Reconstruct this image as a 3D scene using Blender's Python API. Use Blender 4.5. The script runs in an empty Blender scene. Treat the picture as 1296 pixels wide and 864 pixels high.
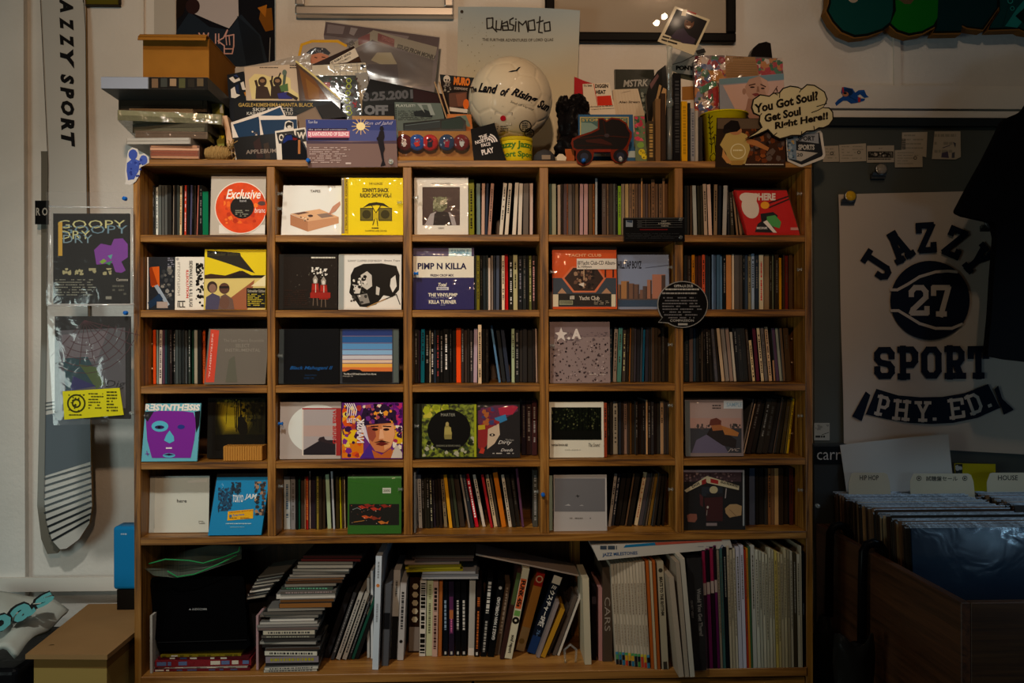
import bpy, bmesh, math, random
from mathutils import Vector, Matrix, noise as mnoise

# ------------------------------------------------------------------ camera, world, lights, exposure
W, H, F = 1296, 864, 1120.0
CAM = Vector((0.0185, -2.023, 1.519))
YAW, PIT, ROL = -0.0312, 0.0004, -0.003
scene = bpy.context.scene
COL = scene.collection
cd = bpy.data.cameras.new('camera'); cd.sensor_width = 36; cd.lens = F / W * 36; cd.clip_start = 0.05
cam = bpy.data.objects.new('camera', cd); COL.objects.link(cam)
fw = Vector((-math.sin(YAW), math.cos(YAW), math.tan(PIT))).normalized()
rt0 = Vector((math.cos(YAW), math.sin(YAW), 0))
up0 = rt0.cross(fw)
# roll: image x = c*u - s*v
cr, sr = math.cos(ROL), math.sin(ROL)
RT = rt0 * cr + up0 * sr
UP = up0 * cr - rt0 * sr
cam.matrix_world = Matrix(((RT.x, UP.x, -fw.x, CAM.x), (RT.y, UP.y, -fw.y, CAM.y), (RT.z, UP.z, -fw.z, CAM.z), (0, 0, 0, 1)))
scene.camera = cam
vs = scene.view_settings
vs.view_transform = 'Standard'; vs.look = 'None'; vs.gamma = 1; vs.use_curve_mapping = False
vs.exposure = 0.2
wd = bpy.data.worlds.new('room_world'); scene.world = wd; wd.use_nodes = True
bg = wd.node_tree.nodes['Background']; bg.inputs[0].default_value = (1.0, 0.78, 0.56, 1); bg.inputs[1].default_value = 0.012

def light(name, kind, loc, aim, energy, color, size=0.1, size_y=None, spot=None, blend=0.6):
    ld = bpy.data.lights.new(name, kind); ld.energy = energy; ld.color = color
    if kind == 'AREA':
        ld.size = size
        if size_y: ld.shape = 'RECTANGLE'; ld.size_y = size_y
    else:
        ld.shadow_soft_size = size
    if kind == 'SPOT': ld.spot_size = math.radians(spot); ld.spot_blend = blend
    o = bpy.data.objects.new(name, ld); COL.objects.link(o); o.location = loc
    o.rotation_euler = (Vector(aim) - Vector(loc)).to_track_quat('-Z', 'Y').to_euler()
    return o
# white shop lamp on the ceiling, warm ceiling spots further back, cool daylight from the left
light('ceiling_lamp_key', 'SPOT', (-0.62, -1.25, 2.80), (-0.45, 0.0, 1.30), 62, (1.0, 0.95, 0.84), 0.05, spot=67, blend=1.0)
light('ceiling_spot_warm', 'SPOT', (-0.10, -2.9, 2.75), (-0.15, 0.15, 2.02), 135, (1.0, 0.64, 0.38), 0.05, spot=50, blend=1.0)
light('ceiling_spot_glint', 'POINT', (0.769, -1.19, 2.90), (0, 0, 0), 3.6, (1.0, 0.74, 0.52), 0.012)
light('ceiling_spot_glint_twin', 'POINT', (0.788, -1.115, 2.90), (0, 0, 0), 3.6, (1.0, 0.74, 0.52), 0.012)
light('left_daylight', 'AREA', (-2.3, -1.8, 1.25), (-1.0, 0.2, 0.95), 10.0, (0.82, 1.0, 0.94), 0.8)
light('bin_top_spot', 'SPOT', (1.75, -0.35, 2.25), (1.2, 0.0, 1.1), 22, (0.50, 0.76, 1.0), 0.12, spot=46, blend=0.9)  # added blue spot that brightens the record tops in the bin
light('bin_sheen_area', 'AREA', (1.72, -1.25, 1.28), (1.15, -0.1, 1.05), 0.9, (0.42, 0.72, 1.0), 0.22)  # added area light, gives the front bin record its bluish sheen

# ------------------------------------------------------------------ pixel -> space helpers (frame 1296 x 864)
def ray(px, py):
    return (fw * F + RT * (px - W / 2) - UP * (py - H / 2))
def at(px, py, y):
    d = ray(px, py); return CAM + d * ((y - CAM.y) / d.y)
def at_z(px, py, z):
    d = ray(px, py); return CAM + d * ((z - CAM.z) / d.z)
def X(px, y, py=432): return at(px, py, y).x
def Z(py, y, px=600): return at(px, py, y).z

class Pl:
    """a plane in the room: passes the point seen at pixel ref at depth y; lean tips the top back, yaw turns it"""
    def __init__(s, ref, y, lean=0, yaw=0, dz=0, roll=0):
        s.O = at(ref[0], ref[1], y) + Vector((0, 0, dz))
        a, b = math.radians(lean), math.radians(yaw)
        R = Matrix.Rotation(b, 3, 'Z') @ Matrix.Rotation(-a, 3, 'X')
        if roll: R = R @ Matrix.Rotation(math.radians(roll), 3, 'Y')
        s.U, s.V, s.N = R @ Vector((1, 0, 0)), R @ Vector((0, 0, 1)), R @ Vector((0, -1, 0))
        m = Matrix((s.U, s.V, s.N)).transposed().to_4x4(); m.translation = s.O; s.M = m
    def loc(s, px, py):
        d = ray(px, py); t = (s.O - CAM).dot(s.N) / d.dot(s.N)
        q = CAM + d * t - s.O
        return (q.dot(s.U), q.dot(s.V))

# ------------------------------------------------------------------ materials
MATS = {}
def lin(c): return c / 12.92 if c <= 0.04045 else ((c + 0.055) / 1.055) ** 2.4
def rgb(h):
    if not isinstance(h, str): return h
    if len(h) == 3: h = ''.join(c + c for c in h)
    return tuple(lin(int(h[i:i + 2], 16) / 255) for i in (0, 2, 4))
def newmat(name):
    m = bpy.data.materials.new(name); m.use_nodes = True
    return m, m.node_tree.nodes, m.node_tree.links, m.node_tree.nodes['Principled BSDF']
def pm(h, rough=0.5, metal=0.0, coat=0.0, bump=0.0, bscale=60, spec=0.05, mott=0.0):
    """plain printed / painted colour, optional crinkle and mottling"""
    k = (h, rough, metal, coat, bump, bscale, spec, mott)
    if k in MATS: return MATS[k]
    m, N, L, P = newmat('paint_' + str(h)); c = rgb(h)
    P.inputs['Base Color'].default_value = (*c, 1); P.inputs['Roughness'].default_value = rough
    P.inputs['Metallic'].default_value = metal; P.inputs['Coat Weight'].default_value = coat
    P.inputs['Coat Roughness'].default_value = 0.08
    P.inputs['Specular IOR Level'].default_value = spec
    if bump or mott:
        tc = N.new('ShaderNodeTexCoord'); nz = N.new('ShaderNodeTexNoise'); nz.inputs['Scale'].default_value = bscale
        nz.inputs['Detail'].default_value = 3; L.new(tc.outputs['Object'], nz.inputs['Vector'])
        if bump:
            b = N.new('ShaderNodeBump'); b.inputs['Strength'].default_value = bump; b.inputs['Distance'].default_value = 0.004
            L.new(nz.outputs['Fac'], b.inputs['Height']); L.new(b.outputs[0], P.inputs['Normal']); L.new(b.outputs[0], P.inputs['Coat Normal'])
        if mott:
            mx = N.new('ShaderNodeMix'); mx.data_type = 'RGBA'
            mx.inputs['A'].default_value = tuple(v * (1 - mott) for v in c) + (1,); mx.inputs['B'].default_value = tuple(min(1, v * (1 + mott)) for v in c) + (1,)
            L.new(nz.outputs['Fac'], mx.inputs['Factor']); L.new(mx.outputs['Result'], P.inputs['Base Color'])
    MATS[k] = m; return m
def wood(axis, c1, c2, c3, rough=0.45, scale=1.0, seed=0.0):
    k = ('wood', axis, c1, c2, scale, seed)
    if k in MATS: return MATS[k]
    m, N, L, P = newmat('oak_plywood'); tc = N.new('ShaderNodeTexCoord'); mp = N.new('ShaderNodeMapping')
    s = {'x': (2.5, 60, 60), 'z': (60, 60, 2.5), 'y': (60, 2.5, 60)}[axis]
    mp.inputs['Scale'].default_value = tuple(v * scale for v in s); mp.inputs['Location'].default_value = (seed, seed * 2, seed * 3)
    L.new(tc.outputs['Object'], mp.inputs['Vector'])
    nz = N.new('ShaderNodeTexNoise'); nz.inputs['Scale'].default_value = 1.4; nz.inputs['Detail'].default_value = 5; nz.inputs['Roughness'].default_value = 0.65
    nz.inputs['Distortion'].default_value = 0.6
    L.new(mp.outputs[0], nz.inputs['Vector'])
    mp2 = N.new('ShaderNodeMapping'); mp2.inputs['Scale'].default_value = tuple(v * 0.12 * scale for v in s); L.new(tc.outputs['Object'], mp2.inputs['Vector'])
    n2 = N.new('ShaderNodeTexNoise'); n2.inputs['Scale'].default_value = 1.3; n2.inputs['Detail'].default_value = 2; L.new(mp2.outputs[0], n2.inputs['Vector'])
    r = N.new('ShaderNodeValToRGB'); e = r.color_ramp.elements
    e[0].position = 0.33; e[0].color = (*rgb(c1), 1); e[1].position = 0.70; e[1].color = (*rgb(c3), 1)
    x = e.new(0.5); x.color = (*rgb(c2), 1)
    L.new(nz.outputs['Fac'], r.inputs[0])
    mx = N.new('ShaderNodeMix'); mx.data_type = 'RGBA'; mx.blend_type = 'MULTIPLY'; mx.inputs['Factor'].default_value = 0.55
    r2 = N.new('ShaderNodeValToRGB'); r2.color_ramp.elements[0].position = 0.35; r2.color_ramp.elements[0].color = (.45, .42, .4, 1); r2.color_ramp.elements[1].position = 0.6
    L.new(n2.outputs['Fac'], r2.inputs[0]); L.new(r.outputs[0], mx.inputs['A']); L.new(r2.outputs[0], mx.inputs['B'])
    L.new(mx.outputs['Result'], P.inputs['Base Color']); P.inputs['Roughness'].default_value = rough
    b = N.new('ShaderNodeBump'); b.inputs['Strength'].default_value = 0.25; b.inputs['Distance'].default_value = 0.001
    L.new(nz.outputs['Fac'], b.inputs['Height']); L.new(b.outputs[0], P.inputs['Normal'])
    MATS[k] = m; return m
def film(tint='fff', amt=0.06, rough=0.12, bump=0.5, bscale=30, milk=0.03):
    """clear polythene: transparent, crinkled, with real Fresnel gloss"""
    k = ('film', tint, amt, rough, bump, bscale, milk)
    if k in MATS: return MATS[k]
    m, N, L, P = newmat('clear_film'); out = N['Material Output']; N.remove(P)
    tr = N.new('ShaderNodeBsdfTransparent'); tr.inputs[0].default_value = (*[0.55 + 0.45 * v for v in rgb(tint)], 1)
    gl = N.new('ShaderNodeBsdfGlossy'); gl.inputs['Roughness'].default_value = rough
    df = N.new('ShaderNodeBsdfDiffuse'); df.inputs[0].default_value = (*rgb(tint), 1)
    fr = N.new('ShaderNodeLayerWeight'); fr.inputs['Blend'].default_value = 0.5
    pw = N.new('ShaderNodeMath'); pw.operation = 'POWER'; pw.inputs[1].default_value = 4.0; L.new(fr.outputs['Facing'], pw.inputs[0])
    ad = N.new('ShaderNodeMath'); ad.operation = 'MULTIPLY_ADD'; ad.inputs[1].default_value = 0.6; ad.inputs[2].default_value = amt; ad.use_clamp = True
    L.new(pw.outputs[0], ad.inputs[0])
    tc = N.new('ShaderNodeTexCoord'); nz = N.new('ShaderNodeTexNoise'); nz.inputs['Scale'].default_value = bscale; nz.inputs['Detail'].default_value = 2; nz.inputs['Distortion'].default_value = 1.0
    L.new(tc.outputs['Object'], nz.inputs['Vector'])
    b = N.new('ShaderNodeBump'); b.inputs['Strength'].default_value = bump; b.inputs['Distance'].default_value = 0.006
    L.new(nz.outputs['Fac'], b.inputs['Height']); L.new(b.outputs[0], gl.inputs['Normal']); L.new(b.outputs[0], fr.inputs['Normal'])
    m1 = N.new('ShaderNodeMixShader'); m1.inputs[0].default_value = milk; L.new(tr.outputs[0], m1.inputs[1]); L.new(df.outputs[0], m1.inputs[2])
    m2 = N.new('ShaderNodeMixShader'); L.new(ad.outputs[0], m2.inputs[0]); L.new(m1.outputs[0], m2.inputs[1]); L.new(gl.outputs[0], m2.inputs[2])
    L.new(m2.outputs[0], out.inputs['Surface'])
    MATS[k] = m; return m

# ------------------------------------------------------------------ object helpers
def tag(o, label, cat, group=None):
    o['label'] = label; o['category'] = cat
    if group: o['group'] = group
    return o
def link(name, me, parent=None, M=None):
    o = bpy.data.objects.new(name, me); COL.objects.link(o)
    if parent is not None: o.parent = parent
    if M is not None: o.matrix_local = M
    return o
def empty(name, loc, label, cat, group=None, M=None):
    o = bpy.data.objects.new(name, None); COL.objects.link(o); o.empty_display_size = 0.05
    if M is not None: o.matrix_world = M
    else: o.location = loc
    return tag(o, label, cat, group)
class MB:
    """collects polygons with materials and builds one mesh"""
    def __init__(s): s.v = []; s.f = []; s.m = []; s.mats = []; s.sm = []
    def mi(s, mat):
        if mat not in s.mats: s.mats.append(mat)
        return s.mats.index(mat)
    def poly(s, pts, mat, smooth=False):
        n = len(s.v); s.v += [tuple(p) for p in pts]; s.f.append(tuple(range(n, n + len(pts)))); s.m.append(s.mi(mat)); s.sm.append(smooth)
    def mesh(s, vs_, fs, mat, smooth=False):
        n = len(s.v); s.v += [tuple(p) for p in vs_]; k = s.mi(mat)
        for f in fs: s.f.append(tuple(i + n for i in f)); s.m.append(k); s.sm.append(smooth)
    def box(s, a, b, mat, M=None):
        x0, y0, z0 = a; x1, y1, z1 = b
        v = [Vector(p) for p in ((x0, y0, z0), (x1, y0, z0), (x1, y1, z0), (x0, y1, z0), (x0, y0, z1), (x1, y0, z1), (x1, y1, z1), (x0, y1, z1))]
        if M is not None: v = [M @ p for p in v]
        s.mesh(v, [(0, 3, 2, 1), (4, 5, 6, 7), (0, 1, 5, 4), (1, 2, 6, 5), (2, 3, 7, 6), (3, 0, 4, 7)], mat)
    def hexa(s, v, mat):
        s.mesh(v, [(0, 3, 2, 1), (4, 5, 6, 7), (0, 1, 5, 4), (1, 2, 6, 5), (2, 3, 7, 6), (3, 0, 4, 7)], mat)
    def prism(s, pts2, z0, z1, mat, side=None):
        """polygon in local xy, from z0 (back) to z1 (front)"""
        a = 0
        for i in range(len(pts2)):
            p, q = pts2[i], pts2[(i + 1) % len(pts2)]; a += p[0] * q[1] - q[0] * p[1]
        if a < 0: pts2 = pts2[::-1]
        n = len(pts2); v = [(p[0], p[1], z1) for p in pts2] + [(p[0], p[1], z0) for p in pts2]
        s.mesh(v, [tuple(range(n))], mat)
        s.mesh(v, [tuple(range(2 * n - 1, n - 1, -1))] + [(i, i + n, (i + 1) % n + n, (i + 1) % n) for i in range(n)], side or mat)
    def lathe(s, prof, mat, M=None, seg=16, smooth=True):
        v = []; f = []
        for r, z in prof:
            for i in range(seg):
                a = 2 * math.pi * i / seg; p = Vector((r * math.cos(a), r * math.sin(a), z)); v.append(M @ p if M is not None else p)
        for j in range(len(prof) - 1):
            for i in range(seg):
                f.append((j * seg + i, j * seg + (i + 1) % seg, (j + 1) * seg + (i + 1) % seg, (j + 1) * seg + i))
        f.append(tuple(range(seg - 1, -1, -1))); f.append(tuple((len(prof) - 1) * seg + i for i in range(seg)))
        s.mesh(v, f, mat, smooth)
    def tube(s, pts, r, mat, seg=8):
        pts = [Vector(p) for p in pts]; rr = r if isinstance(r, (list, tuple)) else [r] * len(pts); v = []; f = []
        for i, p in enumerate(pts):
            t = (pts[min(i + 1, len(pts) - 1)] - pts[max(i - 1, 0)]).normalized()
            a = t.orthogonal().normalized() if i == 0 else (a - t * a.dot(t)).normalized()
            b = t.cross(a)
            for k in range(seg):
                w = 2 * math.pi * k / seg; v.append(p + (a * math.cos(w) + b * math.sin(w)) * rr[i])
        for j in range(len(pts) - 1):
            for k in range(seg): f.append((j * seg + k, j * seg + (k + 1) % seg, (j + 1) * seg + (k + 1) % seg, (j + 1) * seg + k))
        f.append(tuple(range(seg - 1, -1, -1))); f.append(tuple((len(pts) - 1) * seg + i for i in range(seg)))
        s.mesh(v, f, mat, True)
    def build(s, name, parent=None, M=None, origin=None):
        me = bpy.data.meshes.new(name)
        vv = s.v if origin is None else [(x - origin[0], y - origin[1], z - origin[2]) for x, y, z in s.v]
        me.from_pydata(vv, [], s.f)
        for m in s.mats: me.materials.append(m)
        me.polygons.foreach_set('material_index', s.m); me.polygons.foreach_set('use_smooth', s.sm); me.update()
        o = link(name, me, parent, M)
        if origin is not None: o.location = origin
        return o

# ------------------------------------------------------------------ lettering and flat print
FONTC = {}
def glyphs(s, bold=0.0, shear=0.0):
    k = (s, bold, shear)
    if k not in FONTC:
        cu = bpy.data.curves.new('lettering', 'FONT'); cu.body = s; cu.offset = bold; cu.shear = shear; cu.resolution_u = 2; cu.dimensions = '2D'; cu.fill_mode = 'FRONT'
        o = bpy.data.objects.new('lettering', cu); COL.objects.link(o)
        me = bpy.data.meshes.new_from_object(o)
        v = [(p.co.x, p.co.y) for p in me.vertices]; f = [tuple(p.vertices) for p in me.polygons]
        bpy.data.objects.remove(o); bpy.data.curves.remove(cu); bpy.data.meshes.remove(me)
        if not v: v = [(0, 0), (1, 0), (1, 1)]; f = [(0, 1, 2)]
        x0, x1 = min(p[0] for p in v), max(p[0] for p in v); y0, y1 = min(p[1] for p in v), max(p[1] for p in v)
        FONTC[k] = ([((p[0] - x0) / max(x1 - x0, 1e-6), (p[1] - y0) / max(y1 - y0, 1e-6)) for p in v], f)
    return FONTC[k]
SLAB = {  # block slab letters as strokes in a 0..1 box
 'J': [[(.3, 1), (1, 1)], [(.68, 1), (.68, .2), (.52, .08), (.25, .08), (.08, .2), (.08, .36)]],
 'A': [[(.42, .92), (.14, .0)], [(.58, .92), (.86, 0)], [(.25, .33), (.75, .33)], [(-.06, .06), (.36, .06)], [(.64, .06), (1.06, .06)], [(.3, .94), (.7, .94)]],
 'Z': [[(.02, .92), (.9, .92), (.12, .08), (.98, .08)], [(.08, .94), (.08, .72)], [(.92, .06), (.92, .28)]],
 'Y': [[(.14, .94), (.5, .42), (.86, .94)], [(.5, .44), (.5, 0)], [(-.04, .94), (.36, .94)], [(.64, .94), (1.04, .94)], [(.24, .06), (.76, .06)]],
 'S': [[(.92, .68), (.92, .8), (.76, .92), (.26, .92), (.09, .8), (.09, .64), (.26, .52), (.76, .46), (.92, .34), (.92, .2), (.76, .08), (.26, .08), (.09, .2), (.09, .34)]],
 'P': [[(.22, .0), (.22, 1)], [(.0, .93), (.74, .93), (.92, .8), (.92, .56), (.74, .43), (.22, .43)], [(0, .06), (.52, .06)]],
 'O': [[(.3, .92), (.7, .92), (.91, .76), (.91, .24), (.7, .08), (.3, .08), (.09, .24), (.09, .76), (.3, .92), (.6, .92)]],
 'R': [[(.2, .0), (.2, 1)], [(.0, .93), (.7, .93), (.88, .8), (.88, .6), (.7, .47), (.2, .47)], [(.55, .47), (.84, .06)], [(0, .06), (.44, .06)], [(.66, .06), (1.04, .06)]],
 'T': [[(.0, .92), (1, .92)], [(.5, .92), (.5, 0)], [(.06, .96), (.06, .66)], [(.94, .96), (.94, .66)], [(.26, .06), (.74, .06)]],
 'H': [[(.2, 0), (.2, 1)], [(.8, 0), (.8, 1)], [(.2, .5), (.8, .5)], [(0, .06), (.4, .06)], [(.6, .06), (1, .06)], [(0, .94), (.4, .94)], [(.6, .94), (1, .94)]],
 'E': [[(.2, 0), (.2, 1)], [(0, .07), (.95, .07), (.95, .3)], [(0, .93), (.95, .93), (.95, .7)], [(.2, .5), (.66, .5)]],
 'D': [[(.2, 0), (.2, 1)], [(0, .07), (.7, .07), (.92, .26), (.92, .74), (.7, .93), (0, .93)]],
 '2': [[(.1, .66), (.1, .78), (.3, .92), (.7, .92), (.9, .78), (.9, .6), (.2, .2), (.12, .08), (.96, .08), (.96, .26)]],
 '7': [[(.08, .7), (.08, .92), (.9, .92), (.48, .0)], [(.3, .05), (.72, .05)]],
 '.': [[(.35, .1), (.65, .1)]],
}
class Art:
    """flat print on plane pl; coordinates are pixels of the frame, or of a crop (ox, oy, scale)"""
    def __init__(s, pl, crop=(0, 0, 1), rough=0.45, coat=0.0, lift=0.0003, step=0.00006, bump=0.0):
        s.pl, s.c, s.r, s.coat, s.z, s.st, s.b, s.mb, s.clip = pl, crop, rough, coat, lift, step, bump, MB(), None
    def q(s, p):
        ox, oy, k = s.c; u, v = s.pl.loc(ox + p[0] / k, oy + p[1] / k)
        if s.clip: u0, u1, v1, sl = s.clip; v = min(max(v, 0.0003), v1 - 0.0003); u = min(max(u, u0 + sl * v + 0.0003), u1 + sl * v - 0.0003)
        return (u, v)
    def m(s, col): return col if isinstance(col, bpy.types.Material) else pm(col, s.r, coat=s.coat, bump=s.b)
    def p(s, pts, col):
        s.z += s.st; s.mb.poly(s.ccw([s.q(p) for p in pts]), s.m(col)); return s
    def ccw(s, P):
        a = sum(P[i][0] * P[(i + 1) % len(P)][1] - P[(i + 1) % len(P)][0] * P[i][1] for i in range(len(P)))
        return [(x, y, s.z) for x, y in (P if a > 0 else P[::-1])]
    def rect(s, x0, y0, x1, y1, col): return s.p([(x0, y0), (x1, y0), (x1, y1), (x0, y1)], col)
    def ell(s, cx, cy, rx, ry, col, n=20, a0=0, rot=0):
        c, d = math.cos(math.radians(rot)), math.sin(math.radians(rot)); P = []
        for i in range(n):
            t = 2 * math.pi * i / n; u, v = rx * math.cos(t), ry * math.sin(t); P.append((cx + u * c - v * d, cy + u * d + v * c))
        return s.p(P, col)
    def ring(s, cx, cy, r0, r1, col, n=28, a0=0, a1=360, ky=1.0):
        s.z += s.st; m = s.m(col); k = max(2, int(n * (a1 - a0) / 360))
        for i in range(k):
            t, u = [math.radians(a0 + (a1 - a0) * j / k) for j in (i, i + 1)]
            s.mb.poly(s.ccw([s.q((cx + r * math.cos(w), cy + ky * r * math.sin(w))) for r, w in ((r0, t), (r1, t), (r1, u), (r0, u))]), m)
        return s
    def line(s, pts, w, col):
        s.z += s.st; m = s.m(col)
        for (x0, y0), (x1, y1) in zip(pts, pts[1:]):
            l = math.hypot(x1 - x0, y1 - y0) or 1; ex, ey = (x1 - x0) / l * w * .3, (y1 - y0) / l * w * .3
            nx, ny = -(y1 - y0) / l * w / 2, (x1 - x0) / l * w / 2
            s.z += 4e-6
            s.mb.poly(s.ccw([s.q(p) for p in ((x0 - ex + nx, y0 - ey + ny), (x1 + ex + nx, y1 + ey + ny), (x1 + ex - nx, y1 + ey - ny), (x0 - ex - nx, y0 - ey - ny))]), m)
        return s
    def text(s, t, x0, y0, x1, y1, col, bold=0.0, shear=0.0):
        """fitted into the box x0..x1, y0 (top)..y1 (bottom)"""
        return s.textr(t, (x0, y1), (x1, y1), y1 - y0, col, bold, shear)
    def textr(s, t, a, b, h, col, bold=0.0, shear=0.0):
        s.z += s.st; v, f = glyphs(t, bold, shear)
        l = math.hypot(b[0] - a[0], b[1] - a[1]) or 1; ux, uy = (b[1] - a[1]) / l * h, -(b[0] - a[0]) / l * h
        P = [s.q((a[0] + (b[0] - a[0]) * g + ux * k, a[1] + (b[1] - a[1]) * g + uy * k)) for g, k in v]
        s.mb.mesh([(x, y, s.z) for x, y in P], f, s.m(col)); return s
    def slab(s, t, a, b, h, w, col, gap=0.25, thick=None):
        """block slab lettering along baseline a->b"""
        n = len(t); l = math.hypot(b[0] - a[0], b[1] - a[1]); dx, dy = (b[0] - a[0]) / l, (b[1] - a[1]) / l
        cw = l / (n + (n - 1) * gap)
        for i, ch in enumerate(t):
            if ch == ' ': continue
            ox, oy = a[0] + dx * cw * i * (1 + gap), a[1] + dy * cw * i * (1 + gap)
            for st in SLAB[ch]:
                s.line([(ox + dx * u * cw + dy * v * h, oy + dy * u * cw - dx * v * h) for u, v in st], w, col); s.z -= s.st - 2e-6
        s.z += s.st; return s
    def rows(s, x0, y0, x1, y1, n, col, seed=1, fill=0.8, hgt=0.5, ragged=0.3):
        """lines of small print too fine to read"""
        R = random.Random(seed); s.z += s.st; m = s.m(col); dy = (y1 - y0) / n
        for i in range(n):
            y = y0 + dy * i; x = x0; xe = x1 - R.random() * ragged * (x1 - x0)
            while x < xe:
                w = dy * hgt * R.uniform(0.6, 2.6); e = min(x + w, xe)
                if R.random() < fill: s.mb.poly(s.ccw([s.q(p) for p in ((x, y), (e, y), (e, y + dy * hgt), (x, y + dy * hgt))]), m)
                x += w + dy * hgt * 0.3
        return s
    def specks(s, x0, y0, x1, y1, n, size, cols, seed=1, asp=1.0):
        R = random.Random(seed)
        s.z += s.st
        for i in range(n):
            x, y, k = R.uniform(x0, x1), R.uniform(y0, y1), size * R.uniform(0.4, 1.2); a = R.uniform(0, 3.1)
            P = [(min(max(x + k * math.cos(a + t) * R.uniform(.7, 1.1), x0), x1), min(max(y + asp * k * math.sin(a + t) * R.uniform(.7, 1.1), y0), y1)) for t in (0, 1.2, 2.4, 3.7, 5)]
            s.z += 1e-6; s.mb.poly(s.ccw([s.q(p) for p in P]), s.m(R.choice(cols)))
        return s
    def build(s, name, parent, label=None):
        o = s.mb.build(name, parent)
        if label: o['label'] = label
        return o
def sheet(name, pl, pts, thick, mat, parent=None, side=None, crop=(0, 0, 1), label=None, cat=None, group=None, z0=None):
    """flat-bodied thing on a plane: traced outline, real thickness going back from the plane"""
    ox, oy, k = crop; mb = MB(); mb.prism([pl.loc(ox + x / k, oy + y / k) for x, y in pts], -thick if z0 is None else z0, 0.0 if z0 is None else z0 + thick, mat, side)
    o = mb.build(name, parent, None if parent is not None else pl.M)
    if label and cat: tag(o, label, cat, group)
    elif label: o['label'] = label
    return o
def R4(x0, y0, x1, y1): return [(x0, y0), (x1, y0), (x1, y1), (x0, y1)]
def bumpy(name, M, nu, nv, fn, mat, parent=None, smooth=True, thick=0.0):
    """grid sheet with relief: fn(u, v) -> (x, y, z) in local plane space"""
    mb = MB(); v = [fn(i / nu, j / nv) for j in range(nv + 1) for i in range(nu + 1)]
    f = [(j * (nu + 1) + i, j * (nu + 1) + i + 1, (j + 1) * (nu + 1) + i + 1, (j + 1) * (nu + 1) + i) for j in range(nv) for i in range(nu)]
    mb.mesh(v, f, mat, smooth); o = mb.build(name, parent, M)
    if thick:
        md = o.modifiers.new('thickness', 'SOLIDIFY'); md.thickness = thick; md.offset = 1
    return o
# ------------------------------------------------------------------ room shell
DEP = 0.30          # depth of the shelf unit
WY = 0.315          # face of the back wall
def stucco():
    m, N, L, P = newmat('painted_wall'); tc = N.new('ShaderNodeTexCoord')
    a = N.new('ShaderNodeTexNoise'); a.inputs['Scale'].default_value = 90; a.inputs['Detail'].default_value = 4
    b = N.new('ShaderNodeTexNoise'); b.inputs['Scale'].default_value = 3; b.inputs['Detail'].default_value = 3
    L.new(tc.outputs['Object'], a.inputs['Vector']); L.new(tc.outputs['Object'], b.inputs['Vector'])
    r = N.new('ShaderNodeValToRGB'); r.color_ramp.elements[0].color = (.60, .58, .54, 1); r.color_ramp.elements[1].color = (.72, .70, .66, 1)
    r.color_ramp.elements[0].position = .3; r.color_ramp.elements[1].position = .7
    L.new(b.outputs['Fac'], r.inputs[0]); L.new(r.outputs[0], P.inputs['Base Color']); P.inputs['Roughness'].default_value = 0.65
    bp = N.new('ShaderNodeBump'); bp.inputs['Strength'].default_value = 0.35; bp.inputs['Distance'].default_value = 0.004
    L.new(a.outputs['Fac'], bp.inputs['Height']); L.new(bp.outputs[0], P.inputs['Normal']); return m
M_WALL = stucco()
M_WHITE = pm('d8d4cc', 0.6, mott=0.06, bscale=12)
def struct(name, mb, origin=None):
    o = mb.build(name, None, origin=origin); o['kind'] = 'structure'; return o
b = MB(); b.box((-2.4, WY, -0.02), (2.6, WY + 0.1, 3.0), M_WALL); struct('wall_back', b)
b = MB(); b.box((-2.4, -3.2, -0.12), (2.6, WY, -0.02), pm('5a5148', 0.6, mott=.2, bscale=5)); struct('floor', b)
b = MB(); b.box((-2.4, -3.2, 3.0), (2.6, WY + 0.1, 3.1), pm('8a8278', 0.8)); struct('ceiling', b)
# raised wall panel left of the snowboards, ledge and seams
b = MB(); b.box((-2.4, WY - 0.02, -0.02), (X(36, WY), WY, 3.0), M_WALL); struct('trim_1', b)
b = MB(); b.box((-2.4, WY - 0.032, Z(738, WY)), (X(166, WY) , WY - 0.0201, Z(721, WY)), M_WHITE); struct('trim_2', b)
b = MB(); b.box((X(181, WY), WY - 0.006, Z(215, WY)), (X(184, WY), WY, 3.0), M_WHITE); struct('trim_3', b)
b = MB(); b.box((X(1131, WY), WY - 0.008, Z(107, WY)), (X(1139, WY), WY, 3.0), M_WHITE); struct('trim_4', b)
b = MB(); b.box((X(1030, WY), WY - 0.022, Z(137, WY)), (2.6, WY, Z(108, WY)), M_WHITE); struct('trim_5', b)
b = MB(); b.box((X(1030, WY), WY - 0.014, Z(148, WY)), (2.6, WY, Z(139, WY)), M_WHITE); struct('trim_6', b)
M_STEEL = pm('4a4f4c', 0.42, mott=0.18, bscale=7)
d1 = MB(); d1.box((X(1028, WY), WY - 0.016, 0.0), (2.6, WY - 0.001, Z(160, WY)), M_STEEL); door = struct('door_1', d1)
d1 = MB(); d1.box((X(1028, WY), WY - 0.03, Z(160, WY)), (2.6, WY - 0.001, Z(149.5, WY)), pm('22282c', 0.4)); d1.build('door_frame', door)

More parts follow.
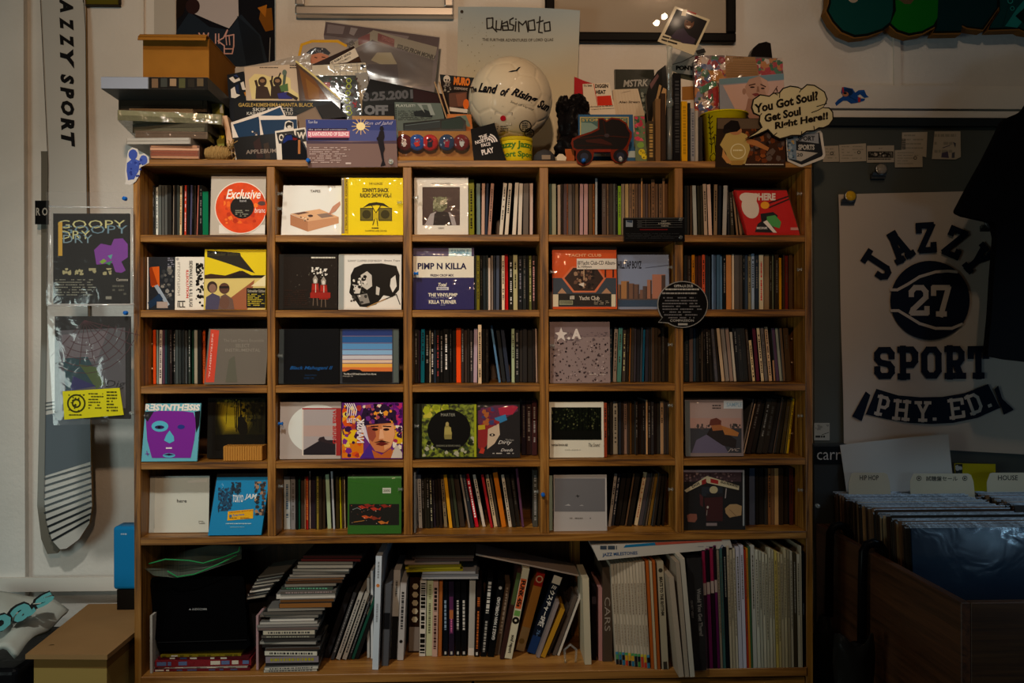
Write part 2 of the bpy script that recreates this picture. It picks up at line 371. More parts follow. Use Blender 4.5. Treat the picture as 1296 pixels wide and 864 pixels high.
# ------------------------------------------------------------------ the shelf unit
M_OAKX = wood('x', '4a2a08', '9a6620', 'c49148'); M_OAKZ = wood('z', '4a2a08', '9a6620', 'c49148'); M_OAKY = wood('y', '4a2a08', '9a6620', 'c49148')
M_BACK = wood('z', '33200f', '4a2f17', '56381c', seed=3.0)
VP_ = [(169, 177.5), (338, 348.3), (510.5, 521.5), (683.3, 694.5), (854.5, 864.7), (1019.5, 1028)]
HP_ = [(203, 211.5), (296.5, 305.5), (391.5, 400.5), (486, 495.5), (581.5, 590.5), (676, 685.5)]
VX = [(X(a, 0), X(b, 0)) for a, b in VP_]
HZ = [(Z(b, 0), Z(a, 0)) for a, b in HP_]
FLOOR = (Z(861, 0), Z(850, 0))
shelf = empty('record_shelf', (0, DEP / 2, 0), 'big oak plywood shelf unit filled with music cases and books', 'shelf')
SO = Vector((0, DEP / 2, 0))
def spart(name, a, b_, mat, label=None):
    mb = MB(); mb.box(a, b_, mat); c = [(p + q) / 2 for p, q in zip(a, b_)]
    o = mb.build(name, shelf, origin=c); o.location = Vector(c) - SO
    bv = o.modifiers.new('edge', 'BEVEL'); bv.width = 0.0012; bv.segments = 1
    if label: o['label'] = label
    return o
spart('side_panel', (VX[0][0], 0, 0.0), (VX[0][1], DEP, HZ[0][0]), M_OAKZ)
spart('side_panel', (VX[5][0], 0, 0.0), (VX[5][1], DEP, HZ[0][0]), M_OAKZ)
spart('top_board', (VX[0][0], -0.002, HZ[0][0]), (VX[5][1], DEP, HZ[0][1]), M_OAKX)
for i in range(1, 5): spart('divider', (VX[i][0], 0.0, HZ[5][1]), (VX[i][1], DEP - 0.006, HZ[0][0]), M_OAKZ)
for c in range(5):
    for r in range(1, 5):
        dz = random.Random(c * 7 + r).uniform(-0.0016, 0.0)
        spart('shelf_board', (VX[c][1], 0.001, HZ[r][0] + dz), (VX[c + 1][0], DEP - 0.006, HZ[r][1] + dz), M_OAKX)
spart('shelf_board', (VX[0][1], -0.003, HZ[5][0]), (VX[5][0], DEP - 0.006, HZ[5][1]), M_OAKX)
spart('floor_board', (VX[0][1], -0.003, FLOOR[0]), (VX[5][0], DEP - 0.006, FLOOR[1]), wood('x', '6a3e14', 'a06c30', 'c08c48', scale=0.5))
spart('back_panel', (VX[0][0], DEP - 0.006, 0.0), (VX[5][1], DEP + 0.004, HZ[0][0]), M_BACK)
for px in ((463, 473), (729, 741)): spart('lower_divider', (X(px[0], 0.1), 0.236, FLOOR[1]), (X(px[1], 0.1), DEP - 0.006, HZ[5][0]), M_OAKZ)
for a, c in ((0, 596), (598, 1030)):
    x0 = VX[0][1] + 0.002 if a == 0 else X(599, 0); x1 = X(597, 0) - 0.002 if a == 0 else VX[5][0] - 0.002
    spart('drawer_front', (x0, 0.004, FLOOR[0] - 0.26), (x1, 0.024, FLOOR[0] - 0.005), M_OAKX)
spart('plinth', (VX[0][1], 0.01, 0.0), (VX[5][0], 0.03, FLOOR[0] - 0.265), M_OAKX)
# small screw holes with pegs in the end panels
for px, py in ((184.5, 434), (184.5, 465)):
    mb = MB(); mb.lathe([(0.003, 0), (0.003, 0.002), (0.002, 0.003)], pm('c8b090', 0.3, metal=.6), Matrix.Translation((VX[0][1], 0.07, Z(py, 0.07))) @ Matrix.Rotation(math.pi / 2, 4, 'Y'), 10)
    o = mb.build('shelf_peg', shelf); o.location = -SO
for px, py in ((1012, 430), (1012, 460), (1012, 370), (1011, 551)):
    mb = MB(); mb.lathe([(0.003, 0), (0.003, 0.002), (0.002, 0.003)], pm('c8b090', 0.3, metal=.6), Matrix.Translation((VX[5][0], 0.09, Z(py, 0.09))) @ Matrix.Rotation(-math.pi / 2, 4, 'Y'), 10)
    o = mb.build('shelf_peg', shelf); o.location = -SO

# ------------------------------------------------------------------ spine-out cases: 'x w colour [top] [lean] [mark]' in crop pixels
ROWN = ['top row', 'second row', 'third row', 'fourth row', 'fifth row']
COLN = ['leftmost', 'second', 'middle', 'fourth', 'rightmost']
def ordinal(n):
    return ['first', 'second', 'third', 'fourth', 'fifth', 'sixth', 'seventh', 'eighth', 'ninth', 'tenth'][n] if n < 10 else '%d%s' % (n + 1, {1: 'st', 2: 'nd', 3: 'rd'}.get((n + 1) % 10 if n + 1 not in (11, 12, 13) else 0, 'th'))
def cname(h):
    h = ''.join(c + c for c in h) if len(h) == 3 else h
    r, g, bb = [int(h[i:i + 2], 16) for i in (0, 2, 4)]; mx, mn = max(r, g, bb), min(r, g, bb); v, s = mx, (mx - mn) / max(mx, 1)
    if v < 70: return 'black'
    if s < 0.14: return 'dark grey' if v < 105 else 'grey' if v < 170 else 'white'
    hue = 0
    d = mx - mn
    if mx == r: hue = ((g - bb) / d) % 6
    elif mx == g: hue = (bb - r) / d + 2
    else: hue = (r - g) / d + 4
    hue *= 60
    if s < 0.32: return ('dark ' if v < 105 else '') + ('greyish' if v < 150 else 'cream') if 10 < hue < 75 else ('dark ' if v < 105 else 'pale ') + ('pinkish' if hue > 290 or hue <= 10 else 'greenish' if hue < 170 else 'bluish')
    n = 'red' if hue < 14 or hue > 340 else 'orange' if hue < 34 else 'yellow' if hue < 62 else 'green' if hue < 165 else 'blue' if hue < 255 else 'purple'
    if n == 'orange' and v < 150: n = 'brown'
    return ('dark ' if v < 95 and n != 'brown' else '') + n
def spines(r, c, crop, top, data, y=0.072, depth=0.125, lab=None):
    ox, oy, k = crop; base = HZ[r + 1][1]; out = []
    ents = [e.split() for e in data.split(';') if e.strip()]
    geo = []
    for n, e in enumerate(ents):
        x0, w = float(e[0]), float(e[1]); tp = float(e[3]) if len(e) > 3 and e[3] != '.' else top; ln = float(e[4]) if len(e) > 4 and e[4] != '.' else 0
        yy = y + random.Random(n * 31 + r * 7 + c).uniform(-0.006, 0.006)
        xa, xb = X(ox + x0 / k, yy, 600), X(ox + (x0 + w) / k, yy, 600); h = max(0.05, Z(oy + tp / k, yy, ox + x0 / k) - base)
        geo.append([xa, xb, (X(ox + (x0 + ln) / k, yy, 600) - xa) / h, h, yy])
    for it in range(80):            # neighbours settle against each other without passing through
        for p, q in zip(geo, geo[1:]):
            ov = p[1] - q[0] + .0003
            if ov > 0: p[1] -= ov * .5; q[0] += ov * .5
            hm = min(p[3], q[3]); ov = p[1] + p[2] * hm - q[0] - q[2] * hm + .0003
            if ov > 0: p[2] -= ov / hm * .3; q[2] += ov / hm * .3; p[1] -= ov * .2; q[0] += ov * .2
        for g in geo:
            if g[1] - g[0] < .0026: m_ = (g[0] + g[1]) / 2; g[0], g[1] = m_ - .0013, m_ + .0013
            lim = VX[c + 1][0] - .0008 - max(0, g[2] * g[3]); lo = VX[c][1] + .0008 - min(0, g[2] * g[3])
            if g[1] > lim: g[0] -= g[1] - lim; g[1] = lim
            if g[0] < lo: g[1] += lo - g[0]; g[0] = lo
    for n, e in enumerate(ents):
        col = e[2]; mk = e[5] if len(e) > 5 else None
        R = random.Random(n * 31 + r * 7 + c); R.random()
        xa, xb, tn, h, yy = geo[n]; dx = tn * h
        a = math.atan2(dx, h); wd_ = (xb - xa) * math.cos(a) - 0.0003; hh = h / math.cos(a)
        if abs(a) < 0.2: hh = min(hh, 0.142)
        piv = Vector((xb, yy, base)) if a > 0 else Vector((xa, yy, base))
        M = Matrix.Translation(piv + Vector((0, 0, 0.0002))) @ Matrix.Rotation(a, 4, 'Y')
        mb = MB(); q0, q1 = (-wd_, 0) if a > 0 else (0, wd_)
        body = pm('1c1c1d', 0.25) if R.random() < .6 else pm('55585a', 0.25)
        dep = min(depth, DEP - 0.012 - yy)
        e_ = 0.0006
        ms = pm(col, R.choice([0.18, 0.28, 0.4]), bump=0.12, bscale=25)
        cc, rr_, ll = q0 + e_, q1 - e_, 0
        v = [(q0, 0, 0), (q1, 0, 0), (q1, 0, hh), (q0, 0, hh)]
        # body with a spine face framed by the case edge
        mb.box((q0, 0.0006, 0), (q1, dep, hh), body)
        mb.mesh([(q0, 0.0006, 0), (q1, 0.0006, 0), (q1, 0.0006, hh), (q0, 0.0006, hh), (q0 + e_, 0, 0.001), (q1 - e_, 0, 0.001), (q1 - e_, 0, hh - 0.001), (q0 + e_, 0, hh - 0.001)],
                [(0, 1, 5, 4), (1, 2, 6, 5), (2, 3, 7, 6), (3, 0, 4, 7), (4, 5, 6, 7)], ms)
        o = mb.build('cd_case', None, M)
        tag(o, '%s CD spine, %s from the left in the %s, %s compartment' % (cname(col), ordinal(n), ROWN[r], COLN[c]), 'cd case', 'CDs filed spine out in the %s, %s compartment' % (ROWN[r], COLN[c]))
        if mk is None and R.random() < 0.3:
            mk = R.choice(['8a8a86', '5a5854', '6a6660', '4a4844']) if cname(col) in ('black', 'dark grey', 'dark greyish') else R.choice(['222', '3a332c', '50483e'])
            hs = R.uniform(.3, .6)
        else: hs = 0.75
        if mk:
            t = MB(); mm = pm(mk, 0.4); z = hh * R.uniform(.86, .93); ze = hh * (1 - hs) * R.uniform(.5, 1); ww = (q1 - q0) * R.uniform(.28, .45); xm = (q0 + q1) / 2
            while z > ze:
                l = R.uniform(.0015, .005)
                if R.random() < .85: t.poly([(xm - ww / 2, -.0002, z - l), (xm + ww / 2, -.0002, z - l), (xm + ww / 2, -.0002, z), (xm - ww / 2, -.0002, z)], mm)
                z -= l + R.uniform(.0006, .0022)
            t.build('spine_print', o)
        out.append(o)
    return out
S10 = 10.8
spines(0, 0, (180, 220, 10.8), 155, '75 52 4a4544;130 40 333;178 50 dde8e4 180 . 456;235 35 667070;275 40 555a5a;318 36 5c6262;357 58 2a2c2c;420 20 8a8478 . 10;445 40 222;490 22 4c5450;518 32 d8c8a0 165 10 a52;555 22 222;582 30 c4402c . 12 eee;617 36 1c1c20;656 30 4a4a66 . 20;690 24 1a1a1a;718 18 463c34;745 26 a8665a . 30;778 52 181a1c;835 80 12704c 240')
spines(0, 2, (590, 220, 10.8), 130, '42 80 a3b23c 75 . 222;150 55 6f8a8c;215 45 c8a898 . 10;263 33 2a3448 . 25;300 46 b08878 . 48;455 50 d8d2c4 . 65;530 50 d8d0c0 . 60;635 52 ddd6c8 120 45;712 52 d8d0c4 . 25;785 75 6a625c . 10;875 45 d8c4bc . 5')
spines(0, 3, (695, 215, 10.16), 180, '10 35 3f5550;47 53 b8c4b0;120 38 ccc0b4 190;165 24 3a3534;191 44 5a4c50 . 5;238 16 a86a48;256 50 6c6664;309 34 4a4644;346 42 70604c;400 45 b898a0 . 5;455 50 bc989a . 5;520 48 5c4a36;573 24 8a5428;600 28 a8b4bc 40 5;690 55 584c48;750 30 7a6450;785 46 403a34;835 30 5a6264;869 20 222;893 42 7fae2c 205;940 42 887a68;988 48 b8a478;1036 34 7c6250;1074 42 8a6c50;1120 32 6c5444;1156 34 5a4a44;1194 20 c09060 80;1218 30 5c4c40;1252 28 54484a;1284 34 6a5440;1322 48 7a5c44 120;1374 40 6a5444;1418 46 705844;1470 30 8a6a4c 100;1504 34 604834')
spines(0, 4, (860, 220, 10.8), 160, '80 35 1e2428;118 30 33302e;150 35 4a3c30;204 50 a8b4b4 . -18;262 40 2e3028 . -12;308 30 3a3a30 . -10;347 48 b8a898 140 -20;410 48 dcc4b8 145 -22;475 48 8a7860 145 8;530 42 1c222c . 15;593 58 a8aaa8 . 25;668 36 2a2e38;712 60 3c3830 250 -30;785 44 a08468 240 -70;832 40 9a7c60 230 -75')
spines(1, 2, (600, 310, 10.16), 135, '20 18 4a5a5a;40 40 9aa040;85 33 26282a;120 40 2c3438;165 23 384040;190 28 d8ccc0 165;225 28 8a8078;258 26 2c3440;287 42 4a5468 . 5;335 25 2a2826;362 38 e4d0b4 . . 333;405 42 c4181c 120 -3;460 45 24241e . . ddd;512 56 b4b084 130;575 55 1e2226 . . 889;635 44 2c3030;682 27 1c1c1c;712 36 6a7444 . . dda;755 42 2c2220 . . c99;803 28 1f2018')
spines(1, 4, (860, 310, 8.64), 105, '55 38 25282a;95 38 3a302a;138 36 c4801c;178 28 4c2c24;208 38 5a2a28;250 36 d05c3c;289 33 25303a;325 26 2e3c4a;353 28 6a8cb8;383 24 4a6488;409 38 456888;450 26 5a88b8;479 35 182026;516 58 c88850;580 26 d8c8b0 100;608 50 5a5654;660 36 4c4844;700 20 1e2428;722 32 38485c;757 33 8a8468;793 35 98b0cc 95;830 42 2a3440;875 50 ccc4a8 . . c22;930 58 8a7458;992 27 2a2418;1022 20 6a7058;1044 48 2e261c;1095 36 c8941c 140;1133 25 3a2a20;1160 36 6a2420;1200 45 4a3420')
spines(2, 0, (185, 405, 10.16), 125, '92 40 e0501c;136 24 8aa09a;165 40 e0dcd8 . 10 222;209 33 5a4058;246 27 2a4a54;276 27 22282a;306 39 2c2426;348 28 34393a . . ccc;380 38 4a5456;422 27 3a4244;452 28 252a2c;482 17 303638;501 27 5c666c;530 18 22282a;550 30 3a4440 . . bbb;582 36 16382c;622 43 a09a88;668 50 1c1e1e;730 34 d2541c')
spines(2, 2, (520, 400, 7.62), 120, '25 35 2c2a2a;62 17 3e3c40;80 15 3a2a44;97 38 1684a8 . 8;138 41 181818;182 13 b0a890;196 30 1a1a1a . . ddd;228 17 2a3a50;247 36 1c1a1a . . a44;285 30 161616 . . 999;318 54 1c1c1c . . eee;375 25 1a1a1a;402 35 262422;442 46 f0501c 115;491 24 3c3230;518 30 463c38;550 20 2e2a28;573 28 4a4a50 . . bbb;605 36 b8a0b0 . 8;690 30 222222;724 30 2a2a2c;850 22 5a86b0 90 -80;885 36 2c3034 . -62;930 36 30384a . -62;975 30 a8bc9a;1010 38 25282a . . 888;1052 30 33302e;1085 40 2e2c2c;1128 48 2a2826;1180 24 2a2422;1208 18 a08878 . -8')
spines(2, 2, (520, 400, 7.62), 85, '652 34 d8bc98 85 . 432', y=0.012)[0]['label'] = 'cream CD spine standing forward of the third row, middle compartment'
spines(2, 3, (765, 400, 9.6), 135, '64 38 26333c;104 45 a8a098 . 22 444;153 52 5a9c98 . 22;214 44 4a4440 . 18 cc9;262 30 28241f . 15;298 18 8a5a28 . 18;322 34 38322c . 12;358 24 403c44 . 10;384 50 2a2a30 . 10;436 18 484c54 . 18;457 28 1e6c9c . 25;490 45 32323c . 12;540 30 2a2420;572 40 4a382a;614 40 33291f;656 40 3a3026;698 40 302a22;742 55 24211e')
spines(2, 4, (860, 400, 8.64), 130, '62 45 222c30;112 40 6a5a54;155 28 34485a;185 30 2a2e30;220 19 1c1a18;241 22 4a4238;266 30 1e1c1a;300 30 221e1a . -15;336 35 2a2824 . -20;390 38 545660 . -52;432 24 302c2a . -54;462 38 c8b090 135 -58;506 44 8c8680 . -56;556 38 9a8478 . -52;600 28 c0b8a8 175 -46;634 30 26262a . -40;668 46 2e3032 . -42;718 40 2c2c2c . -42;764 30 4a4038 . -38;800 32 e0c898 265 -44 422;846 36 5a2434 . -46;898 32 dcc8a0 . -50 422;938 34 6c6460 . -48;982 36 d8bc98 120 -50 533;1034 22 b08868 520 -12;1064 34 5a4460 . -58;1102 28 98a094 . -50;1138 28 6a5440 . -42;1172 58 4a3622 . -36')
spines(3, 2, (510, 390, 4.32), 505, '650 24 2a2430;676 28 3a2a2c . . 999;706 28 44282a . . 999')
spines(3, 3, (760, 495, 10.16), 130, '95 24 2a2824;120 42 34302c;165 60 b8b8ac 130 . 555;228 39 2c3038;269 30 2e2622;302 45 8c7468;349 28 3c3026;380 22 6a4a24;405 40 2e261e;447 34 2a2018;484 50 241c16;537 43 241c18;582 26 c0986c 110;610 40 2a221e;652 36 302e30;690 38 241e1c;730 30 34322e;772 44 a88664;818 32 3a302c;852 36 34302e')
spines(3, 3, (760, 495, 10.16), 130, '45 42 8c3c24 150', y=0.02)[0]['label'] = 'rust red CD spine beside the white forest picture CD'
spines(3, 4, (935, 495, 10.16), 110, '28 22 787068 105 150;60 22 ccb8a4 110 156;95 54 332a26 . 150;155 60 2c2a28 . 142;220 70 33302c . 136;295 70 2e2822 . 130;370 58 2a2a2c . 122;434 20 5c4a40 80 126;462 58 2e281f . 112;525 58 4a3c20 . 104;586 22 7c6418 . 84;606 34 c8a414 95 80')
spines(4, 1, (350, 590, 10.16), 130, '95 82 b8c8d0 . . 468;182 60 8a8e94 . . 666;250 26 1a1c1c;278 30 1a5040;311 45 4a3c34;360 14 b08c70;378 38 a02018 . . d94;418 16 d8c8c0 60;437 60 2c242e;500 13 222;515 28 8a7a30;546 38 30261c;587 38 382c20;655 50 a8bc9a 105 -28;725 28 aab0b8 65 -28;762 45 3a3018;815 24 b0a814 140 -15;842 24 4a3a24;872 14 c8b898 . -12')
spines(4, 2, (520, 585, 7.62), 120, '75 34 c0c4c4 . -12 777;112 23 2a2a26 . -10;136 19 3a3a34 . -10;156 29 26261f . -10;188 28 2c2c28 . -14 cca;218 24 2a2430 . -16;245 30 241f1a . -20;278 30 2c2420 . -26;320 34 8a7c60 . -36 333;368 34 dca024 . -56;406 30 2c2a22 . -56;440 30 3a4030 . -60;474 50 3a3028 . -68;555 20 887a6c . -84;580 32 2a2e34 . -86;622 34 c01c2c 115 -95 fff;692 30 ccc0b0 . -95;768 26 a82428 . -92;802 34 d8c4a0 . -86;840 22 443a30 . -82;876 46 c8701c 100 -85;945 30 ccc0ac . -74 222;980 38 26231f . -70;1022 36 28241f . -66;1070 24 5c3a54 60 -60;1175 48 4a4a44 75 . 999')
spines(4, 3, (765, 585, 9.6), 140, '40 36 b0a89c . 80;82 30 3a3e48 . 85 bbb;122 58 24201c . 90;185 50 241f1a . 95;245 22 6a5038 . 105;272 58 241f1a . 110;355 48 d0bc98 125 116 a64;410 45 4a4448 . 112;465 24 33302e . 110;492 20 6a5a48 . 108;520 40 7a5a24 . 106;570 50 2c2620 . 92;628 55 241f18 . 66;690 36 241c14 . 24')
spines(4, 4, (850, 580, 6.82), 85, '640 28 241f1c;670 50 5a6478;725 25 26241f;752 50 25231f;805 24 38332c;832 26 8a5c34;860 28 7a5638;890 34 c09864;926 40 34281c;968 40 30261a;1010 40 4a2018')
# ------------------------------------------------------------------ covers facing out
M_LID = film('fff', 0.02, 0.05, 0.06, 12, 0.004)
M_BAG = film('fff', 0.02, 0.06, 0.9, 16, 0.012)
M_CLEAR = film('e8f0ee', 0.12, 0.08, 0.1, 20, 0.10)
Q = [(165, 200, 4.32), (335, 200, 4.32), (510, 200, 4.32), (680, 200, 4.32), (850, 200, 4.32)]
Q3 = [(165, 390, 4.32), (335, 390, 4.32), (510, 390, 4.32), (680, 390, 4.32), (850, 390, 4.32)]
Q5 = [(165, 580, 7.2), (335, 580, 6.82), (510, 580, 6.82), (680, 580, 6.82), (850, 580, 6.82)]
class Cov:
    """a case standing on shelf row r with its cover to the front; crop coordinates"""
    def __init__(s, name, label, r, crop, x0, x1, ytop, base='ddd', y=0.035, lean=4, thick=0.0102, yaw=0, kind='jewel', shear=0, hinge=None, cat='cd case', rough=0.3, group=None, ybot=None):
        if r == 0 and lean < 5: lean = 0.6
        ox, oy, k = crop; s.crop = crop; xc = ox + (x0 + x1) / 2 / k
        z = HZ[r + 1][1] + 0.0004 + thick * math.sin(math.radians(lean))
        p = at(xc, 400, y); s.pl = Pl((xc, 400), y, lean, yaw); s.pl.O.z = z; s.pl.M.translation = s.pl.O
        yb = oy + 0  # any row: only u is read
        s.u0, s.u1 = s.pl.loc(ox + x0 / k, oy + ytop / k)[0], s.pl.loc(ox + x1 / k, oy + ytop / k)[0]
        s.v1 = s.pl.loc(xc, oy + ytop / k)[1]
        sh = shear / k / 555.0; ci = min(range(5), key=lambda i: abs(VP_[i][0] - crop[0] - 4)); ox_ = s.pl.O.x
        s.u0 = max(s.u0, VX[ci][1] - ox_ + 0.0012 - min(sh, 0)); s.u1 = min(s.u1, VX[ci + 1][0] - ox_ - 0.0012 - max(sh, 0))
        pts = [(s.u0, 0), (s.u1, 0), (s.u1 + sh, s.v1), (s.u0 + sh, s.v1)]; s.pts = pts
        edge = {'jewel': pm('2a2b2c', 0.2), 'card': pm(base, 0.5), 'bag': pm(base, 0.45)}[kind]
        mb = MB(); mb.prism(pts, -thick, 0, pm(base, rough), edge)
        s.o = mb.build(name, None, s.pl.M); tag(s.o, label, cat, group)
        s.a = Art(s.pl, crop, rough=rough, coat=0.0)
        s.a.clip = (s.u0, s.u1, s.v1, sh / s.v1)
        if hinge:
            w = (s.u1 - s.u0) * 0.085; h = MB(); h.prism([(s.u0 + .0004, 0.001), (s.u0 + w, 0.001), (s.u0 + w + sh, s.v1 - .001), (s.u0 + .0004 + sh, s.v1 - .001)], 0.0001, 0.0006, pm(hinge, 0.2))
            for i in range(10): h.box((s.u0 + w * .25, s.v1 * (i + .3) / 10, 0.0006), (s.u0 + w * .8, s.v1 * (i + .62) / 10, 0.0009), pm(hinge, 0.2))
            h.build('hinge', s.o)
        s.kind = kind; s.amp = .0005 if r == 0 else .0010
    def fin(s, sleeve=0.0, mat=None, name='cover_print'):
        if s.a.mb.f: s.a.build(name, s.o)
        zt = s.a.z + 0.0006
        if s.kind == 'jewel':
            m = MB(); m.poly([(x, y_, zt) for x, y_ in s.pts], M_LID); m.build('clear_lid', s.o)
        if s.kind == 'bag' or sleeve:
            (a, b_), (c, d), (e, f), (g, h) = s.pts; x = 0.0008; R = random.Random(int(abs(a) * 1e5))
            def fn(u, v):
                X0, X1 = a + (g - a) * v - x, c + (e - c) * v + x
                ed = 0 if (u in (0, 1) or v == 0) else 1
                return (X0 + (X1 - X0) * u, 0.0004 + (f + sleeve) * v, zt + 0.0012 + ed * R.uniform(0, s.amp) - (0.005 * max(0, v - .9) * 10 if sleeve else 0))
            bumpy('plastic_sleeve', None, 16, 16, fn, mat or M_BAG, s.o)
        return s.o

# --- top row
c = Cov('disc_sleeve', 'round orange picture disc in a clear sleeve, top left compartment', 0, Q[0], 443, 742, 100, 'b8b0a4', y=0.02, lean=5, thick=0.0012, kind='bag', cat='disc')
dk = MB(); ctr = c.pl.loc(165 + 605 / 4.32, 200 + 272 / 4.32); rd = 142 / 4.32 / 553
dk.lathe([(0.0075, 0.0003), (rd, 0.0003), (rd, 0.0013), (0.0075, 0.0013)], pm('d9481a', 0.25, coat=.5, mott=.35, bscale=40), Matrix.Translation((ctr[0], ctr[1], 0)), 48, False)
disc = dk.build('disc', c.o); c.a.z = 0.0001
c.a.rect(485, 365, 742, 412, 'dcdad4')
c.a.z = 0.0014
c.a.ring(605, 272, 138, 143, 'e8e0d0', 48)
c.a.specks(512, 182, 698, 358, 70, 16, ['e86a20', 'f07c28', 'b8300e', 'c83c14', 'd85018'], 4)
c.a.ell(612, 270, 65, 62, '1a1412').text('Exclusive', 524, 172, 714, 224, 'f4ece4', 0.02, 0.35).text('brand', 680, 272, 742, 300, 'e8d8d0', 0.01, 0.2)
c.a.text('band', 600, 228, 634, 240, 'ccc').rows(575, 285, 655, 325, 4, '887', 3).ell(720, 248, 22, 12, '58403a')
c.fin(0.006)
c = Cov('cassette_cover', 'white CD cover with a drawn tape recorder and hand', 0, Q[1], 95, 422, 150, 'e6e8e4', y=0.03, lean=6, thick=0.006, kind='bag', shear=8)
a = c.a; a.p([(140, 305), (300, 278), (405, 322), (236, 346)], 'dcae84').p([(140, 308), (236, 346), (236, 402), (140, 366)], 'b07a56').p([(236, 346), (405, 322), (405, 356), (236, 402)], 'c4906a')
a.p([(155, 303), (215, 293), (245, 298), (185, 310)], '6a4c40').ell(250, 316, 15, 7, '4a3430').p([(285, 308), (345, 300), (378, 318), (312, 328)], '8a7468').specks(180, 318, 240, 345, 10, 6, ['5a4038', 'e8d8c0'], 2)
a.p([(352, 302), (372, 265), (412, 236), (415, 255), (388, 290), (360, 308)], 'c08c74').p([(340, 304), (366, 296), (360, 312)], 'b07c64').text('TAPES', 250, 174, 305, 188, '554c44', .01).rows(345, 150, 405, 165, 2, '998f88', 2)
c.fin()
c = Cov('boxed_cd', 'bright yellow CD with black lettering and twin speakers', 0, Q[1], 420, 762, 108, 'efd60e', y=0.02, lean=2, thick=0.03, kind='bag')
a = c.a; a.rect(420, 108, 436, 412, '8a7c70').rect(436, 108, 454, 412, 'c8a808').textr('RADIO SHOW VOL-1', (441, 120), (441, 395), 10, '1a1608', .02).line([(455, 110), (455, 412)], 2, '8a7808')
a.text('THE ALLERGIES', 570, 134, 645, 146, '2a2408').text("SONNY'S SHACK", 534, 163, 679, 187, '14120a', .03).text('RADIO SHOW VOL-1', 522, 192, 692, 216, '14120a', .03)
a.rect(522, 272, 593, 343, '4a4216').rect(622, 272, 696, 343, '4a4216').rect(527, 277, 588, 338, '6a6020').rect(627, 277, 691, 338, '6a6020')
for x in (557, 659): a.ell(x, 308, 24, 24, '3a340f')
a.p([(535, 272), (570, 247), (610, 241), (650, 247), (685, 272), (655, 262), (610, 256), (565, 262)], '2a240a').line([(580, 252), (608, 300)], 4, '2a240a').line([(640, 252), (608, 300)], 4, '2a240a').rect(596, 300, 622, 332, 'c8b018').line([(600, 335), (592, 365)], 4, '2a240a').line([(614, 335), (618, 372)], 4, '2a240a')
a.rows(585, 380, 632, 390, 1, '2a240a', 5).text('IN FORMAT AND SOUND', 550, 393, 668, 402, '2a240a')
c.fin(0.006)
c = Cov('portrait_cd', 'white CD with square dark portrait of a figure with leafy head', 0, Q[2], 62, 356, 108, 'e2ded4', y=0.028, lean=3, thick=0.0095)
a = c.a; a.rect(62, 108, 356, 116, 'c4c4c0').rect(106, 158, 311, 367, '3c2c28').rect(110, 162, 307, 363, '463430').p([(118, 367), (150, 305), (180, 292), (180, 367)], 'a49c9c').p([(292, 367), (280, 320), (255, 295), (235, 300), (235, 367)], 'a49c9c')
a.p([(165, 367), (172, 305), (205, 285), (250, 300), (268, 367)], '241a1a').ell(203, 252, 40, 42, '6c6c50', 14).specks(165, 212, 240, 292, 60, 9, ['8a8a68', '545438', '767858', '98987a'], 6)
a.text('HOLY WATERS', 155, 134, 260, 147, '9a948c').text('VIEW', 192, 378, 225, 388, '55504a'); c.fin(0.004)
c = Cov('red_cd', 'red CD with white bulb shape and green-faced man, leaning in sleeve', 0, Q[4], 398, 716, 176, 'bc1c1c', y=0.03, lean=10, thick=0.012, kind='bag', shear=-60, yaw=0)
a = c.a; a.p([(336, 182), (352, 178), (412, 405), (398, 408)], '8a1414').ell(430, 270, 46, 62, 'd8ccc0', 18, rot=-20).ell(408, 215, 38, 26, 'd8ccc0', 14).p([(420, 190), (470, 196), (462, 250), (430, 240)], 'd8ccc0')
a.text('SPHERE', 432, 192, 568, 232, 'd8ccc0', .05).ell(510, 258, 24, 20, 'e8a020', 16).line([(535, 245), (640, 210)], 8, '3a1418').line([(535, 270), (650, 225)], 8, '3a1418')
a.p([(455, 405), (470, 360), (505, 335), (540, 345), (570, 400), (570, 408)], '1c1c20').p([(485, 305), (555, 295), (580, 315), (572, 335), (490, 345)], '1a1a1e').p([(520, 320), (565, 312), (598, 350), (590, 385), (550, 372), (520, 350)], '4a9a50').p([(500, 350), (520, 340), (575, 408), (555, 408)], 'e0d8d0')
a.text('MONK', 465, 376, 525, 390, 'ddd', .02).rect(650, 380, 698, 394, 'c8908c'); c.fin(0.005)
# --- second row
c = Cov('dark_cd', 'black CD with orange panel and ghostly print, second row left', 1, Q[0], 92, 245, 540, '26292e', y=0.03, lean=3, thick=0.009)
a = c.a; a.rect(92, 540, 99, 826, 'd8d4cc').p([(110, 596), (158, 592), (160, 700), (118, 705)], 'd8601c').p([(104, 600), (118, 596), (150, 690), (112, 700)], '98380c').specks(165, 590, 240, 780, 40, 12, ['6a6864', '8a8680', '454648', '35383c'], 3).p([(130, 700), (150, 690), (215, 800), (200, 812)], '9aa8b8').p([(95, 790), (160, 740), (180, 770), (110, 822)], '1e3450').rect(145, 785, 205, 820, 'a89890').rows(205, 545, 240, 600, 5, '889', 2); c.fin()
c = Cov('white_spine_cd', 'white CD with vertical black and red lettering', 1, Q[0], 246, 404, 540, 'e6e2d8', y=0.032, lean=2, thick=0.03, kind='card')
a = c.a; a.textr('ILLSOLUTION', (305, 612), (305, 765), 14, 'c8281c', .03).textr('SIDEWALK KAL & ILL SUGI', (322, 560), (322, 812), 18, '1c1a18', .02).textr('ILLSOLUTION', (272, 570), (272, 750), -14, '8a8680', .0)
a.specks(358, 560, 402, 812, 46, 11, ['1c1a18', '1c1a18', '2a2826'], 7).rect(258, 780, 300, 786, '222').text('ILL', 258, 788, 300, 816, '222', .02).ell(258, 552, 8, 8, 'aaa'); c.fin()
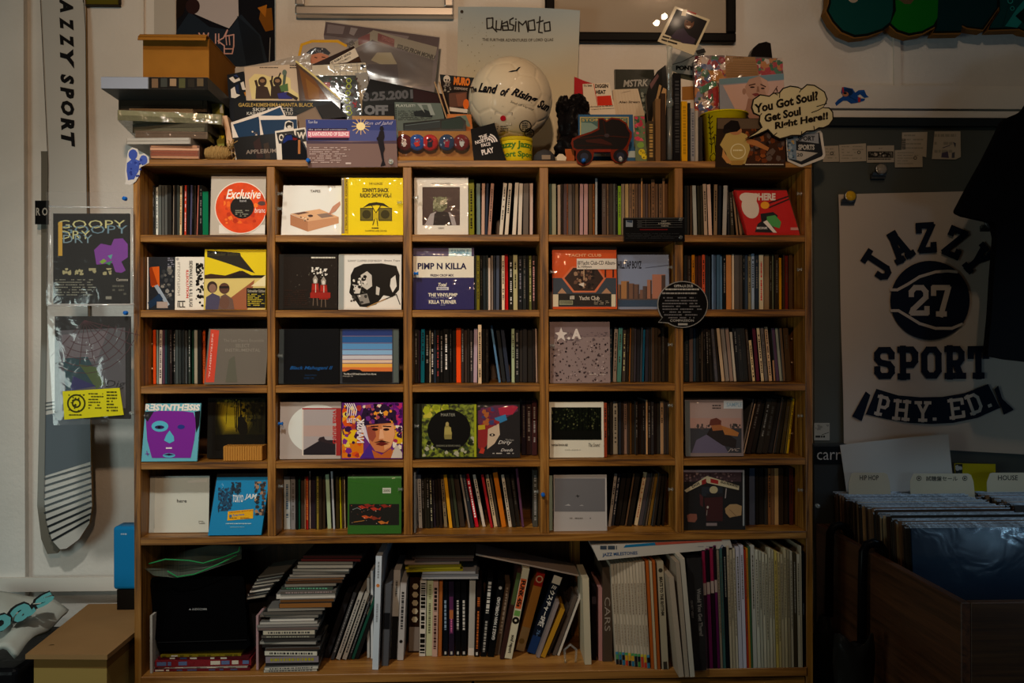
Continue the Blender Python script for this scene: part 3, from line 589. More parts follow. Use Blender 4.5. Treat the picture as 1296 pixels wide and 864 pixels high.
c = Cov('yellow_art_cd', 'yellow and cream CD with black rays and two painted men', 1, Q[0], 407, 742, 500, 'e0c81c', y=0.02, lean=3, thick=0.012, kind='bag')
a = c.a; a.rect(407, 500, 742, 640, 'e4cc18').rect(407, 655, 742, 828, 'd8c478').p([(420, 508), (600, 530), (682, 630), (545, 580), (420, 540)], '28241c').p([(407, 640), (440, 632), (520, 642), (600, 615), (680, 655), (407, 660)], '3a2418').p([(500, 655), (612, 615), (690, 655)], '2a1c14').p([(420, 505), (600, 518), (605, 535), (425, 530)], '141210')
a.p([(520, 785), (680, 665), (640, 828), (560, 828)], '9a5c3c').rect(560, 640, 742, 656, '1c1814').text('Schneider Edition', 425, 514, 600, 534, '4a4428', .01)
a.ell(448, 705, 28, 32, '3a2a24').ell(450, 712, 20, 24, '8a6858').ell(514, 712, 29, 30, '5a3c30').rect(486, 700, 540, 712, '221a18').p([(410, 828), (415, 760), (450, 738), (490, 755), (500, 828)], '4a4660').p([(480, 828), (495, 755), (520, 742), (560, 770), (570, 828)], '6a5248').ell(515, 790, 28, 34, '6a4a3c').p([(660, 700), (742, 640), (742, 700)], 'e8dcae').rect(636, 710, 742, 818, '15140f').text('Schneider Edition', 642, 718, 740, 734, 'c8c0a8').rows(642, 742, 738, 812, 7, 'b8a828', 4); c.fin(0.003)
c = Cov('bear_cd', 'black CD with two red-clothed figures with antlered masks', 1, Q[1], 58, 400, 525, '1c1a18', y=0.025, lean=3, hinge='2a2826')
a = c.a; a.rect(95, 540, 398, 820, '241e1a').specks(100, 560, 395, 800, 30, 2.5, ['8a8478', '6a645a'], 5).rows(255, 540, 395, 556, 1, 'd8d4c8', 8, fill=1)
for x, y in ((277, 600), (322, 608)):
    a.specks(x - 22, y - 4, x + 22, y + 35, 14, 8, ['e4e0d8'], 9).p([(x - 14, y + 60), (x, y + 38), (x + 14, y + 60), (x + 10, y + 90), (x - 10, y + 90)], '9a948a').ell(x, y + 72, 8, 12, 'd8d4cc').p([(x - 24, y + 165), (x - 18, y + 85), (x + 18, y + 85), (x + 26, y + 165)], '8c2018').p([(x - 16, y + 120), (x - 14, y + 90), (x + 14, y + 90), (x + 18, y + 120)], 'b02a20').line([(x - 10, y + 165), (x - 12, y + 205)], 5, '6a5a4c').line([(x + 10, y + 165), (x + 12, y + 205)], 5, '6a5a4c').line([(x + 2, y + 90), (x + 2, y + 150)], 4, 'c8c0b4')
a.rect(250, 735, 360, 765, '9c2820').rows(110, 720, 245, 810, 8, '33231c', 3); c.fin()
c = Cov('headphone_cd', 'white CD with black ink portrait wearing headphones', 1, Q[1], 405, 748, 525, 'd8d6d0', y=0.028, lean=3, hinge='9aa09e')
a = c.a; a.rect(440, 530, 745, 820, 'e2e0da').text('SUNNY CLAPPER EVERYBODY', 455, 556, 640, 567, '4a4844', .01).text('Beats Tape', 655, 556, 740, 567, '4a4844', .01)
a.p([(470, 640), (490, 600), (540, 578), (640, 575), (720, 590), (738, 640), (735, 720), (700, 760), (650, 750), (610, 800), (560, 815), (520, 812), (490, 770), (462, 735), (470, 690)], '1a1816').p([(525, 640), (560, 618), (585, 640), (588, 700), (560, 720), (530, 700)], 'c8c4bc').ell(540, 662, 14, 10, '15130f').p([(480, 690), (530, 700), (520, 740), (490, 740)], 'cfcbc4').p([(690, 660), (715, 640), (722, 700), (700, 735), (685, 700)], 'dedcd6').p([(505, 750), (560, 740), (575, 790), (530, 800)], '8a8680').p([(610, 700), (630, 710), (625, 750), (608, 745)], 'c8c4bc')
a.specks(465, 640, 560, 800, 30, 12, ['15130f', 'dcd8d0', '3a3834'], 3).line([(640, 780), (720, 745), (740, 800)], 5, '1a1816').line([(560, 815), (660, 770)], 5, 'a88450'); c.fin()
c = Cov('navy_cd', 'navy and white CD sleeve with bold lettering and sample sticker', 1, Q[2], 55, 388, 492, '23205a', y=0.02, lean=3, thick=0.006, kind='bag')
a = c.a; a.rect(55, 536, 388, 653, 'e4dfce').rect(55, 496, 388, 530, '4a4060').rect(250, 492, 375, 536, 'b8d8e0').text('SAMPLE', 262, 500, 362, 526, '78a8c0', .04).text('PIMP N KILLA', 80, 573, 348, 608, '1c1a44', .035).text('FRESH CROP MIX', 150, 634, 278, 648, '1c1a44', .03)
a.text('Total', 193, 682, 240, 702, 'e4dfce', .03, .3).rect(184, 705, 250, 721, 'c8c8d0').text('Mindstate', 192, 708, 242, 718, '23205a', .02).text('THE VINYLPIMP', 138, 738, 298, 757, 'e4dfce', .03).text('Mixtapes a.k.a. The Vinyl', 155, 759, 280, 768, 'a8a8c0').text('KILLA TURNER', 142, 776, 292, 796, 'e4dfce', .03).text('2LG', 205, 797, 230, 806, 'a8a8c0'); c.fin(0.004)
c = Cov('sail_cd', 'orange CD with dark emblem, white price sticker and black obi strip', 1, Q[3], 82, 432, 502, 'd0541e', y=0.02, lean=4, thick=0.012, kind='bag')
a = c.a; a.rect(82, 655, 432, 812, '3a4450').p([(135, 657), (190, 592), (330, 592), (375, 657), (320, 735), (195, 735)], 'd0704a').p([(148, 657), (196, 600), (324, 600), (362, 657), (312, 725), (202, 725)], '33241e').specks(200, 612, 312, 715, 40, 12, ['6a4a3a', '9a7a60', '1c1412'], 4).line([(255, 610), (255, 665)], 4, 'c8a880').p([(225, 690), (255, 680), (255, 705)], 'd8d0c4').line([(372, 612), (372, 650)], 9, '3a1a10').line([(415, 612), (415, 650)], 9, '3a1a10').p([(110, 740), (135, 710), (160, 740)], 'b08868').p([(350, 740), (378, 710), (405, 740)], 'b08868')
a.rect(85, 745, 115, 812, 'd8cfb4').rect(405, 745, 428, 812, 'd8cfb4').rect(115, 742, 405, 808, '221f1c').text('Yacht Club', 228, 754, 340, 776, 'd4cabc', .02).text('ill', 178, 752, 202, 772, 'd4cabc', .03).rect(120, 778, 194, 802, '9aa080')
for i in range(16): a.rect(124 + i * 4.2, 780, 126 + i * 4.2, 798, '222')
a.rows(310, 780, 395, 804, 3, '99907f', 4).text('YACHT CLUB', 165, 524, 350, 540, 'e8a878', .03).rect(215, 550, 432, 608, 'e0dad0').text('ill/Yacht Club-CD Album-', 220, 562, 428, 584, '2a2620', .015).text('2,100yen', 220, 588, 297, 604, '2a2620', .015); c.fin(0.008)
c = Cov('skyline_cd', 'blue-grey CD with brown city skyline above water', 1, Q[3], 438, 718, 528, '8494b4', y=0.03, lean=3, thick=0.0095)
a = c.a; a.text('HILLTAP BOYZ', 440, 562, 570, 605, '1a1e2c', .03).rect(438, 770, 718, 812, '344a66').p([(438, 740), (718, 745), (718, 775), (438, 775)], '5a4c48')
for x0, x1, y, k in ((458, 502, 672, 'a87a4c'), (434, 458, 690, '8a6648'), (502, 530, 685, '7a5a48'), (530, 556, 690, '6a5044'), (560, 600, 720, '7a5c50'), (600, 625, 665, 'a8745c'), (628, 700, 636, 'b07864'), (576, 600, 700, '5a4a48')):
    a.rect(max(x0, 438), y, x1, 768, k).rect(x0 + (x1 - x0) * .7, y + 4, x1, 768, '4a3a36')
a.line([(590, 600), (715, 585)], 2, '445')
c.fin(0.006)
# --- third row
c = Cov('wrapped_cd', 'grey CD with red side strip in crinkled clear wrap', 2, Q3[0], 410, 742, 112, '6a645c', y=0.02, lean=4, thick=0.012, kind='bag', shear=20)
a = c.a; a.p([(410, 404), (458, 404), (486, 120), (440, 116)], 'd0442e').textr('INSTRUMENTAL', (446, 140), (426, 380), 9, 'e8c8c0', .01).text('The Last Dance Ensemble', 510, 168, 730, 184, '8a847a').text('SELECT', 575, 194, 652, 214, '8a847a', .01).text('INSTRUMENTAL', 520, 220, 712, 238, '8a847a', .01).p([(520, 404), (540, 280), (570, 260), (585, 404)], '5c5c50'); c.fin(0.002, film('fff', 0.03, 0.07, 1.0, 14, 0.015))
c = Cov('black_cd', 'black CD with blue script lettering, third row', 2, Q3[1], 78, 408, 112, '101214', y=0.022, lean=3, hinge='3a4042')
a = c.a; a.rect(104, 118, 404, 405, '0c0e12').text('Black Mahogani II', 138, 316, 372, 340, '1c5a9c', .01, .35).text('MOODYMAN', 220, 362, 283, 370, '183c64').rows(215, 378, 290, 388, 2, '183c64', 2); c.fin()
c = Cov('striped_cd', 'CD with blue to orange horizontal stripes like a sunset', 2, Q3[1], 412, 735, 112, '3a4048', y=0.028, lean=3)
a = c.a
for i, (y0, y1, k) in enumerate(((116, 152, '2a3c78'), (152, 190, '2a5c98'), (190, 226, '5a94c8'), (226, 255, '88b4dc'), (255, 280, 'c8c8d0'), (280, 300, 'e4c8b0'), (300, 322, 'e8b050'), (322, 345, 'd87840'), (345, 408, '161618'))): a.rect(425, y0, 697, y1, k)
for y in (152, 190, 226, 255, 280, 300): a.rect(425, y - 2, 697, y + 2, '7a6c88')
a.p([(440, 345), (470, 334), (520, 336), (535, 345)], '14161c').text('The Mood Of Small Sounds From Above', 432, 354, 610, 364, 'e0dcd4', .01).text('Midnight At', 428, 368, 484, 376, 'b8b4ac'); a.rect(704, 116, 732, 405, '55605e'); c.fin()
c = Cov('star_cd', 'pale lilac-grey CD with white star and crowd of tiny figures', 2, Q3[3], 68, 396, 74, '8c7c7c', y=0.02, lean=3, thick=0.006, kind='card')
a = c.a; a.rect(70, 74, 396, 155, '7c6c6e').specks(75, 130, 390, 180, 60, 10, ['6a5c60', '75676a', '5c5054'], 4, 0.5).specks(75, 180, 390, 400, 190, 6, ['3c3034', '4a3c40', '32282c', 'a89898', '6a5a5c'], 9, 1.1).p([(130, 104), (140, 130), (165, 134), (145, 150), (152, 178), (130, 162), (108, 178), (115, 150), (96, 134), (120, 130)], 'd8d0cc').ell(172, 164, 8, 7, 'd8d0cc').text('A', 188, 112, 240, 168, 'd8d0cc', .05).rows(285, 358, 380, 368, 1, 'b8aca8', 3); c.fin()
# --- fourth row
c = Cov('purple_face_cd', 'purple and turquoise CD with a giant printed face', 3, Q3[0], 60, 372, 520, '66b4c8', y=0.001, lean=5, thick=0.006, kind='card', shear=14)
a = c.a; a.p([(80, 522), (384, 528), (372, 600), (76, 595)], '66b4c8').p([(84, 600), (100, 570), (160, 560), (290, 562), (345, 570), (362, 620), (350, 720), (330, 818), (118, 818), (92, 720)], '7c2c9c').p([(352, 565), (384, 560), (378, 640), (360, 680)], '1a1a22').p([(80, 565), (130, 563), (95, 620), (78, 600)], '2a2a32').ell(162, 645, 46, 30, '58b8d4', 18).ell(160, 650, 26, 10, '38285a').ell(158, 650, 8, 7, '15121c').ell(278, 648, 20, 12, '2c3c8c').p([(198, 690), (215, 668), (238, 700), (240, 725), (215, 738), (185, 722)], '58b8d4').ell(212, 804, 34, 12, '58b8d4').p([(180, 800), (212, 793), (244, 800), (212, 806)], '301848')
a.text('RƎSYNTHƎSIS', 78, 522, 382, 560, 'eeeae4', .05, .15).rect(195, 760, 228, 768, 'e8e0ec').line([(90, 780), (96, 805)], 4, '7c2c9c').line([(84, 795), (104, 795)], 4, '7c2c9c'); c.fin()
c = Cov('forest_cd', 'dark CD with yellow-green forest and lone silhouette', 3, Q3[0], 425, 740, 488, '171512', y=0.045, lean=4, hinge='1c1c1a')
a = c.a; a.rect(464, 495, 738, 770, '1c1a0c')
for i, k_ in enumerate(('2c280e', '443c10', '5c5012', '786614', '8c7816', '9c8818')): a.p([(470 + i * 12, 500 + i * 8), (640 - i * 8, 498 + i * 10), (690 - i * 16, 600 + i * 4), (640 - i * 8, 690 - i * 9), (500 + i * 6, 700 - i * 10), (466 + i * 8, 600)], k_)
R_ = random.Random(2)
for i in range(14):
    x = R_.uniform(470, 730); a.line([(x, 497), (x + R_.uniform(-8, 8), R_.uniform(600, 700))], R_.uniform(2, 6), '15130a')
a.specks(600, 498, 735, 620, 60, 11, ['14130a', '2a2610', '3c3612', '0f0e08'], 4).specks(470, 498, 600, 540, 24, 9, ['5c5414', '3c3612', '7c6c18'], 6).rect(464, 690, 738, 770, '12110c')
a.p([(592, 600), (602, 580), (614, 590), (640, 630), (642, 680), (630, 690), (625, 715), (604, 715), (602, 690), (585, 660)], '15120c').rect(464, 720, 738, 772, '14110c'); c.fin()
c = Cov('white_disc_cd', 'clear-fronted CD with white disc, dusk photograph and red lettering', 3, Q3[1], 85, 418, 512, 'b0a8a4', y=0.025, lean=3, thick=0.0095)
a = c.a; a.ell(288, 660, 160, 135, 'dce2e0', 36).rect(205, 545, 390, 805, 'dcd4cc').rect(212, 550, 388, 802, 'aca4a6').rect(212, 640, 388, 700, 'b8a09a').p([(212, 802), (212, 775), (305, 720), (388, 720), (388, 802)], '28242a').p([(290, 722), (300, 706), (325, 700), (330, 715), (388, 740), (388, 750), (320, 730)], '33282c').rect(205, 545, 418, 552, 'a82424').rect(390, 545, 418, 805, 'a03030').textr('vida aiueo', (372, 556), (372, 740), 30, 'b82c2c', .02); c.fin()
a = None
c = Cov('graffiti_face_cd', 'vivid purple, orange and yellow CD with painted face under cap', 3, Q3[1], 422, 755, 515, '6a2c84', y=0.018, lean=3, thick=0.006, kind='card')
a = c.a; a.rect(422, 660, 540, 818, 'd87a1c').rect(422, 520, 530, 660, '5a2470').p([(422, 670), (520, 665), (500, 735), (422, 740)], 'e8c020').specks(425, 530, 530, 815, 60, 20, ['a83430', '7c2c8c', 'e89a20', '3a1c48', 'd8541c', 'e8d050'], 3).rect(630, 518, 755, 640, '6a1c7c').specks(630, 518, 752, 640, 50, 18, ['8c2490', '4a1464', 'b82c6c', '3a1450'], 5).p([(700, 680), (755, 670), (755, 740), (700, 740)], 'e0b420').specks(700, 640, 752, 815, 26, 16, ['3a1c48', 'e8a820', 'e8e0d0', 'a82c54'], 6)
a.p([(528, 590), (540, 550), (600, 520), (660, 525), (715, 560), (722, 625), (660, 630), (620, 640), (530, 650)], '2c1c38').specks(535, 525, 700, 630, 40, 16, ['6a2c84', 'e89a30', '1c1424', 'a84c60', 'e8d8c0'], 12).p([(555, 640), (620, 632), (705, 625), (715, 690), (690, 760), (650, 790), (605, 780), (570, 730)], 'c87a4c').p([(640, 640), (705, 632), (712, 690), (690, 755), (655, 775)], 'e0a070').p([(560, 650), (600, 640), (610, 700), (590, 730), (565, 710)], '9a4c3c').ell(604, 662, 17, 7, '2a1418').ell(665, 662, 17, 7, '2a1418').line([(582, 646), (620, 644)], 6, '2a1418').line([(648, 644), (690, 646)], 6, '2a1418').p([(630, 660), (645, 660), (655, 712), (625, 715)], 'e8b088').p([(605, 742), (640, 728), (680, 740), (640, 752)], '6a2420').p([(595, 735), (640, 720), (690, 735), (640, 730)], '3a1c18').p([(560, 818), (580, 770), (640, 800), (690, 765), (720, 818)], 'b8602c').p([(520, 818), (575, 740), (600, 818)], '4a2c8c').p([(690, 818), (720, 740), (752, 790), (752, 818)], 'c8c0b8').p([(526, 650), (550, 640), (575, 740), (548, 700)], 'd8d0e0')
for i in range(5): a.line([(440 + i * 12, 520), (455 + i * 12, 540 + i * 4), (450 + i * 12, 585)], 5, 'e8e0e4')
a.textr('NARISK', (505, 735), (505, 600), -40, 'e8e0e4', .04).text('LIKE IT', 450, 600, 500, 625, 'e8e0e4', .03); c.fin()
c = Cov('green_disc_cd', 'mossy green CD with black circle and small standing man', 3, Q3[2], 60, 402, 520, '14180f', y=0.02, lean=3, hinge='2a302c')
m2, N_, L_, P_ = newmat('moss_print'); tc = N_.new('ShaderNodeTexCoord'); nz = N_.new('ShaderNodeTexNoise'); nz.inputs['Scale'].default_value = 90; nz.inputs['Detail'].default_value = 4; L_.new(tc.outputs['Object'], nz.inputs[0])
rp = N_.new('ShaderNodeValToRGB'); rp.color_ramp.elements[0].position = .42; rp.color_ramp.elements[0].color = (*rgb('1c2410'), 1); rp.color_ramp.elements[1].position = .62; rp.color_ramp.elements[1].color = (*rgb('8a9a2c'), 1); L_.new(nz.outputs[0], rp.inputs[0]); L_.new(rp.outputs[0], P_.inputs['Base Color']); P_.inputs['Roughness'].default_value = .3
a = c.a; a.rect(104, 525, 400, 812, m2).rect(104, 525, 240, 620, m2).specks(106, 526, 250, 600, 30, 22, ['a8b028', '8a9420', 'c0b840'], 3).specks(106, 700, 398, 810, 50, 14, ['15180c', '3a4a2c', 'a8a890', '20281a'], 6).ell(252, 665, 118, 112, '0c0c0b', 30).rect(388, 525, 403, 812, '98a020').p([(225, 700), (228, 650), (240, 622), (256, 650), (268, 680), (266, 715), (228, 715)], '8a8048').ell(242, 632, 9, 11, 'a89860').p([(228, 650), (262, 650), (266, 690), (226, 690)], 'a89c58').text('MARTER', 208, 574, 286, 590, '9a9a8c', .0).text('FINDING & SEARCHING', 182, 746, 314, 756, '8a8a78'); c.fin()
c = Cov('painted_lady_cd', 'black CD with red, blue and white painted face and script', 3, Q3[2], 406, 638, 525, '151114', y=0.025, lean=3, thick=0.0095)
a = c.a; a.p([(410, 560), (500, 530), (620, 528), (630, 560), (560, 600), (440, 640), (410, 630)], '5a2444').p([(520, 545), (600, 530), (630, 540), (600, 580), (530, 585)], 'a81c3c').p([(500, 600), (560, 580), (570, 610), (520, 632)], '2c7cb0').p([(410, 640), (480, 600), (530, 620), (500, 700), (430, 780), (410, 760)], '8c1c1c').p([(465, 660), (525, 630), (530, 690), (500, 740), (460, 770)], 'c8b49c').p([(410, 640), (448, 636), (450, 660), (412, 665)], 'b8a018').ell(488, 692, 16, 8, '241414').ell(488, 692, 5, 5, 'd8c8b0').specks(412, 540, 520, 640, 24, 16, ['7c1c2c', '34386c', 'a85c24', '5a1c4c'], 3).p([(415, 790), (430, 760), (448, 770), (440, 795)], 'b83018')
a.text('Dirty', 520, 722, 595, 748, 'e0dcd8', .0, .4).text('Deeds', 535, 766, 602, 782, 'e0dcd8', .0, .4).text('The Rose', 560, 714, 606, 724, 'a8a4a0').rows(490, 790, 615, 800, 1, 'c8c4c0', 4); c.fin(0.006)
c = Cov('polaroid_cd', 'white instant-photo style CD with dark forest picture', 3, Q3[3], 66, 362, 512, 'd8d6c6', y=0.02, lean=3, thick=0.006, kind='card')
a = c.a; a.rect(77, 541, 350, 718, '0e120d').specks(80, 543, 348, 660, 150, 6, ['1c2416', '2c341e', '3c4228', '161c10', '5a5c3c', '10140c'], 4)
R_ = random.Random(5)
for i in range(12):
    x = R_.uniform(82, 342); a.rect(x, 545, x + R_.uniform(2, 5), 680, '080a08')
a.rect(77, 670, 350, 718, '10120f').text('NIGHTHOUSE', 78, 741, 166, 752, '33322c', .02).text('The Sound', 280, 736, 342, 756, '55544c', .0, .3).rows(150, 772, 270, 778, 1, '8a887a', 2, hgt=.4); c.fin()
c = Cov('dusk_cd', 'CD with man in cap against dusk sky, price sticker', 3, Q3[4], 72, 388, 500, '8a7c7c', y=0.022, lean=3, hinge='6a7478')
a = c.a; a.rect(98, 515, 382, 665, 'b09c98').rect(98, 600, 382, 665, 'b8948a').rect(98, 655, 382, 790, '3a3c44').specks(100, 630, 380, 662, 30, 9, ['4a4444', '3a3636', '5c4c4c'], 3, 1.4).p([(110, 790), (135, 720), (190, 690), (260, 700), (310, 790)], '6a6480').p([(190, 690), (215, 650), (270, 645), (300, 680), (355, 720), (350, 765), (280, 750)], '241c1c').p([(205, 640), (212, 608), (245, 598), (272, 615), (268, 640)], '6a3428').p([(215, 640), (270, 636), (280, 665), (225, 670)], 'a8683c').p([(270, 640), (330, 660), (368, 680), (360, 700), (290, 690)], 'b8783c').rows(222, 528, 272, 556, 2, '4a4040', 3, fill=1).rect(284, 505, 398, 548, 'c8d4dc').text('SAMPLE', 300, 515, 384, 538, '90b4cc', .02).text('JVC', 305, 765, 372, 785, 'c8b8b0', .0, .4); c.fin(0.004)
# --- fifth row
c = Cov('plain_white_cd', 'plain white CD with one small word in the centre', 4, Q5[0], 165, 722, 160, 'd4d6cc', y=0.045, lean=4, thick=0.0102, hinge='c0c6c0')
a = c.a; a.text('here', 425, 370, 514, 402, '2a2a28', .015).rows(622, 568, 686, 602, 3, '6a6a62', 3).line([(217, 200), (217, 635)], 4, '5a5e5a').p([(520, 205), (700, 182), (700, 215), (520, 222)], 'e0ded6'); c.fin(0.003)
c = Cov('blue_sketch_cd', 'bright blue CD with ink trees and yellow sticker', 4, Q5[0], 730, 1236, 170, '1488c0', y=0.006, lean=9, thick=0.012, kind='bag', shear=60)
a = c.a; a.specks(800, 265, 930, 480, 110, 16, ['1c3c5c', '204868', '16304c', '2a5878'], 4).specks(920, 215, 1010, 330, 60, 14, ['1c2c3c', '243c50'], 6).specks(1130, 210, 1236, 520, 70, 20, ['33302e', '5a4438', '1c2c3c', 'a88468'], 9).line([(805, 490), (800, 440), (820, 400)], 7, '142c44').text('TOKYO', 935, 330, 1030, 400, 'e4ecec', .02, .3).text('JAM', 1040, 322, 1155, 380, 'e4ecec', .02, .3).p([(890, 482), (1122, 460), (1118, 545), (885, 565)], 'eab010').textr('ORIGINAL BOOTLEG', (903, 500), (1118, 478), 14, 'a83c10', .02).textr('Series', (935, 528), (1040, 517), 20, '2c6ca8', .02).rows(905, 538, 1100, 556, 1, '8a5c10', 3).rect(902, 512, 926, 536, '3c74a0').rows(870, 588, 1120, 606, 1, 'a8d4e4', 4, fill=1).rows(910, 622, 1070, 632, 1, '90c8dc', 5, fill=1); c.fin(0.008)
c = Cov('green_cd', 'green CD with black panel of red fish', 4, Q5[1], 718, 1180, 155, '2c661c', y=0.012, lean=3, thick=0.012, kind='bag')
a = c.a; a.rect(718, 155, 1180, 170, '5a8a50').rect(730, 392, 1160, 575, '14130e').p([(720, 185), (840, 200), (1000, 240), (990, 250), (840, 214), (720, 200)], '2c6a18').rect(1017, 253, 1090, 300, 'c4ccbc').text('2000', 1024, 266, 1082, 288, '6a6e62', .03)
for x, y, k in ((850, 420, 'b02c18'), (955, 435, 'b83018'), (1045, 410, '8c2414'), (880, 505, 'c8501c'), (955, 515, '8a3018'), (1020, 552, 'c87028'), (900, 405, '8c2418')):
    a.p([(x - 45, y - 8), (x - 10, y - 16), (x + 25, y), (x + 50, y - 14), (x + 42, y + 12), (x + 22, y + 6), (x - 15, y + 16)], k)
a.line([(770, 548), (860, 535)], 6, 'a8702c').line([(760, 440), (800, 425), (830, 440)], 4, '8a9a98').specks(740, 400, 1100, 570, 20, 5, ['c8b0a0', 'a85030'], 4); c.fin(0.004)
c = Cov('grey_sky_cd', 'pale grey CD with tiny star shape in a grey field', 4, Q5[3], 140, 598, 140, 'b0acaa', y=0.02, lean=3, thick=0.0095)
a = c.a; a.rect(150, 172, 585, 458, '6e6e72').rect(98, 140, 128, 585, '9ab0a8').p([(345, 308), (353, 320), (370, 322), (355, 328), (350, 342), (345, 328), (328, 325), (343, 320)], '2a2a2c').p([(235, 405), (270, 392), (290, 408)], 'a8a8aa').p([(360, 408), (385, 398), (402, 408)], 'a0a0a2').rows(280, 510, 480, 532, 1, '77736f', 4).rect(590, 140, 598, 585, 'c4c2c0'); c.fin()
c = Cov('teal_edge_cd', 'pale green CD edge peeking beside the grey-sky CD', 4, Q5[3], 96, 130, 150, '98b0a8', y=0.03, lean=2, thick=0.0102, kind='card'); c.fin()
c = Cov('cinema_cd', 'dark CD with cinema marquee, red boxes and a large hand', 4, Q5[4], 100, 628, 95, '0f0e12', y=0.02, lean=3, thick=0.0102)
a = c.a; a.rect(102, 100, 625, 118, '8a8494').rect(102, 118, 600, 200, '3c2830').specks(105, 120, 598, 200, 50, 12, ['5a4448', '2a1c24', '6a5c60', '886c70'], 3).p([(110, 275), (305, 150), (310, 200), (128, 292)], 'c8c0a0').p([(305, 150), (582, 235), (580, 272), (305, 210)], 'c8c0a0').p([(258, 190), (298, 172), (298, 215), (260, 228)], '8c1c1c').p([(335, 172), (402, 188), (402, 222), (335, 208)], 'a01c1c').textr('ISSUGI FROM MONJU', (418, 218), (572, 258), 28, '2a2620', .04).textr('DOS', (180, 255), (245, 222), 22, '2a2620', .04).rect(258, 245, 440, 325, '1c2430').ell(362, 270, 36, 32, 'b8b08c').rect(300, 300, 445, 330, '15151c').p([(240, 300), (270, 330), (270, 420), (245, 400)], '4a1c20').p([(280, 340), (440, 330), (440, 540), (300, 540)], '3a1014').p([(130, 490), (160, 475), (215, 478), (220, 520), (200, 550), (140, 545)], '8a5444').p([(460, 430), (500, 395), (560, 392), (605, 410), (600, 490), (540, 500), (500, 510), (465, 470)], 'b09064').line([(500, 440), (560, 500)], 5, '7a6044').line([(470, 260), (462, 340)], 8, 'a8a0a0').ell(310, 420, 9, 12, 'b8b0a8').line([(305, 445), (300, 490)], 5, '9a9088').rect(297, 555, 390, 580, '8a7c7c').rect(612, 100, 626, 580, '9aa0a4'); c.fin(0.003)

# --- little corrugated card box in front of the forest CD
mb = MB(); z = HZ[4][1]; y = 0.01; x0, x1 = X(282, y), X(331, y); h = Z(563, y) - z
cb = pm('b8843c', 0.7); mb.box((x0, y + .002, z + .0003), (x1, y + 0.045, z + h), cb)
for i in range(16):
    u = x0 + (x1 - x0) * (i + .2) / 16; mb.box((u, y, z + .0003), (u + (x1 - x0) / 16 * .55, y + .002, z + h), cb)
for i in range(16):
    u = x0 + (x1 - x0) * (i + .2) / 16; mb.box((u, y + .002, z + h), (u + (x1 - x0) / 16 * .55, y + .045, z + h + .001), cb)
tag(mb.build('corrugated_box', origin=((x0 + x1) / 2, y + .02, z)), 'tiny ribbed brown cardboard box in front of forest CD', 'box')
# ------------------------------------------------------------------ things on top of the shelf
TZ = HZ[0][1] + 0.0008
T1 = (120, 90, 7.2); T2 = (280, 70, 6.171); T3 = (370, 40, 7.2); T4 = (490, 85, 6.913); T5 = (670, 85, 6.644); T6 = (810, 40, 4.936); T7 = (880, 50, 5.239)
CA = (120, 0, 3.927); CB = (360, 0, 3.927); CC = (560, 0, 3.927); CD_ = (780, 0, 3.929)
PEND = []   # prints waiting to be built under their card
def card(name, label, cat, crop, pts, y, base, lean=4, thick=0.003, rough=0.4, coat=0.0, yaw=0, stand=True, group=None, side=None, bump=0.0):
    """leaning or pinned card; a point with y None reaches down to the shelf top"""
    ox, oy, k = crop; xs = [p[0] for p in pts]; xc = ox + (min(xs) + max(xs)) / 2 / k
    yr = [p[1] for p in pts if p[1] is not None]
    if stand and lean: lean += 2
    pl = Pl((xc, oy + max(yr) / k), y, lean, yaw)
    if stand:
        o = at(xc, 300, y); pl.O = Vector((o.x, y, TZ + thick * abs(math.sin(math.radians(lean))))); pl.M.translation = pl.O
    loc = []
    for px, py in pts:
        if py is None: u = pl.loc(ox + px / k, oy + max(yr) / k)[0]; loc.append((u, 0.0))
        else: loc.append(pl.loc(ox + px / k, oy + py / k))
    mb = MB(); mat = base if isinstance(base, bpy.types.Material) else pm(base, rough, coat=coat, bump=bump)
    mb.prism(loc, -thick, 0, mat, side or mat)
    o = mb.build(name, None, pl.M); tag(o, label, cat, group)
    coat = coat * .15; a_ = Art(pl, crop, rough=max(rough, .42), coat=coat); PEND.append((a_, o)); return o, a_, pl, loc
def sleeve_over(o, pl, loc, z=0.0022, mat=None, grow=0.001):
    mb = MB(); cx = sum(p[0] for p in loc) / len(loc); cy = sum(p[1] for p in loc) / len(loc)
    q = [(x + (grow if x > cx else -grow), max(y_, 0.0005), z) for x, y_ in loc]; mb.poly(q, mat or M_BAG); return mb.build('plastic_sleeve', o)
def block(name, label, cat, x0, x1, p0, p1, yf, dep, mat, yaw=0, yref=None, group=None, top=None):
    """box lying on a stack: pixel span x0..x1, top edge p0, bottom edge p1 read at depth yref"""
    yr = yf if yref is None else yref
    xa, xb = X(x0, yf, (p0 + p1) / 2), X(x1, yf, (p0 + p1) / 2); z0, z1 = Z(p1, yr), Z(p0, yr)
    c = Vector(((xa + xb) / 2, yf + dep / 2, z0)); M = Matrix.Translation(c) @ Matrix.Rotation(math.radians(yaw), 4, 'Z')
    mb = MB(); w, d = (xb - xa) / 2, dep / 2; mb.box((-w, -d, 0.0003), (w, d, z1 - z0 - 0.0003), mat)
    o = mb.build(name, None, M); tag(o, label, cat, group); return o, w, d, z1 - z0
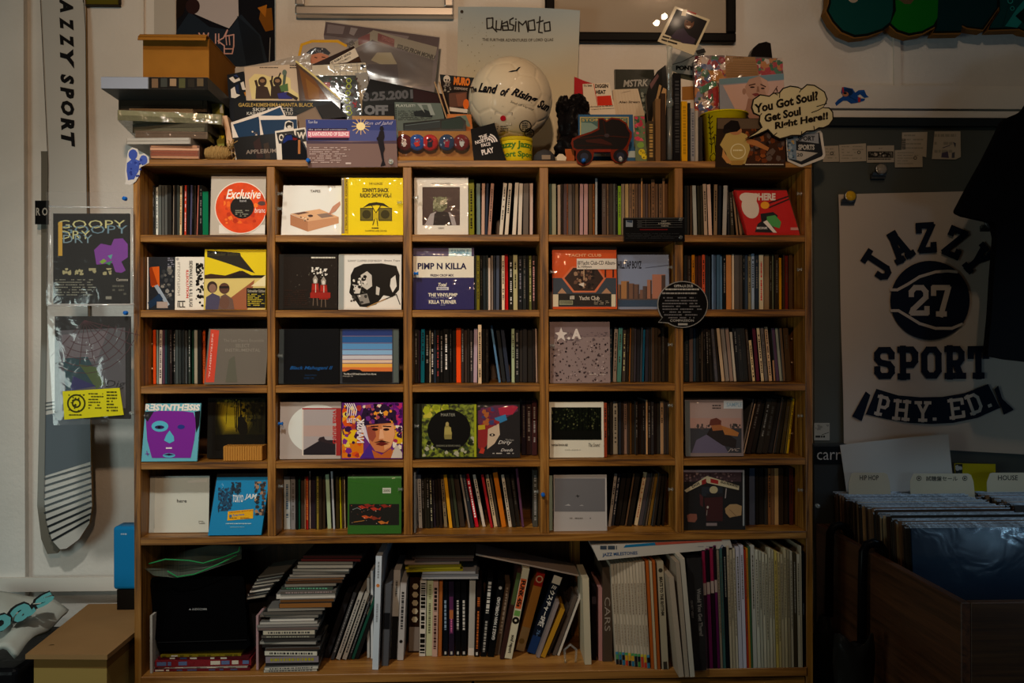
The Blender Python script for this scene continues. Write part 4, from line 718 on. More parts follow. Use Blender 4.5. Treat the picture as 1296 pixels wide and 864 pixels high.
# --- heap of record sleeves at the left end
def layers(o, w, d, h, n, cols, rough=0.2):
    mb = MB(); R = random.Random(int(w * 1e6))
    for i in range(n):
        z0, z1 = h * i / n + .0004, h * (i + 1) / n - .0004; mb.box((-w * R.uniform(.93, 1), -d - R.uniform(.0003, .0012), z0), (w * R.uniform(.9, 1), -d + .002, z1), pm(R.choice(cols), rough, bump=.4, bscale=70))
    mb.build('sleeve_edges', o)
YS = 0.02
st = [('copper-glinting stack of wrapped CD sleeves lying flat on shelf top', 188, 250, 186, 203, 0.012, 0.22, '6a4a3c', 2, 5, ['b08060', '8a4a34', 'c89878', '5a3428']),
      ('grey plastic-sleeved record lying low in the left heap', 163, 246, 178, 186, 0.004, 0.27, '8a847c', -3, 2, ['a8a49c', 'c0bab0']),
      ('brown-edged wrapped record above the grey one in left heap', 168, 258, 169, 178, 0.01, 0.26, '6a5a48', 3, 3, ['a88460', '7a5c40', '5a4838']),
      ('dark bagged record in the middle of the left heap', 172, 270, 158, 169, 0.02, 0.25, '3a372e', -5, 2, ['4a463a', '35322a', '5a5646']),
      ('olive plastic bag of records poking out left of the heap', 140, 266, 145, 158, 0.01, 0.27, '6a6848', 9, 2, ['7a785a', '8a8868', '5c5a40']),
      ('thin pale CD wallet just under the top box of the heap', 163, 243, 138, 145, 0.03, 0.20, 'a08c74', 1, 2, ['b8a488', '8a7458']),
      ('brown record mailer under the blue-grey box', 150, 262, 123, 138, 0.06, 0.22, '3c342a', 0, 2, ['3c342a', '4a4034'])]
for i, (lb, x0, x1, p0, p1, yf, dp, col, yw, n, ec) in enumerate(st):
    o, w, d, h = block('record_sleeve', lb, 'record', x0, x1, p0, p1, yf, min(dp, DEP - yf), pm(col, 0.3, bump=.3, bscale=25), yw, YS, 'heap of sleeves under the cardboard box')
    layers(o, w, d, h, n, ec)
    if i in (0, 2, 4):
        mb = MB(); mb.box((-w * 1.01, -d - .002, -.0), (w * 1.01, d, h), film('fff', 0.05, 0.10, 0.5, 40, 0.02)); mb.build('plastic_sleeve', o)
o, w, d, h = block('boxed_record', 'flat blue-grey box with dark picture, topmost of the left heap', 'box', 128, 263, 108, 123, -0.03, 0.25, pm('4a4a48', 0.4), 0, YS, 'heap of sleeves under the cardboard box')
mb = MB(); mb.box((-w, -d - .0008, .001), (-w * .12, -d + .001, h - .001), pm('8c94a4', 0.35)); mb.box((-w * .1, -d - .0008, .001), (w, -d + .001, h - .001), pm('1c1a18', 0.3)); 
for i, k in enumerate(['6a5440', '3a3c38', '8a7258', '4a4a30', '2a2620', '5a4c38']): u = -w * .05 + w * .17 * i; mb.box((u, -d - .0012, .003 + .002 * (i % 3)), (u + w * .12, -d + .001, h - .004 + .001 * (i % 2)), pm(k, .3))
mb.build('box_print', o)
# --- open cardboard box
x0, x1, y0, y1, z0, z1 = X(181, .02, 80), X(264.5, .02, 80), .02, .235, Z(108, .02) + .0004, Z(52, .02); cbm = pm('8c5e22', 0.75, mott=.12, bscale=30); t = .003
bo = empty('cardboard_box', ((x0 + x1) / 2, (y0 + y1) / 2, z0), 'open brown cardboard box sitting on the heap of records', 'box'); Bo = bo.location.copy()
def bp(name, a, b_, m=cbm):
    q = MB(); q.box(a, b_, m); o = q.build(name, bo); o.location = -Bo; return o
bp('front_wall', (x0, y0, z0), (x1, y0 + t, z1)); bp('back_wall', (x0, y1 - t, z0), (x1, y1, z1)); bp('side_wall', (x0, y0 + t, z0), (x0 + t, y1 - t, z1)); bp('side_wall', (x1 - t, y0 + t, z0), (x1, y1 - t, z1)); bp('bottom', (x0 + t, y0 + t, z0), (x1 - t, y1 - t, z0 + t)); bp('lid', (x0 - .001, y0 + .004, z1), (x1 + .001, y1, z1 + t))
mb = MB(); n = 8
pr = [(y0 + .004, z1 + .001), (y0 - .012, z1 + .003), (y0 - .022, z1 - .004), (y0 - .024, z1 - .012)]
for (ya, za), (yb, zb) in zip(pr, pr[1:]):
    mb.hexa([(x0 - .002, ya, za), (x1 + .001, ya, za), (x1 + .001, yb, zb), (x0 - .002, yb, zb), (x0 - .002, ya, za + .003), (x1 + .001, ya, za + .003), (x1 + .001, yb - .003, zb), (x0 - .002, yb - .003, zb)], cbm)
o = mb.build('front_flap', bo); o.location = -Bo
zl = z1 + t
for nm, lb, xa, xb, za, zb, yf, dp, col in (('flat_package', 'thin reddish-brown package lying on the cardboard box', 194, 245, zl, zl + .006, .05, .14, '7a4a2c'), ('bagged_cd', 'blue and white CD in clear bag on top of the cardboard box', 206, 251, zl + .0065, zl + .015, .06, .12, '5a84b4')):
    mb = MB(); xa, xb = X(xa, yf, 40), X(xb, yf, 40); mb.box((xa, yf, za + .0003), (xb, yf + dp, zb), pm(col, .3)); o = mb.build(nm, origin=((xa + xb) / 2, yf + dp / 2, za)); tag(o, lb, 'package' if 'flat' in nm else 'cd case')
    if nm == 'bagged_cd':
        q = MB(); q.box((-.02, -dp / 2 - .001, .0006), (.012, -dp / 2 + .001, .005), pm('d8dcdc', .3)); q.build('white_edge', o); q = MB(); q.box(((xa - xb) / 2 - .008, -dp / 2 - .004, 0.0004), ((xb - xa) / 2 + .004, dp / 2, zb - za + .003), M_BAG); q.build('plastic_bag', o)
# --- twine
tc_ = Vector((X(276, .03), .035, Z(191, .03))); tw = empty('twine_ball', (tc_.x, tc_.y, TZ), 'rough ball of natural twine on the shelf top beside records', 'twine'); MT = pm('9a7c4c', 0.9, bump=.5, bscale=300)
mb = MB(); mb.lathe([(.001, -.032), (.012, -.028), (.0165, -.012), (.0175, 0), (.0165, .012), (.012, .026), (.001, .03)], MT, Matrix.Translation((0, 0, .0195)) @ Matrix.Rotation(math.pi / 2, 4, 'Y'), 18); mb.build('twine_core', tw)
R = random.Random(3); mb = MB()
for i in range(18):
    x = -.026 + .003 * i; r = .0185 * math.sqrt(max(.12, 1 - (x / .034) ** 2)); tl = R.uniform(-.25, .25)
    mb.tube([(x + tl * r * math.sin(a), r * math.cos(a), .0195 + r * math.sin(a)) for a in [2 * math.pi * k / 14 for k in range(15)]], .0011, MT, 5)
mb.build('twine_strand', tw)
mb = MB()
for i in range(9): mb.tube([(.02 + R.uniform(-.008, .012), R.uniform(-.006, .006), .03), (.026 + R.uniform(-.01, .02), R.uniform(-.01, .01), .046 + R.uniform(-.004, .008))], .0011, MT, 5)
mb.build('loose_ends', tw); mb = MB(); mb.tube([(.026, -.012, .012), (.04, -.016, .02), (.045, -.016, .01), (.036, -.016, .001), (.028, -.016, .002)], .0011, MT, 5); mb.tube([(-.02, -.016, .004), (-.034, -.02, .001), (-.02, -.024, .0012)], .0011, MT, 5)
mb.build('hanging_loop', tw)
# --- cards and CDs heaped left of the ball, back to front
o, a, pl, lc = card('grey_plastic_bag', 'pale grey plastic bag behind the monster-figures cover', 'bag', T2, [(108, 100), (380, 52), (580, 5), (690, 0), (715, 150), (700, None), (120, None)], .16, 'a49c90', 3, .002, .25, .3, bump=.3)
o, a, pl, lc = card('bagged_record', 'silvery bagged record sleeve with marquee picture propped behind heap', 'record', CB, [(205, 108), (772, 186), (736, 520), (735, None), (330, None), (195, 180)], .20, '7c747c', 6, .004, .3, .2)
a.p([(205, 110), (770, 188), (760, 250), (195, 175)], '5c4c54').p([(215, 120), (300, 132), (290, 170), (210, 165)], '8a8088').p([(330, 136), (365, 142), (345, 178), (322, 168)], 'a09aa0').p([(470, 158), (620, 180), (612, 195), (520, 180)], '8a8088').p([(300, 240), (440, 152), (445, 195), (310, 262)], 'a8a498').p([(440, 150), (760, 235), (745, 300), (440, 200)], 'a8a498').p([(366, 190), (425, 165), (425, 205), (368, 226)], '8a4c50').p([(465, 165), (548, 195), (545, 235), (463, 206)], '8a4c50').textr('ISSUGI FROM MONJU', (556, 247), (742, 305), 30, '4a4844', .05).textr('DOS', (322, 240), (352, 220), 26, '4a4844', .05).p([(350, 270), (440, 215), (740, 300), (730, 430), (380, 420)], '6c6668').p([(430, 300), (460, 262), (530, 262), (560, 320), (500, 330)], 'b8b49c').p([(400, 320), (560, 320), (570, 400), (400, 400)], '55505a').textr('TIMEKEEPER', (480, 198), (545, 216), 20, 'c08c8c')
lcx = [pl.loc(360 + x / 3.927, y_ / 3.927) for x, y_ in ((203, 104), (776, 184), (738, 520), (330, 520), (193, 182))]
def crum(o, pl, quad, n, amp, mat, seed, z=.003):
    R = random.Random(seed); (ax, ay), (bx, by), (cx, cy), (dx, dy) = quad
    def fn(u, v): 
        x = (ax * (1 - u) + bx * u) * (1 - v) + (dx * (1 - u) + cx * u) * v; y_ = (ay * (1 - u) + by * u) * (1 - v) + (dy * (1 - u) + cy * u) * v
        return (x, y_, z + (R.uniform(0, amp) if 0 < u < 1 and 0 < v < 1 else 0))
    return bumpy('plastic_bag', None, n, n, fn, mat, o)
crum(o, pl, [pl.loc(360 + x / 3.927, y_ / 3.927) for x, y_ in ((203, 104), (776, 184), (738, 520), (200, 420))], 8, .009, film('fff', 0.2, 0.18, 0.4, 10, 0.04), 5)
o, a, pl, lc = card('cartoon_bag', 'clear bag with yellow rim and drawn figure in cap', 'bag', T3, [(50, 230), (75, 110), (180, 72), (420, 72), (500, 130), (480, 300), (470, None), (70, None)], .17, 'a89c90', 4, .003, .3, .3)
a.line([(62, 225), (85, 120), (180, 88), (410, 88), (490, 130)], 24, 'd0a01c').p([(160, 290), (175, 215), (250, 190), (330, 220), (340, 290)], 'c08064').p([(125, 195), (165, 160), (210, 142), (300, 150), (350, 195), (330, 215), (260, 190), (180, 210)], '3a3c44').specks(180, 150, 310, 200, 14, 6, ['d8d8d8', '8a8c94'], 3).line([(205, 235), (225, 240)], 8, '2a1c18').line([(270, 232), (300, 236)], 8, '2a1c18'); sleeve_over(o, pl, lc)
o, a, pl, lc = card('gold_label_cd', 'dark CD tilted with a white printed label, behind the heap', 'cd case', T3, [(180, 300), (560, 130), (630, 275), (640, None), (200, None)], .145, '2a1810', 4, .006, .3)
a.p([(345, 275), (570, 150), (605, 225), (500, 280), (345, 300)], 'd8d0c0').textr('IT KARAT GOLD', (362, 298), (540, 202), 22, '1c1814', .04).textr('INSTRUMENTS', (425, 296), (535, 240), 18, '5a544c', .01).p([(500, 282), (610, 228), (628, 272)], '3a2618')
o, a, pl, lc = card('grid_cd', 'pale CD with faint grid print standing in the heap', 'cd case', T3, [(180, 308), (665, 282), (700, 540), (690, None), (200, None)], .125, 'c4bca8', 4, .008, .35, .2)
for i in range(6): a.line([(380 + i * 52, 296 - i * 3), (395 + i * 54, 560)], 4, '8a8a88').line([(380, 320 + i * 42), (690, 305 + i * 44)], 4, '8a8c8c')
a.p([(620, 300), (662, 300), (666, 330), (628, 335)], '3a3e44').p([(570, 380), (690, 370), (690, 540), (590, 545)], '90908c'); sleeve_over(o, pl, lc)
o, a, pl, lc = card('patterned_cd', 'dark CD with yellow-green leaf outlines and red patches', 'cd case', T3, [(200, 400), (580, 400), (632, 740), (640, None), (330, None)], .10, '1f1c18', 4, .0095, .3, .3)
a.p([(205, 404), (576, 404), (585, 470), (330, 520)], '2a3028').rect(288, 462, 345, 510, '8a2420').specks(340, 420, 600, 740, 40, 18, ['2c241f', '3a2420', '28302a', '401c1c'], 4)
for x, y_ in ((515, 448), (515, 500), (508, 560), (500, 630), (512, 700), (520, 740)): a.ring(x, y_, 20, 27, 'a8b820', 6)
a.specks(540, 640, 590, 690, 8, 14, ['8c1c2c', 'a02430'], 2); sleeve_over(o, pl, lc)
o, a, pl, lc = card('patterned_sleeve', 'small black sleeve with white brush shapes beside monster cover', 'cd case', T2, [(45, 152), (175, 125), (240, 345), (250, None), (110, None)], .12, '14161c', 4, .004, .35)
a.p([(60, 180), (90, 165), (110, 190), (140, 175), (150, 195), (100, 215), (85, 205)], 'd8d4cc').p([(75, 265), (105, 245), (118, 300), (150, 310), (110, 335), (78, 330)], 'd8d4cc').p([(150, 215), (175, 205), (185, 255), (205, 245), (200, 270), (165, 270)], 'd8d4cc').p([(95, 160), (120, 150), (140, 175)], '2c3c6c').p([(178, 290), (220, 280), (222, 315), (188, 318)], 'b87818').p([(110, 235), (135, 225), (140, 300), (120, 290)], '1c2848')
o, a, pl, lc = card('monster_cover', 'beige cover with two drawn long-armed creatures', 'record', T2, [(180, 92), (578, 70), (650, 345), (652, None), (240, None)], .095, 'c0ac94', 4, .004, .4)
a.p([(215, 190), (260, 145), (330, 150), (400, 175), (470, 150), (540, 180), (545, 260), (600, 300), (620, 343), (240, 343), (225, 260)], 'd4c488').rows(300, 92, 455, 108, 1, '5a5044', 3, fill=1).rows(535, 74, 588, 110, 2, '2a2824', 4, fill=1, ragged=0)
for x, k in ((322, '3a2a20'), (440, '30241c')): a.ell(x, 205, 34, 38, k).p([(x - 55, 340), (x - 50, 250), (x - 10, 235), (x + 40, 250), (x + 70, 340)], k).ell(x, 200, 20, 14, '8a6a4c').line([(x - 36, 260), (x - 52, 200)], 20, k)
a.line([(490, 230), (498, 140)], 22, '4a5a4c').ell(495, 135, 18, 22, '5a6a5c').p([(440, 300), (520, 285), (560, 342), (450, 342)], '2c2c70').line([(520, 300), (590, 340)], 24, '2a2018').p([(455, 240), (520, 220), (525, 280), (470, 285)], '4a6a3a').line([(395, 200), (400, 165)], 12, '30241c').line([(450, 170), (462, 140)], 10, '30241c')
o, a, pl, lc = card('folded_brown_card', 'brown folded card with cream edge rising to a point', 'card', T3, [(30, 266), (200, 402), (440, 620), (430, None), (130, None)], .08, '42280e', 5, .003, .35, .2)
a.p([(60, 330), (200, 440), (330, 620), (120, 620)], '6a4014').p([(120, 420), (240, 520), (250, 615), (150, 610)], '7c5018').line([(34, 272), (200, 404), (432, 614)], 16, 'c8b878')
o, a, pl, lc = card('black_leaflet', 'wide black leaflet with gold and white lettering', 'card', T2, [(95, 352), (864, 356), (985, 470), (960, None), (120, None)], .07, '101012', 4, .002, .35)
a.text('GAGLE×KIMISHIMA+MANTA BLACK', 135, 372, 720, 402, 'a88c48', .02).text('SKIP EFFECTS', 245, 410, 560, 436, 'b8b4ac', .02).text('KASUGAMOTO×TETSU', 200, 442, 560, 466, 'b8b4ac', .02).p([(570, 440), (640, 410), (720, 400), (640, 470)], '2a2a26')
o, a, pl, lc = card('brown_photo_card', 'brownish photo card tilted among blue cards', 'card', T2, [(440, 540), (735, 400), (800, 520), (780, None), (470, None)], .055, '6a5848', 5, .002, .4)
a.p([(450, 545), (730, 412), (790, 520), (600, 600)], '7a6654').p([(745, 398), (865, 372), (985, 480), (800, 500)], '201c1a')
o, a, pl, lc = card('blue_photo_card', 'tilted dark blue card with white border, left of its twin', 'card', T2, [(75, 525), (465, 392), (545, 560), (545, None), (125, None)], .045, 'd0c4b8', 5, .002, .3, group='dark blue bordered cards')
a.p([(92, 540), (292, 478), (322, 640), (135, 640)], '15304c').p([(305, 470), (460, 405), (490, 466), (310, 500)], '173858').specks(220, 590, 300, 625, 8, 10, ['c8b8a8', '3a3434'], 2)
o, a, pl, lc = card('blue_photo_card', 'dark blue card with white upper edge, right of its tilted twin', 'card', T2, [(295, 470), (590, 476), (600, 610), (600, None), (325, None)], .04, 'd4c8bc', 5, .002, .3, group='dark blue bordered cards')
a.p([(300, 505), (590, 500), (596, 640), (325, 640)], '15304c').line([(300, 500), (330, 640)], 8, 'd0c4b8')
o, a, pl, lc = card('black_photo_book', 'black booklet with faint lettering standing left front of shelf top', 'booklet', T2, [(85, 645), (415, 610), (440, 630), (470, 800), (470, None), (125, None)], .028, '14110f', 5, .004, .3, .2)
a.p([(250, 680), (300, 640), (330, 800), (280, 808)], '2c1814').p([(330, 690), (370, 680), (385, 806), (345, 808)], '33261c').textr('APPLEBUM', (195, 772), (430, 760), 32, '8a7c70', .01)
o, a, pl, lc = card('lettered_sticker', 'white sticker with black letter blocks and small masked head', 'sticker', T2, [(420, 592), (490, 580), (500, 520), (530, 508), (562, 525), (565, 575), (655, 562), (690, 690), (690, None), (440, None)], .022, 'd0c8bc', 4, .0015, .35)
a.ell(530, 548, 28, 24, '1c1a18').ell(532, 560, 16, 13, 'c8c0b4').p([(500, 540), (560, 538), (555, 525), (520, 520)], '1c1a18').p([(430, 605), (568, 588), (580, 680), (450, 690)], '2a2826').p([(582, 588), (650, 576), (672, 670), (592, 680)], '2a2826').text('O', 450, 615, 490, 670, 'd0c8bc', .03).text('W', 592, 600, 660, 655, 'd0c8bc', .04).text('W', 500, 615, 560, 665, 'd0c8bc', .04)
mb = MB(); pl = Pl((373, 200), .008, 2); pl.O.z = TZ; pl.M.translation = pl.O
arch = [pl.loc(280 + x / 6.171, 70 + y_ / 6.171) for x, y_ in ((470, 690), (480, 650), (500, 622), (530, 610), (570, 618), (620, 650), (650, 690), (672, 740), (676, 795))]; arch += [(arch[-1][0], .001), (arch[0][0] + .002, .001)]
mb.prism(arch, -.008, 0, pm('15161a', .2, coat=.6)); o = mb.build('arched_badge', None, pl.M); tag(o, 'glossy black arched badge standing at front left of shelf top', 'badge')
a = Art(pl, T2, .2, .5); a.p([(484, 660), (510, 625), (550, 622), (560, 660), (520, 665), (485, 690)], '1c2c6a').p([(560, 640), (600, 650), (580, 665), (558, 660)], '6a1c1c').rect(600, 660, 618, 770, 'a86c40').line([(470, 690), (500, 622), (540, 612), (620, 652), (668, 740)], 7, '3a3c44'); a.build('badge_print', o)
# slim yellow-edged and copper-edged CDs standing beside the twine
o, a, pl, lc = card('yellow_edge_cd', 'olive CD with bright yellow edge leaning beside the records', 'cd case', T1, [(1050, 238), (1160, 215), (1180, 560), (1185, None), (1150, None)], .075, '7c7a34', 3, .01, .35)
a.p([(1110, 430), (1140, 430), (1180, 600), (1158, 620)], 'd8c818').p([(1140, 305), (1160, 302), (1172, 385), (1140, 380)], 'b8b8ac')
o, a, pl, lc = card('copper_edge_cd', 'narrow CD with copper-glinting edge beside yellow-edged CD', 'cd case', T1, [(1168, 405), (1205, 405), (1256, 640), (1256, None), (1230, None)], .06, 'c8a484', 3, .1, .2, .5, bump=.2)
# --- flyer pinned over the shelf edge
o, a, pl, lc = card('concert_flyer', 'blue and mauve landscape flyer with sun and standing silhouette', 'flyer', CB, [(104, 592), (555, 594), (562, 830), (118, 832)], -.006, '7c6a70', 0, .002, .3, .3, stand=False)
a.p([(106, 594), (554, 596), (558, 705), (110, 705)], '34407a').p([(108, 640), (556, 650), (558, 705), (110, 705)], '474f84').p([(108, 700), (558, 702), (560, 828), (118, 830)], '77605c').p([(108, 698), (330, 706), (558, 698), (558, 714), (110, 714)], '4a3c4c')
for i in range(12): a.line([(380, 628), (380 + 45 * math.cos(i * .5236), 628 + 40 * math.sin(i * .5236))], 4, 'c8a878')
a.ell(380, 628, 22, 20, 'f0dca0').rect(116, 638, 312, 652, '2a1c34').rect(116, 652, 324, 684, 'c86c80').text('DJ KANTA/SOUND OF SILENCE', 120, 656, 320, 682, 'f0dce0', .04).rect(116, 684, 320, 696, '2a1c34').text('the quiet soul conception', 120, 640, 308, 650, 'c8c0d0').text('Sun of Jahil', 395, 604, 540, 626, 'b8b4d0', .0, .4).text('Tsum Ros', 118, 600, 165, 614, 'c8c8d8', .0, .3).rows(125, 732, 330, 815, 8, 'b8a4a0', 4, hgt=.45).rect(305, 808, 332, 816, 'c8b8b4')
a.ell(484, 640, 10, 13, '15131c').p([(474, 652), (494, 652), (498, 680), (492, 700), (500, 740), (492, 760), (496, 800), (504, 822), (478, 826), (486, 800), (476, 750), (466, 712), (466, 680)], '15131c').ell(474, 690, 16, 12, '15131c').ell(530, 804, 12, 13, 'c8c8c4')
# --- group between flyer and ball
o, a, pl, lc = card('date_poster', 'black card with grey date lettering leaning in the heap', 'card', CB, [(425, 392), (800, 470), (815, 520), (800, None), (390, None), (386, 500)], .09, '100f0f', 5, .003, .4)
a.p([(390, 480), (440, 455), (640, 440), (640, 500), (390, 540)], '1a1c1c').textr('3.25.2001', (392, 505), (640, 490), 46, '55565a', .05).text('OFF', 396, 522, 515, 572, '6a6c70', .06).p([(640, 440), (800, 478), (800, 520), (640, 520)], '2a1618')
o, a, pl, lc = card('playlist_folder', 'grey-green folder with blurred print and spiral left edge', 'folder', T4, [(65, 305), (470, 315), (500, 440), (500, None), (85, None)], .06, '5a6660', 5, .004, .4, .1)
a.text('PLAYLIST!', 78, 325, 245, 348, 'a8b0aa', .02).rows(95, 380, 400, 470, 8, '2a302e', 4).p([(230, 390), (330, 370), (400, 400), (395, 440), (240, 430)], '1c2224').p([(260, 320), (380, 320), (420, 420), (380, 420), (350, 330), (300, 330), (330, 400)], '8a9490')
for i in range(18): a.rect(70, 350 + i * 12, 84, 355 + i * 12, '15181a')
o, a, pl, lc = card('glasses_case', 'two long dark clear cases lying before the folder', 'case', T4, [(140, 490), (500, 450), (640, 430), (690, 470), (680, None), (150, None)], .046, '1c2022', 1, .007, .15, .6)
a.p([(150, 500), (465, 465), (465, 530), (150, 560)], '2c3436').p([(475, 470), (640, 440), (670, 480), (660, 540), (475, 540)], '243430').line([(160, 510), (460, 472)], 4, '5a6a6c')
o, a, pl, lc = card('skull_cd', 'black and orange CD with skull print and big lettering', 'cd case', T4, [(460, 62), (760, 92), (700, 400), (690, None), (555, None)], .10, '1c1512', 4, .0095, .35, .2)
a.p([(465, 66), (755, 96), (742, 150), (470, 110)], '20282c').ell(522, 105, 30, 34, 'c8beb0').rect(505, 125, 545, 165, '8a8278').ell(512, 112, 8, 9, '1c1512').ell(534, 114, 8, 9, '1c1512').specks(490, 130, 560, 220, 30, 10, ['6a6460', '2a2420', '8a8478'], 3).textr('MURO', (580, 155), (722, 168), 72, 'd8782c', .06).textr('SCREWDRIVE', (585, 195), (702, 205), 22, 'a8988c', .03).p([(540, 230), (700, 215), (690, 350), (545, 350)], '5a3c30').p([(600, 240), (690, 225), (690, 330), (620, 345)], '784a38').ell(690, 325, 26, 45, 'd8641c').p([(545, 350), (705, 370), (700, 402), (545, 385)], 'd0c8bc')
for i in range(2):
    p0, p1 = at(490 + (415 + i * 40) / 6.913, 85 + 130 / 6.913, .092), at(490 + (505 + i * 36) / 6.913, 85 + 400 / 6.913, .086)
    mb = MB(); d_ = (p0 - p1); b_ = p1 + d_ * ((TZ + .001 - p1.z) / d_.z); mb.tube([b_, p0], .0018, pm('b0906c', .6), 8); o = mb.build('wooden_stick', origin=(b_.x, b_.y, TZ)); tag(o, ['thin wooden stick leaning beside the skull CD, left one', 'thin wooden stick leaning against the skull CD, right one'][i], 'stick', 'pair of leaning sticks')
o, a, pl, lc = card('orange_card', 'orange cardboard piece standing behind the badge box', 'card', T4, [(525, 410), (735, 412), (745, 520), (740, None), (530, None)], .066, 'b8703c', 4, .003, .6)
a.p([(600, 430), (690, 420), (730, 520), (700, 520), (670, 450), (610, 460)], '6a7a6c')
bb = empty('badge_box', (X(551, .02), .035, TZ), 'small brown tray of five round glossy badges at shelf edge', 'box'); bl = bb.location.copy()
bm_ = pm('9c6c34', .5); x0, x1 = X(503, .012), X(600, .012); zt = Z(164, .03)
for nm, p, q in (('tray_back', (x0, .045, TZ), (x1, .048, zt)), ('tray_floor', (x0, .006, TZ), (x1, .045, TZ + .004)), ('tray_lip', (x0, .004, TZ), (x1, .006, TZ + .008))):
    mb = MB(); mb.box(p, q, bm_); o = mb.build(nm, bb); o.location = -bl
BC = [('5a1c1c', 'c8b8b0'), ('24488c', 'b83028'), ('a82424', '1c2030'), ('2a3c58', '8c2030'), ('6a2020', 'b8bcb8')]
for i, (px, (c1, c2)) in enumerate(zip((150, 262, 375, 522, 650), BC)):
    cpx, cpy = 490 + px / 6.913, 85 + 660 / 6.913; p = at(cpx, cpy, .028); rr = 72 / 6.913 / 550; Mx = Matrix.Translation(p - bl) @ Matrix.Rotation(math.radians(96), 4, 'X')
    mb = MB(); mb.lathe([(.0, -.003), (rr * .98, -.003), (rr, 0), (rr * .8, .003), (rr * .4, .0046), (.0003, .005)], pm(c1, .12, coat=.8), Mx, 24); o = mb.build('round_badge', bb)
    m2 = MB(); R = random.Random(i)
    for j in range(6):
        a0 = R.uniform(0, 6.28); r0 = rr * .3; m2.poly([Mx @ Vector((r0 * math.cos(a0 + t) * R.uniform(.6, 1.6), rr * .15 + r0 * math.sin(a0 + t) * R.uniform(.6, 1.6) - j * rr * .08, .0053 + j * 2e-5)) for t in (0, 1.5, 3, 4.6)], pm([c2, c2, c1, '8a8c8c'][j % 4], .15, coat=.6))
    m2.build('badge_print', o)
q = MB(); q.poly([(x0, .006, TZ + .008), (x1, .006, TZ + .008), (x1, .02, zt - .002), (x0, .02, zt - .002)], M_BAG); o = q.build('clear_cover', bb); o.location = -bl
o, a, pl, lc = card('black_logo_card', 'black card with white dome emblem and lettering, leaning by the ball', 'card', CC, [(140, 642), (258, 610), (312, 780), (318, None), (155, None)], .006, '0d0f12', 6, .003, .3, .2)
a.textr('THE', (185, 696), (225, 684), 20, 'd8d0cc', .03).textr('NORTH', (165, 718), (235, 700), 18, 'd8d0cc', .03).textr('FACE', (195, 732), (240, 722), 17, 'd8d0cc', .03).textr('PLAY', (198, 772), (258, 757), 27, 'd8d0cc', .04)
for i, r in enumerate((0, 14, 28)): a.ring(222, 714, 24 + r * .8, 31 + r * .8, 'd8d0cc', 32, -82 + i * 4, -12, .95)
# --- lucky tin, ball, bundle
mb = MB(); tx, ty = X(654, .045), .05; rr = (X(675, .045) - X(634, .045)) / 2; h = Z(174, .03) - TZ; ylw = pm('d8c01c', .4)
tin = empty('yellow_tin', (tx, ty, TZ), 'round yellow tape tin with green lettering under the ball', 'tin')
mb.lathe([(rr * .97, .0), (rr, .001), (rr, h - .001), (rr * .97, h)], ylw, None, 32); mb.build('tin_body', tin)
mb = MB(); mb.lathe([(rr * 1.01, h * .86), (rr * 1.02, h * .88), (rr * 1.02, h), (rr * .9, h + .0005)], pm('b8a41c', .35), None, 32); mb.build('tin_rim', tin)
v, f = glyphs('JAZZY SPORT', .05); mb = MB()
for k, (t_, zz, hh_) in enumerate((('Jazzy Jazzy', .48, .34), ('Sport Sport', .12, .3))):
    v, f = glyphs(t_, .04); mb.mesh([((rr + .0004) * math.sin(-1.25 + g * 2.5), -(rr + .0004) * math.cos(-1.25 + g * 2.5), h * (zz + hh_ * q_)) for g, q_ in v], f, pm('4a7a28', .4))
mb.build('tin_lettering', tin)
BR = 0.0995; bc = at(646, 126.5, .085); bc.z = max(bc.z, TZ + h + BR * .985)
def soccer(center, r):
    import numpy as np
    bm = bmesh.new(); bmesh.ops.create_icosphere(bm, subdivisions=6, radius=1.0)
    g = (1 + 5 ** .5) / 2; iv = [Vector(p).normalized() for p in [(0, s1, s2 * g) for s1 in (1, -1) for s2 in (1, -1)] + [(s1, s2 * g, 0) for s1 in (1, -1) for s2 in (1, -1)] + [(s2 * g, 0, s1) for s1 in (1, -1) for s2 in (1, -1)]]
    el = min((iv[0] - q_).length for q_ in iv[1:]); rot = Matrix.Rotation(.42, 3, 'X') @ Matrix.Rotation(.35, 3, 'Z') @ Matrix.Rotation(.2, 3, 'Y'); iv = [rot @ q_ for q_ in iv]
    ed = [(i, j) for i in range(12) for j in range(i + 1, 12) if (iv[i] - iv[j]).length < el * 1.01]
    seg = []; pen = {i: [] for i in range(12)}
    for i, j in ed:
        p, q_ = iv[i] * (2 / 3) + iv[j] / 3, iv[i] / 3 + iv[j] * (2 / 3); seg.append((p.normalized(), q_.normalized())); pen[i].append(p.normalized()); pen[j].append(q_.normalized())
    for i in range(12):
        for a_ in range(5):
            ds = sorted(range(5), key=lambda b2: (pen[i][a_] - pen[i][b2]).length)
            for b2 in ds[1:3]:
                if a_ < b2: seg.append((pen[i][a_], pen[i][b2]))
    V = np.array([v_.co[:] for v_ in bm.verts]); dmin = np.full(len(V), 9.0)
    for p, q_ in seg:
        p, q_ = np.array(p), np.array(q_); d = q_ - p; t_ = np.clip(((V - p) @ d) / (d @ d), 0, 1); c_ = p + t_[:, None] * d; c_ /= np.linalg.norm(c_, axis=1)[:, None]; dmin = np.minimum(dmin, np.linalg.norm(V - c_, axis=1))
    for v_, d in zip(bm.verts, dmin): v_.co *= r * (1 - 0.018 * math.exp(-(d / .020) ** 2) - .004 * math.exp(-(d / .09) ** 2))
    me = bpy.data.meshes.new('soccer_ball'); bm.to_mesh(me); bm.free()
    for p in me.polygons: p.use_smooth = True
    return me
M_BALL = pm('d4c8ae', .38, coat=.15, mott=.06, bscale=18)
